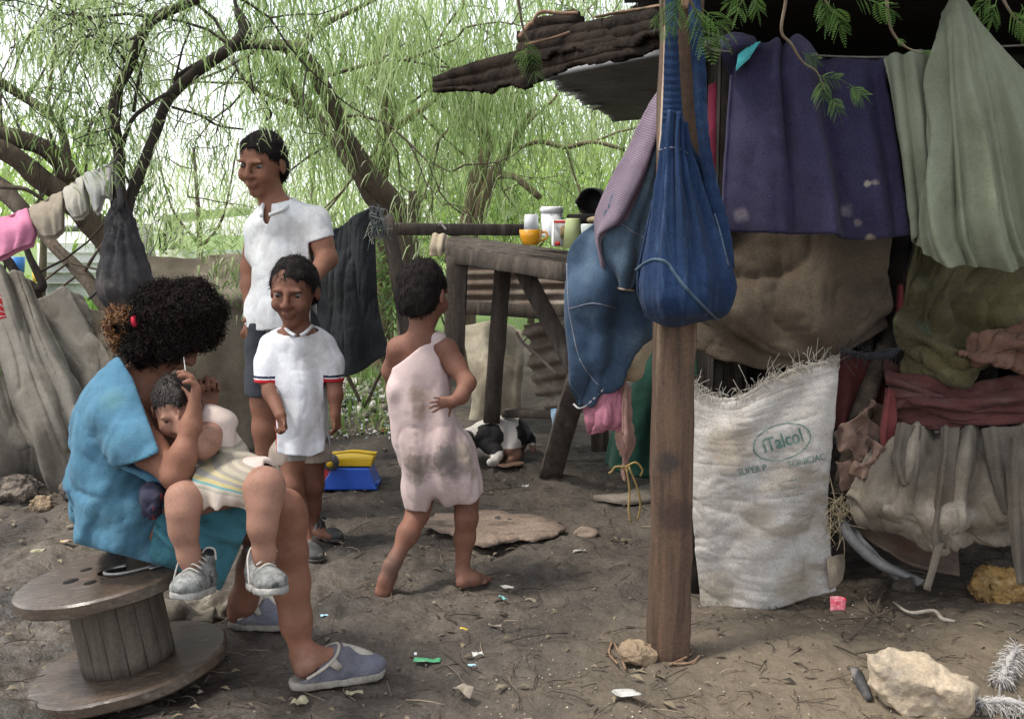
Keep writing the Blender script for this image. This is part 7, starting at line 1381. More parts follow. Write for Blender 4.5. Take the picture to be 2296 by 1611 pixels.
geo = N.new('ShaderNodeNewGeometry'); dt = N.new('ShaderNodeVectorMath'); dt.operation = 'DOT_PRODUCT'; L.new(geo.outputs['Position'], dt.inputs[0]); dt.inputs[1].default_value = (.25, 0, 1)
zt = float(np.dot(P(500, 995, 2.55), (.25, 0, 1))); zb = float(np.dot(P(500, 1065, 2.55), (.25, 0, 1))); r = N.new('ShaderNodeMapRange'); r.inputs[1].default_value = zt; r.inputs[2].default_value = zb; L.new(dt.outputs['Value'], r.inputs[0])
rp = N.new('ShaderNodeValToRGB'); rp.color_ramp.interpolation = 'CONSTANT'; e = rp.color_ramp.elements; e[0].position = 0; e[0].color = (.62, .52, .48, 1); e[1].position = 1.0; e[1].color = (.64, .56, .49, 1)
for p_, c_ in ((.02, (.36, .32, .27)), (.10, (.45, .41, .33)), (.18, (.34, .31, .26)), (.28, (.42, .39, .31)), (.40, (.33, .31, .27)), (.50, (.50, .44, .28)), (.60, (.33, .32, .30)), (.70, (.48, .42, .22)), (.80, (.17, .35, .36)), (.86, (.48, .44, .38)), (.93, (.42, .40, .33))):
    x = e.new(p_); x.color = (*c_, 1)
L.new(r.outputs[0], rp.inputs[0]); mx = N.new('ShaderNodeMix'); mx.data_type = 'RGBA'; mx.blend_type = 'MULTIPLY'; mx.inputs[0].default_value = .35; L.new(rp.outputs[0], mx.inputs[6]); L.new(src, mx.inputs[7]); L.new(mx.outputs[2], bs.inputs['Base Color'])
lo, hi = box_of(380, 890, 660, 1150, 2.3, 2.85); lo[1], hi[1] = 2.3, 2.84
tz0 = P(500, 1058, 2.56)[2]; tc0 = P(500, 1080, 2.58)
def tdress(S):
    S.chain([J(474, 955, 2.64, 44), J(486, 1010, 2.63, 50), J(500, 1062, 2.61, 56)], .03); S.chain([J(500, 1070, 2.60, 62), J(490, 1098, 2.54, 64), J(452, 1104, 2.47, 54)], .04); S.chain([J(500, 1070, 2.60, 62), J(530, 1088, 2.54, 60), J(572, 1082, 2.46, 54)], .04); S.chain([J(455, 1104, 2.46, 50), J(500, 1106, 2.46, 46), J(570, 1086, 2.46, 52)], .04); S.chain([J(560, 1070, 2.56, 44), J(590, 1062, 2.52, 36)], .03)
    S.ell(P(484, 955, 2.60), (.052, .065, .050), rot_to((.4, 0, 1)), .02); S.ell(P(500, 985, 2.57), (.030, .04, .030), None, .02)
def tfold(p):
    a = np.arctan2(p[:, 1]-tc0[1], p[:, 0]-tc0[0]); g = np.clip((tz0-p[:, 2])*18+.1, 0, 1); return g*(.009*np.sin(a*15)+.005*np.sin(a*29+1))+.0035*fbm(p*20)+(1-g)*.003*np.sin(p[:, 2]*90+p[:, 0]*40)
def tcuts(S):
    S.cut(P(500, 1132, 2.42), (-.12, .22, -1), lambda X, Y, Z: .010*np.sin(X*70+Y*60)+.006*np.sin(X*120)); S.cut(P(500, 1100, 2.385), (0, -1, .15), lambda X, Y, Z: .010*np.sin(X*60)); S.cut(P(428, 1104, 2.45), (-1, -.5, .1), lambda X, Y, Z: .006*np.sin(Y*80)); S.cut(P(606, 1080, 2.45), (1, -.4, .1), lambda X, Y, Z: .006*np.sin(Y*80)); S.ell(P(452, 992, 2.44), (.055, .10, .042), rot_to((.5, 0, 1)), .006, 'sub'); S.ell(P(425, 945, 2.58), (.04, .08, .04), None, .01, 'sub')
cloth_sdf('dress', m_dress, tod, lo, hi, .0045, tdress, tcuts, tfold, t=.010)
m_snk = mat('scuffed_sneaker', (.27, .27, .26), (.11, .115, .11), scale=34, rough=.7, bump=.6, bscale=90, c3=(.055, .055, .055), s3=30, f3=.56, fine=.3); m_snks = mat('sneaker_sole', (.38, .365, .34), (.22, .21, .195), scale=24, rough=.85, bump=.4, bscale=80); m_lace = fabric('grey_lace', (.48, .45, .41), fine=.15)
for (hx, hy, hY, tx, ty, tY) in ((466, 1318, 2.44, 402, 1340, 2.29), (572, 1308, 2.46, 622, 1328, 2.30)):
    o, c_ = shoe_at('sneaker', P(hx, hy, hY), P(tx, ty, tY), .070, .060, m_snk, m_snks, tod, high=.030, h=.004)
    b = MB()
    for k in range(4): a_ = .38+.09*k; b.tube([c_(a_, 1.25-.13*k, -.30), c_(a_+.03, 1.45-.14*k, 0), c_(a_, 1.25-.13*k, .30)], .0024, 5, 4)
    b.tube([c_(.36, 1.4, 0), c_(.44, 1.7, .3), c_(.52, 1.3, .55), c_(.60, .7, .62), c_(.62, .3, .64)], .0024, 5, 5); b.tube([c_(.36, 1.4, 0), c_(.38, 1.75, -.25), c_(.34, 1.7, -.5), c_(.36, 1.3, -.6)], .0024, 5, 5); b.build('laces', m_lace, o)
    b = MB(); b.tube([c_(.30, 1.3, 0), c_(.30, 1.62, 0)], [.018, .015], 10, 2); b.build('tongue', mat('dark_padding', (.04, .04, .042), rough=.8), o)
    b = MB(); b.lathe([(.020, 0), (.026, .002), (.027, .010), (.022, .013)], c_(.20, 1.35), axis=(0, 0, 1)); b.build('collar_padding', bpy.data.materials['dark_padding'], o)
S = SDF(*box_of(290, 1060, 400, 1190, 2.35, 2.62), .005); S.chain([J(340, 1100, 2.46, 22), J(344, 1140, 2.43, 20), J(330, 1160, 2.45, 14)], .02); S.ell(P(352, 1112, 2.45), (.035, .05, .022), None, .02); S.disp(lambda p: .009*ridge(p*22)+.006*fbm(p*30))
tag(S.build('bundled_cloth', mat('dark_floral', (.02, .022, .045), (.03, .03, .05), scale=20, rough=.9, bump=.3, c3=(.35, .05, .05), s3=32, f3=.60)), 'dark navy floral cloth bunched on the woman\'s lap beside the toddler', 'cloth')
b = MB(); b.tube([P(412, 800, 2.60), P(418, 850, 2.56)], .0014, 6, 2); tag(b.build('thin_stick', mat('white_stick', (.75, .72, .68), bump=0)), 'thin white stick held between the woman\'s face and hand', 'stick')
# ---------------------------------------------------------------- cable drum
m_drum = mat('drum_wood', (.105, .075, .055), (.055, .042, .033), scale=6, rough=.22, bump=.35, bscale=40, stretch=(1, 4, 4), c3=(.16, .13, .105), s3=6, f3=.58, spec=.55, fine=.2)
m_drum2 = mat('drum_stave', (.12, .098, .078), (.075, .062, .05), scale=8, rough=.75, bump=.5, bscale=60, stretch=(6, 6, .5))
gc = G(298, 1516); GY = float(gc[1])
drum = empty('cable_drum', gc, 'wooden cable drum standing on end as a seat, its top wet and shiny', 'cable drum')
ax = nrm([-.17, -.01, 1]); k0 = mpp(298, 1500, GY); RB, RT = 214*k0, 200*mpp(215, 1290, GY)
def disc(name, c, r, t, holes=()):
    b = MB(); e = .006; b.lathe([(.03, 0), (r-e, 0), (r, e), (r, t-e), (r-e, t), (.03, t), (.03, 0)], c, axis=ax, sides=64)
    V = np.concatenate(b.v); V = V+.0035*np.stack([vnoise(V*14), vnoise(V*14+9), vnoise(V*9+4)], -1); b.v = [V]; b.ng = []; return b.build(name, m_drum, drum, True)
cb0 = gc+ax*.012; o = disc('bottom_disc', cb0, RB, .036); zt_ = P(218, 1284, GY)
ht = float(np.dot(zt_-cb0, ax)); ct = cb0+ax*ht; o2 = disc('top_disc', ct-ax*.040, RT, .040)
for ob in (o, o2):
    md = ob.modifiers.new('e', 'EDGE_SPLIT'); md.split_angle = R(40)
x_ = nrm(np.array([1, 0, 0])-ax*ax[0]); y_ = np.cross(ax, x_)
rs = 98*mpp(280, 1400, GY)
for k in range(16):
    a = 2*math.pi*(k+.5)/16; d = x_*math.cos(a)+y_*math.sin(a); t_ = -x_*math.sin(a)+y_*math.cos(a); b = MB(); wst = 2*rs*math.tan(math.pi/16)*.955
    b.beam(cb0+ax*.036+d*(rs-.008), ct-ax*.040+d*(rs-.008), wst, .018, .002, up=d, wear=.0012, seg=6); b.build('stave', m_drum2, drum)
m_hole = mat('hole_dark', (.01, .009, .008), bump=0, rough=1)
for (dx, dy, r) in ((-.085, .055, .016), (-.09, -.035, .022), (.02, -.01, .03), (-.02, -.075, .016)):
    b = MB(); b.lathe([(1e-4, .0008), (r, .0008), (r*1.02, -.002)], ct+x_*dx+y_*dy, axis=ax, sides=18); b.build('bolt_hole', m_hole, drum)
b = MB(); p = ct+ax*.006; b.tube([p+x_*.16-y_*.03, p+x_*.06-y_*.06, p+x_*.005-y_*.035, p+x_*.01-y_*.0, p+x_*.05+y_*.008], .005, 8, 6); b.beam(p+x_*.13-y_*.05, p+x_*.19-y_*.015, .03, .006, .001, up=ax)
tag(b.build('metal_hook', mat('dull_steel', (.35, .34, .33), (.2, .19, .18), rough=.4, metal=.7, bump=.1)), 'bent metal hook lying on top of the cable drum', 'hook')
# ---------------------------------------------------------------- dog
m_dog = mat('dog_coat', (.62, .58, .54), (.52, .48, .44), scale=9, rough=.9, bump=.5, bscale=200, fine=.12); m_dogb = mat('dog_coat_black', (.012, .011, .012), (.02, .018, .018), scale=20, rough=.7, bump=.5, bscale=200); m_dog_shadow = mat('dog_coat_shadow', (.23, .13, .09), (.16, .09, .065), scale=20, rough=.8, bump=.4, bscale=200)
g0 = G(1125, 1036); YD = float(g0[1])
dog = empty('dog', g0, 'small black and white dog crouching with its head down behind the child', 'dog')
S = SDF(*box_of(1005, 905, 1215, 1070, YD-.28, YD+.34), .006)
S.chain([J(1075, 990, YD+.02, 36), J(1110, 975, YD+.04, 40), J(1150, 965, YD+.08, 36)], .03); S.ell(P(1152, 975, YD+.08), (.075, .07, .085), None, .03)
S.chain([J(1080, 975, YD, 30), J(1048, 985, YD-.04, 22), J(1030, 1005, YD-.08, 22)], .02); S.ell(P(1022, 1012, YD-.09), (.05, .05, .042), None, .02); S.cone(P(1016, 1018, YD-.11), .026, P(1004, 1036, YD-.16), .018, .015)
for dx in (-.03, .03): S.ell(P(1030, 985, YD-.08)+[dx, .02, .0], (.018, .012, .035), None, .006)
S.chain([J(1095, 1000, YD-.03, 24), J(1112, 1012, YD-.06, 15), J(1116, 1022, YD-.08, 10), J(1108, 1034, YD-.10, 9.5), J(1098, 1036, YD-.13, 8.5)], .02); S.chain([J(1092, 1000, YD+.12, 20), J(1100, 1030, YD+.12, 10)], .02)
S.chain([J(1155, 975, YD+.03, 30), J(1142, 1005, YD, 19), J(1158, 1018, YD-.01, 11), J(1150, 1030, YD-.02, 9), J(1140, 1034, YD-.05, 8)], .02); S.chain([J(1165, 975, YD+.14, 28), J(1160, 1010, YD+.16, 14), J(1168, 1030, YD+.16, 9)], .02)
S.chain([J(1178, 965, YD+.1, 12), J(1192, 985, YD+.08, 9), J(1196, 1010, YD+.04, 6)], .015); S.disp(lambda p: .003*fbm(p*40))
def dz(C):
    q = C-P(0, 0, 1); d1 = np.linalg.norm((C-P(1098, 985, YD-.08))*[1, .5, 1], axis=1)+.012*vnoise(C*40); d2 = np.linalg.norm((C-P(1186, 960, YD+.06))*[1, .4, .8], axis=1)+.01*vnoise(C*40+5); d3 = np.linalg.norm(C-P(1035, 1000, YD-.07), axis=1)+.015*vnoise(C*30)
    leg = (C[:, 2] < P(0, 1002, YD)[2]) & (C[:, 0] > P(1128, 0, YD)[0])  # brown shadow on the hind leg, painted into the coat colour
    return np.where((d1 < .075) | (d2 < .065) | (d3 < .085), 1, np.where(leg, 2, 0))
S.build('body', [m_dog, m_dogb, m_dog_shadow], dog, fmat=dz)
# ---------------------------------------------------------------- toy truck parts
tg = G(782, 1090); TY = float(tg[1]); kt = mpp(780, 1080, TY)
toy = empty('toy_truck', tg, 'plastic toy truck turned over, red cab and yellow bed on a blue dumper body', 'toy truck')
m_tb = plastic('blue_plastic', (.02, .09, .48)); m_ty = plastic('yellow_plastic', (.72, .46, .02)); m_tr = plastic('red_plastic', (.45, .02, .03)); m_tk = plastic('grey_plastic', (.10, .10, .10))
def frustum(name, x0, x1, xt0, xt1, yb, yt, Y, dep, m, parent, inner=False, bev=.008):
    S = SDF(P(min(x0, xt0), yb, Y)-[.03, dep, .03], P(max(x1, xt1), yt, Y)+[.03, dep, .03], .0045)
    A_, B2, C_, D_ = P(x0, yb, Y), P(x1, yb, Y), P(xt1, yt, Y), P(xt0, yt, Y); cen = (A_+B2+C_+D_)/4; S.ell(cen, (3, 3, 3), None, .01)
    S.D[:] = -1
    for a_, b_ in ((A_, B2), (B2, C_), (C_, D_), (D_, A_)):
        n = nrm(np.array([b_[2]-a_[2], 0, -(b_[0]-a_[0])])); n = n if np.dot(cen-a_, n) < 0 else -n; S.cut(a_, n)
    S.cut(cen+[0, dep*.5, 0], nrm([0, 1, .12])); S.cut(cen-[0, dep*.5, 0], nrm([0, -1, .12]))
    if inner: S.cone(cen+[0, 0, .02]-[.5*(C_-D_)[0]*.55, 0, 0], .02, cen+[.5*(C_-D_)[0]*.55, 0, .02], .02, .01, 'sub')
    return S.build(name, m, parent, 3)
frustum('dumper_body', 722, 852, 748, 832, 1088, 1042, TY, .16, m_tb, toy); b = MB(); b.beam(P(716, 1090, TY-.02), P(852, 1078, TY-.02), .10, .008, .002, up=(0, 0, 1)); b.build('dumper_rim', m_tb, toy)
frustum('cab', 712, 752, 714, 756, 1078, 1036, TY-.02, .11, m_tr, toy)
o = frustum('bed', 745, 838, 742, 842, 1038, 1018, TY+.02, .15, m_ty, toy)
b = MB(); b.tube([P(745, 1016, TY-.04), P(790, 1012, TY-.05), P(842, 1018, TY-.04)], .006, 6, 4); b.tube([P(742, 1020, TY+.08), P(790, 1010, TY+.1), P(838, 1014, TY+.09)], .006, 6, 4); b.build('bed_rim', m_ty, o)
b = MB(); b.lathe([(.0, -.02), (.020, -.02), (.036, -.016), (.038, 0), (.036, .016), (.02, .02), (0, .02)], P(742, 1036, TY-.09), axis=(.1, 1, .2), sides=24); wl = b.build('wheel', m_tk, toy)
b = MB(); b.lathe([(0, -.026), (.014, -.026), (.016, -.018)], P(742, 1036, TY-.09), axis=(.1, 1, .2), sides=16); b.build('hub', m_ty, wl)
# ---------------------------------------------------------------- flat board, stones, scraps
def plate(name, label, cat, pts, th, m, lift=.004, rough=.004, px=True, group=None):
    g = [G(*q) for q in pts]; c = np.mean(g, 0); n = len(g); ring = crom(np.array(g+[g[0]]), 6)[:-1]; ring = ring+np.stack([rough*2.2*vnoise(ring*30), rough*2.2*vnoise(ring*30+7), 0*ring[:, 0]], -1); N_ = len(ring); V = []
    z0 = max(p[2] for p in g)+lift
    for (s_, dz_) in ((1, 0), (1.0, th*.4), (.985, th), (.7, th), (.35, th)): 
        q = c+(ring-c)*s_; q[:, 2] = z0+dz_; q = q+np.stack([0*q[:, 0], 0*q[:, 0], rough*vnoise(q*[25, 25, 60]+s_)], -1); V.append(q)
    b = MB(); V = np.concatenate(V+[[c*[1, 1, 0]+[0, 0, z0+th]]]); i, j = np.meshgrid(np.arange(4), np.arange(N_), indexing='ij'); j2 = (j+1) % N_
    b.add(V, np.stack([i*N_+j, i*N_+j2, (i+1)*N_+j2, (i+1)*N_+j], -1).reshape(-1, 4), [(4*N_+k, 4*N_+(k+1) % N_, 5*N_) for k in range(N_)]); o = b.build(name, m); return tag(o, label, cat, group)
m_slab = mat('muddy_board', (.30, .225, .175), (.20, .15, .118), scale=9, rough=.95, bump=1, bscale=50, bdist=.012, stretch=(1, 2.5, 1), c3=(.13, .10, .08), s3=9, f3=.56, fine=.25)
plate('board', 'muddy pinkish brown board lying flat on the ground behind the walking child', 'board', [(938, 1196), (985, 1166), (1075, 1152), (1150, 1158), (1200, 1170), (1266, 1196), (1210, 1222), (1150, 1230), (1095, 1247), (1060, 1238), (1010, 1212)], .013, m_slab, rough=.008)
plate('wood_chip', 'small brown wood chip on the ground right of the muddy board', 'wood chip', [(1282, 1200), (1310, 1186), (1340, 1196), (1338, 1206), (1310, 1208)], .010, m_slab)
plate('board', 'broken grey board half hidden behind the post under the yellow string', 'board', [(1330, 1130), (1400, 1118), (1480, 1085), (1500, 1110), (1470, 1130), (1390, 1138)], .02, mat('grey_board', (.20, .17, .14), (.13, .11, .09), scale=9, rough=.95, bump=.8, bscale=40))
plate('cardboard', 'torn brown cardboard piece on the ground under the dog', 'cardboard', [(1090, 1046), (1120, 1032), (1165, 1036), (1172, 1048), (1130, 1058)], .006, mat('cardboard', (.17, .10, .065), (.11, .07, .05), scale=20, rough=.9))
def rock(name, label, cat, c, r, rot, m, facets, seed, amp=.10):
    S = SDF(c-max(r)*1.35, c+max(r)*1.35, max(r)/34); M = rot; S.ell(c, r, M, .005); rs_ = np.random.default_rng(seed)
    for k in range(facets):
        n = nrm(rs_.normal(0, 1, 3)*[1, 1, .8]); S.cut(c+n*np.linalg.norm(M@(np.array(r)*(M.T@n)))*rs_.uniform(.66, .86), n)
    S.disp(lambda p: max(r)*(amp*fbm((p-c)/max(r)*2.1+seed)+amp*.35*fbm((p-c)/max(r)*8+seed))); o = S.build(name, m, None, 1); return tag(o, label, cat)
m_lime = mat('limestone', (.44, .36, .265), (.32, .255, .18), scale=9, rough=.9, bump=.8, bscale=60, bdist=.008, c3=(.22, .19, .155), s3=7, f3=.55, fine=.2)
gq = G(2062, 1590); rock('stone', 'large pale angular limestone block at the lower right of the yard', 'stone', gq+[-.0, .02, .05], (.165, .10, .085), rot_to((.12, -.1, 1), (1, -.28, -.15)), m_lime, 15, 5)
m_ochre = mat('ochre_rock', (.33, .20, .07), (.20, .125, .05), scale=14, rough=.95, bump=1, bscale=45, bdist=.014, c3=(.45, .33, .17), s3=16, f3=.57, fine=.25)
gq = G(2240, 1350); rock('stone', 'lumpy ochre yellow stone below the grey cloth bundle', 'stone', gq+[.01, .02, .045], (.095, .07, .065), rot_to((0, 0, 1)), m_ochre, 5, 11, .20)
gq = G(1432, 1495); rock('stone', 'small rounded stone wedged against the foot of the wooden post', 'stone', gq+[0, .03, .025], (.055, .05, .035), rot_to((.3, 0, 1)), mat('tan_stone', (.30, .225, .145), (.2, .145, .095), scale=14, rough=.9, bump=.7, bscale=60), 6, 3, .10)
gq = G(45, 1135); rock('stone', 'soot blackened hearth stone at the left foot of the grey tarp', 'stone', gq+[-.03, .05, .05], (.10, .08, .08), rot_to((0, 0, 1)), mat('sooty_stone', (.22, .18, .145), (.06, .05, .045), scale=10, rough=.95, bump=.8, bscale=40, c3=(.02, .018, .018), s3=8, f3=.52), 7, 21, .14)
gq = G(165, 1130); rock('stone', 'dark lumpy stone just left of the seated woman\'s back', 'stone', gq+[0, .05, .04], (.07, .07, .075), rot_to((0, 0, 1)), bpy.data.materials['sooty_stone'], 6, 23, .16)
gq = G(75, 1145); rock('stone', 'low grey hearth stone beside the sooty one', 'stone', gq+[.03, .02, .02], (.07, .05, .04), rot_to((0, 0, 1)), bpy.data.materials['tan_stone'], 6, 27, .16)
gq = G(2030, 1322); rock('stone', 'small grey clod by the hanging strap', 'stone', gq+[0, 0, .012], (.05, .035, .022), rot_to((0, 0, 1)), bpy.data.materials['mud'], 4, 33, .14)
gq = G(400, 1405); 
for k, (x, y, a_, s_) in enumerate(((405, 1400, .2, .10), (470, 1380, -.3, .085))):
    c = G(x, y); m_bark2 = m_slab if k < 0 else bpy.data.materials['limb_rag'] if 'limb_rag' in bpy.data.materials else fabric('limb_rag', (.20, .175, .14), (.10, .088, .072), (.33, .30, .25), scale=16, s3=14, f3=.56, fine=.3)
    rows = [[c+[s_*(u_-.5)*2*math.cos(a_)-(v_-.5)*s_*math.sin(a_), s_*(u_-.5)*2*math.sin(a_)+(v_-.5)*s_, .02+.03*math.sin(math.pi*v_)*(1+.4*rng.normal())] for u_ in (0, .3, .65, 1)] for v_ in (0, .3, .7, 1)]
    tag(patch('muddy_rag', rows, m_bark2, 40, 34, noise=.026, nscale=15, thick=.005, px=False, seed=k), ['crumpled muddy rag on the ground right behind the cable drum', 'smaller muddy rag under the toddler\'s feet'][k], 'rag')
def scrap(name, label, cat, x, y, L_, W_, ang, m, curl=.006, seed=0, group='litter on the ground'):
    c = G(x, y); ca, sa = math.cos(ang), math.sin(ang); rs_ = np.random.default_rng(seed+5)
    rows = [[c+[L_*(u_-.5)*ca-W_*(v_-.5)*sa, L_*(u_-.5)*sa+W_*(v_-.5)*ca, .014+curl*rs_.uniform(0, 1.5)] for u_ in (0, .33, .66, 1)] for v_ in (0, .5, 1)]
    return tag(patch(name, rows, m, 16, 12, noise=.003, nscale=40, thick=.0015, px=False, seed=seed), label, cat, group)
m_gp = mat('green_foil', (.05, .28, .15), (.10, .36, .16), scale=60, rough=.3, bump=.2, c3=(.35, .45, .15), s3=70, f3=.58, spec=.6); m_bl = mat('blue_plastic_scrap', (.28, .48, .62), (.40, .56, .66), scale=60, rough=.4, bump=.1); m_cl = mat('pale_plastic_scrap', (.50, .50, .47), (.36, .35, .32), scale=50, rough=.35, bump=.2, spec=.5); m_yl = mat('yellow_scrap', (.62, .47, .04), (.5, .38, .03), rough=.5, bump=.1); m_tq = mat('turquoise_scrap', (.15, .42, .42), (.25, .5, .48), scale=60, rough=.4, bump=.1); m_lf = mat('pale_dry_leaf', (.42, .39, .26), (.30, .27, .18), scale=40, rough=.8, bump=.4, bscale=150)
m_lf2 = mat('grey_dry_leaf', (.26, .22, .17), (.18, .15, .12), scale=40, rough=.85, bump=.4, bscale=150)
scrap('sachet', 'green foil sachet lying flat in the middle foreground', 'wrapper', 958, 1492, .075, .022, -.12, m_gp, .003, 1)
b = MB(); gq = G(932, 1478); b.lathe([(0, 0), (.004, .001), (.0055, .005), (.004, .009), (0, .010)], gq+[0, 0, .012], sides=12); tag(b.build('bead', m_wp), 'tiny white bead lying on the green foil sachet', 'bead')
scrap('plastic_scrap', 'sky blue plastic scrap right of the woman\'s far foot', 'scrap', 728, 1392, .022, .020, .5, m_bl, .004, 2)
scrap('plastic_scrap', 'turquoise striped scrap in front of the child\'s right foot', 'scrap', 1128, 1353, .028, .014, -.6, m_tq, .010, 3)
scrap('plastic_scrap', 'clear twisted plastic strip just beyond the turquoise scrap', 'scrap', 1138, 1330, .05, .014, -.5, m_cl, .010, 4)
scrap('plastic_scrap', 'tiny pale blue scrap to the right of the green sachet', 'scrap', 1058, 1503, .022, .008, .05, m_bl, .002, 5)
scrap('plastic_scrap', 'greyish clear film scrap just behind the tiny pale blue scrap', 'scrap', 1072, 1480, .03, .02, .4, m_cl, .008, 6)
scrap('pen_cap', 'yellow pointed scrap in the centre of the bare ground', 'scrap', 1040, 1420, .024, .006, -.35, m_yl, .002, 7)
scrap('plastic_scrap', 'clear crinkled film between the muddy board and the post', 'scrap', 1300, 1248, .05, .016, .35, m_cl, .008, 8)
scrap('paper', 'crumpled whitish paper near the bottom edge right of centre', 'paper', 1405, 1578, .075, .035, -.25, m_cl, .016, 9)
scrap('dry_leaf', 'curled grey leaf near the bottom edge left of the crumpled paper', 'leaf', 1040, 1570, .05, .025, -.5, m_lf2, .018, 10)
scrap('dry_leaf', 'pale yellow leaf at the bottom edge below the woman\'s near shoe', 'leaf', 672, 1590, .035, .03, .9, m_lf, .012, 11)
scrap('dry_leaf', 'yellowish leaf just right of the pale one under the near shoe toe', 'leaf', 795, 1568, .045, .018, .1, m_lf, .008, 12)
scrap('dry_leaf', 'flat grey leaf behind the yellow pointed scrap', 'leaf', 1110, 1412, .04, .012, -.2, m_lf2, .004, 13)
scrap('dry_leaf', 'grey leaf beside the turquoise scrap', 'leaf', 1190, 1358, .034, .012, -.1, m_lf2, .005, 14)
scrap('plastic_scrap', 'white torn film in front of the splayed table leg', 'scrap', 1178, 1098, .03, .01, .2, m_cl, .008, 15)
scrap('wrapper', 'crinkled yellow and violet wrapper behind the cable drum', 'wrapper', 155, 1228, .06, .018, .3, mat('yellow_violet_print', (.55, .48, .10), (.25, .10, .30), scale=70, rough=.4), .012, 16)
scrap('paper', 'torn pale paper behind the cable drum left of the yellow wrapper', 'paper', 85, 1245, .05, .016, .4, m_lf, .008, 17)
scrap('wrapper', 'brown dry leaf lying left of the woman\'s hips', 'leaf', 170, 1190, .07, .02, .35, m_lf2, .008, 18)
pk = empty('candy_packet', G(1882, 1378), 'bright red and white packet on the ground right of the printed sack', 'packet', 'litter on the ground'); gq = G(1880, 1376)
patch('wrapper', [[gq+[-.028, -.006, .012], gq+[0, -.010, .018], gq+[.022, -.004, .012]], [gq+[-.026, .004, .032], gq+[0, .002, .036], gq+[.022, .006, .030]], [gq+[-.026, .014, .050], gq+[0, .014, .052], gq+[.022, .016, .046]]], mat('red_white_print', (.62, .03, .07), (.75, .35, .38), scale=60, rough=.35, bump=.1), 16, 14, noise=.006, nscale=30, thick=.002, parent=pk, px=False)
b = MB(); b.tube([G(2002, 1362)+[0, 0, .02], G(2040, 1385)+[0, 0, .018], G(2092, 1384)+[0, 0, .022], G(2112, 1398)+[0, 0, .016], G(2140, 1402)+[0, 0, .014]], [.004, .006, .006, .007, .004], 7, 5, True, rough=.3); tag(b.build('stick', mat('bleached_wood', (.40, .35, .29), (.28, .24, .19), scale=20, rough=.9)), 'bleached bent stick on the ground below the grey bundle', 'stick')
b = MB()
for pts in ([(1962, 1390), (1975, 1345), (1985, 1330), (1975, 1318)], [(1950, 1395), (1985, 1388), (2000, 1370), (1978, 1350)], [(1960, 1380), (1940, 1360), (1946, 1340)], [(1905, 1440), (1950, 1405), (1965, 1385)]): b.tube([G(x, y)+[0, 0, .012+.012*math.sin(k*1.6)] for k, (x, y) in enumerate(pts)], .0045, 6, 5, True, rough=.3)
tag(b.build('root_tangle', m_bark), 'tangle of thin brown roots on the ground by the red packet', 'roots')
for pts, lab in (([(1372, 1450), (1366, 1475), (1385, 1498)], 'thin pale root curling left of the stone at the post foot'), ([(1378, 1452), (1392, 1482), (1402, 1510)], 'thin pale root lying against the stone at the post foot'), ([(1500, 1500), (1540, 1482), (1552, 1470)], 'pale root bending up at the right foot of the wooden post'), ([(1510, 1498), (1550, 1495), (1570, 1478)], 'lower pale root trailing away right of the wooden post')):
    b = MB(); b.tube([G(x, y)+[0, 0, .014] for x, y in pts], .0034, 6, 5, True, rough=.3); tag(b.build('root', m_rotl), lab, 'root', 'roots at the post foot')
m_fz = mat('grey_fibre', (.48, .46, .43), tint=[(.16, .15, .14), (.42, .40, .38), (.66, .64, .60)], bump=0, rough=.9)
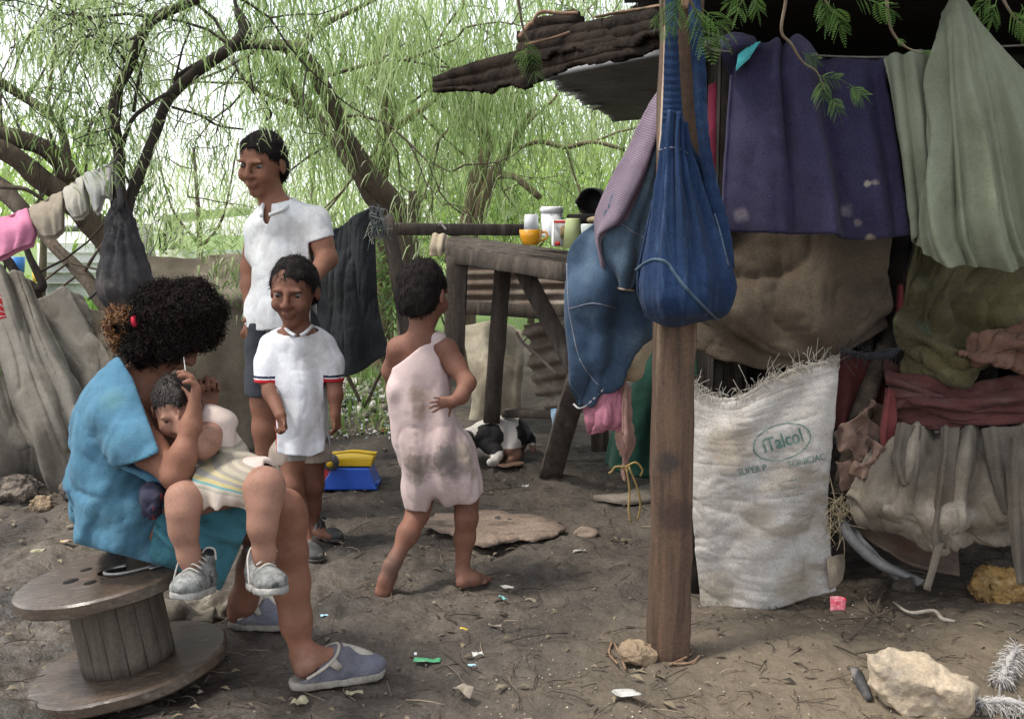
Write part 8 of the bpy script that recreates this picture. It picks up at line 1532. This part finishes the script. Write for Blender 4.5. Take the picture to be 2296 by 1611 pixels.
for (x0, y0, x1, y1, lab, sd_) in ((2240, 1545, 2278, 1490, 'frayed white fibre brush end standing up at the lower right corner', 1), (2190, 1590, 2320, 1605, 'frayed white fibre brush lying at the lower right corner', 2)):
    b = MB(); a_, e_ = G(x0, y0)+[0, 0, .02], G(x1, y1)+[0, 0, .05 if sd_ == 1 else .02]; b.tube([a_, (a_+e_)/2+[0, 0, .01], e_], [.007, .009, .006], 10, 5, True, rough=.6, tint=.45)
    for k in range(800):
        t = rng.uniform(0, 1); p = a_+(e_-a_)*t; d = rng.normal(0, 1, 3)*[1, 1, .8]; l = rng.uniform(.010, .045); b.tube([p, p+nrm(d)*l*.5, p+nrm(d)*l-[0, 0, .012]], .0009, 3, 2, False, tint=rng.uniform(0, 1))
    tag(b.build('fibre_brush', m_fz), lab, 'brush', 'frayed fibre brushes')
b = MB(); gq = G(1930, 1560); b.tube([G(1915, 1525)+[0, 0, .03], G(1928, 1548)+[0, 0, .03], G(1950, 1580)+[0, 0, .015]], [.012, .016, .01], 8, 4, True, rough=.5); tag(b.build('rag', m_shoeb), 'dark scrap of leather sticking out beside the limestone block', 'scrap')
# rubbish heap on the slope beneath the shade cloth
b = MB(); 
for k in range(900):
    x, y = rng.uniform(740, 915), 985-135*rng.uniform(0, 1)**.8; c = G(x, y); s_ = rng.uniform(.006, .035)*(.5 if y > 940 else 1)*(1 if rng.random() < .85 else 1.8); q = cube*s_*rng.uniform(.3, 1.2, (6, 1))*[1, 1, .55]@rot_to(rng.normal(0, 1, 3)+[0, 0, 2]).T; b.add(q+c+[0, 0, s_*.3], None, octf, tint=rng.uniform(0, 1))
tag(b.build('rubble', mat('rubble_mixed', (.5, .48, .44), tint=[(.12, .10, .085), (.35, .31, .26), (.60, .58, .55), (.70, .68, .66), (.30, .42, .45)], bump=.3, rough=.8), smooth=False), kind='stuff')
scrap('wrapper', 'pink crumpled wrapper caught in the weeds below the shade cloth', 'wrapper', 866, 846, .05, .04, .4, mat('pink_print', (.65, .10, .22), (.5, .07, .16), scale=40), .05, 30)
scrap('plastic_scrap', 'white and blue bag scrap on the rubble behind the boys', 'scrap', 775, 915, .14, .06, .2, mat('white_blue_print', (.65, .66, .68), (.25, .45, .55), scale=14), .04, 31)
scrap('cardboard', 'orange brown scrap at the foot of the weedy slope', 'scrap', 855, 973, .06, .03, .3, mat('orange_brown', (.38, .20, .10), (.28, .15, .08), scale=20), .012, 32)
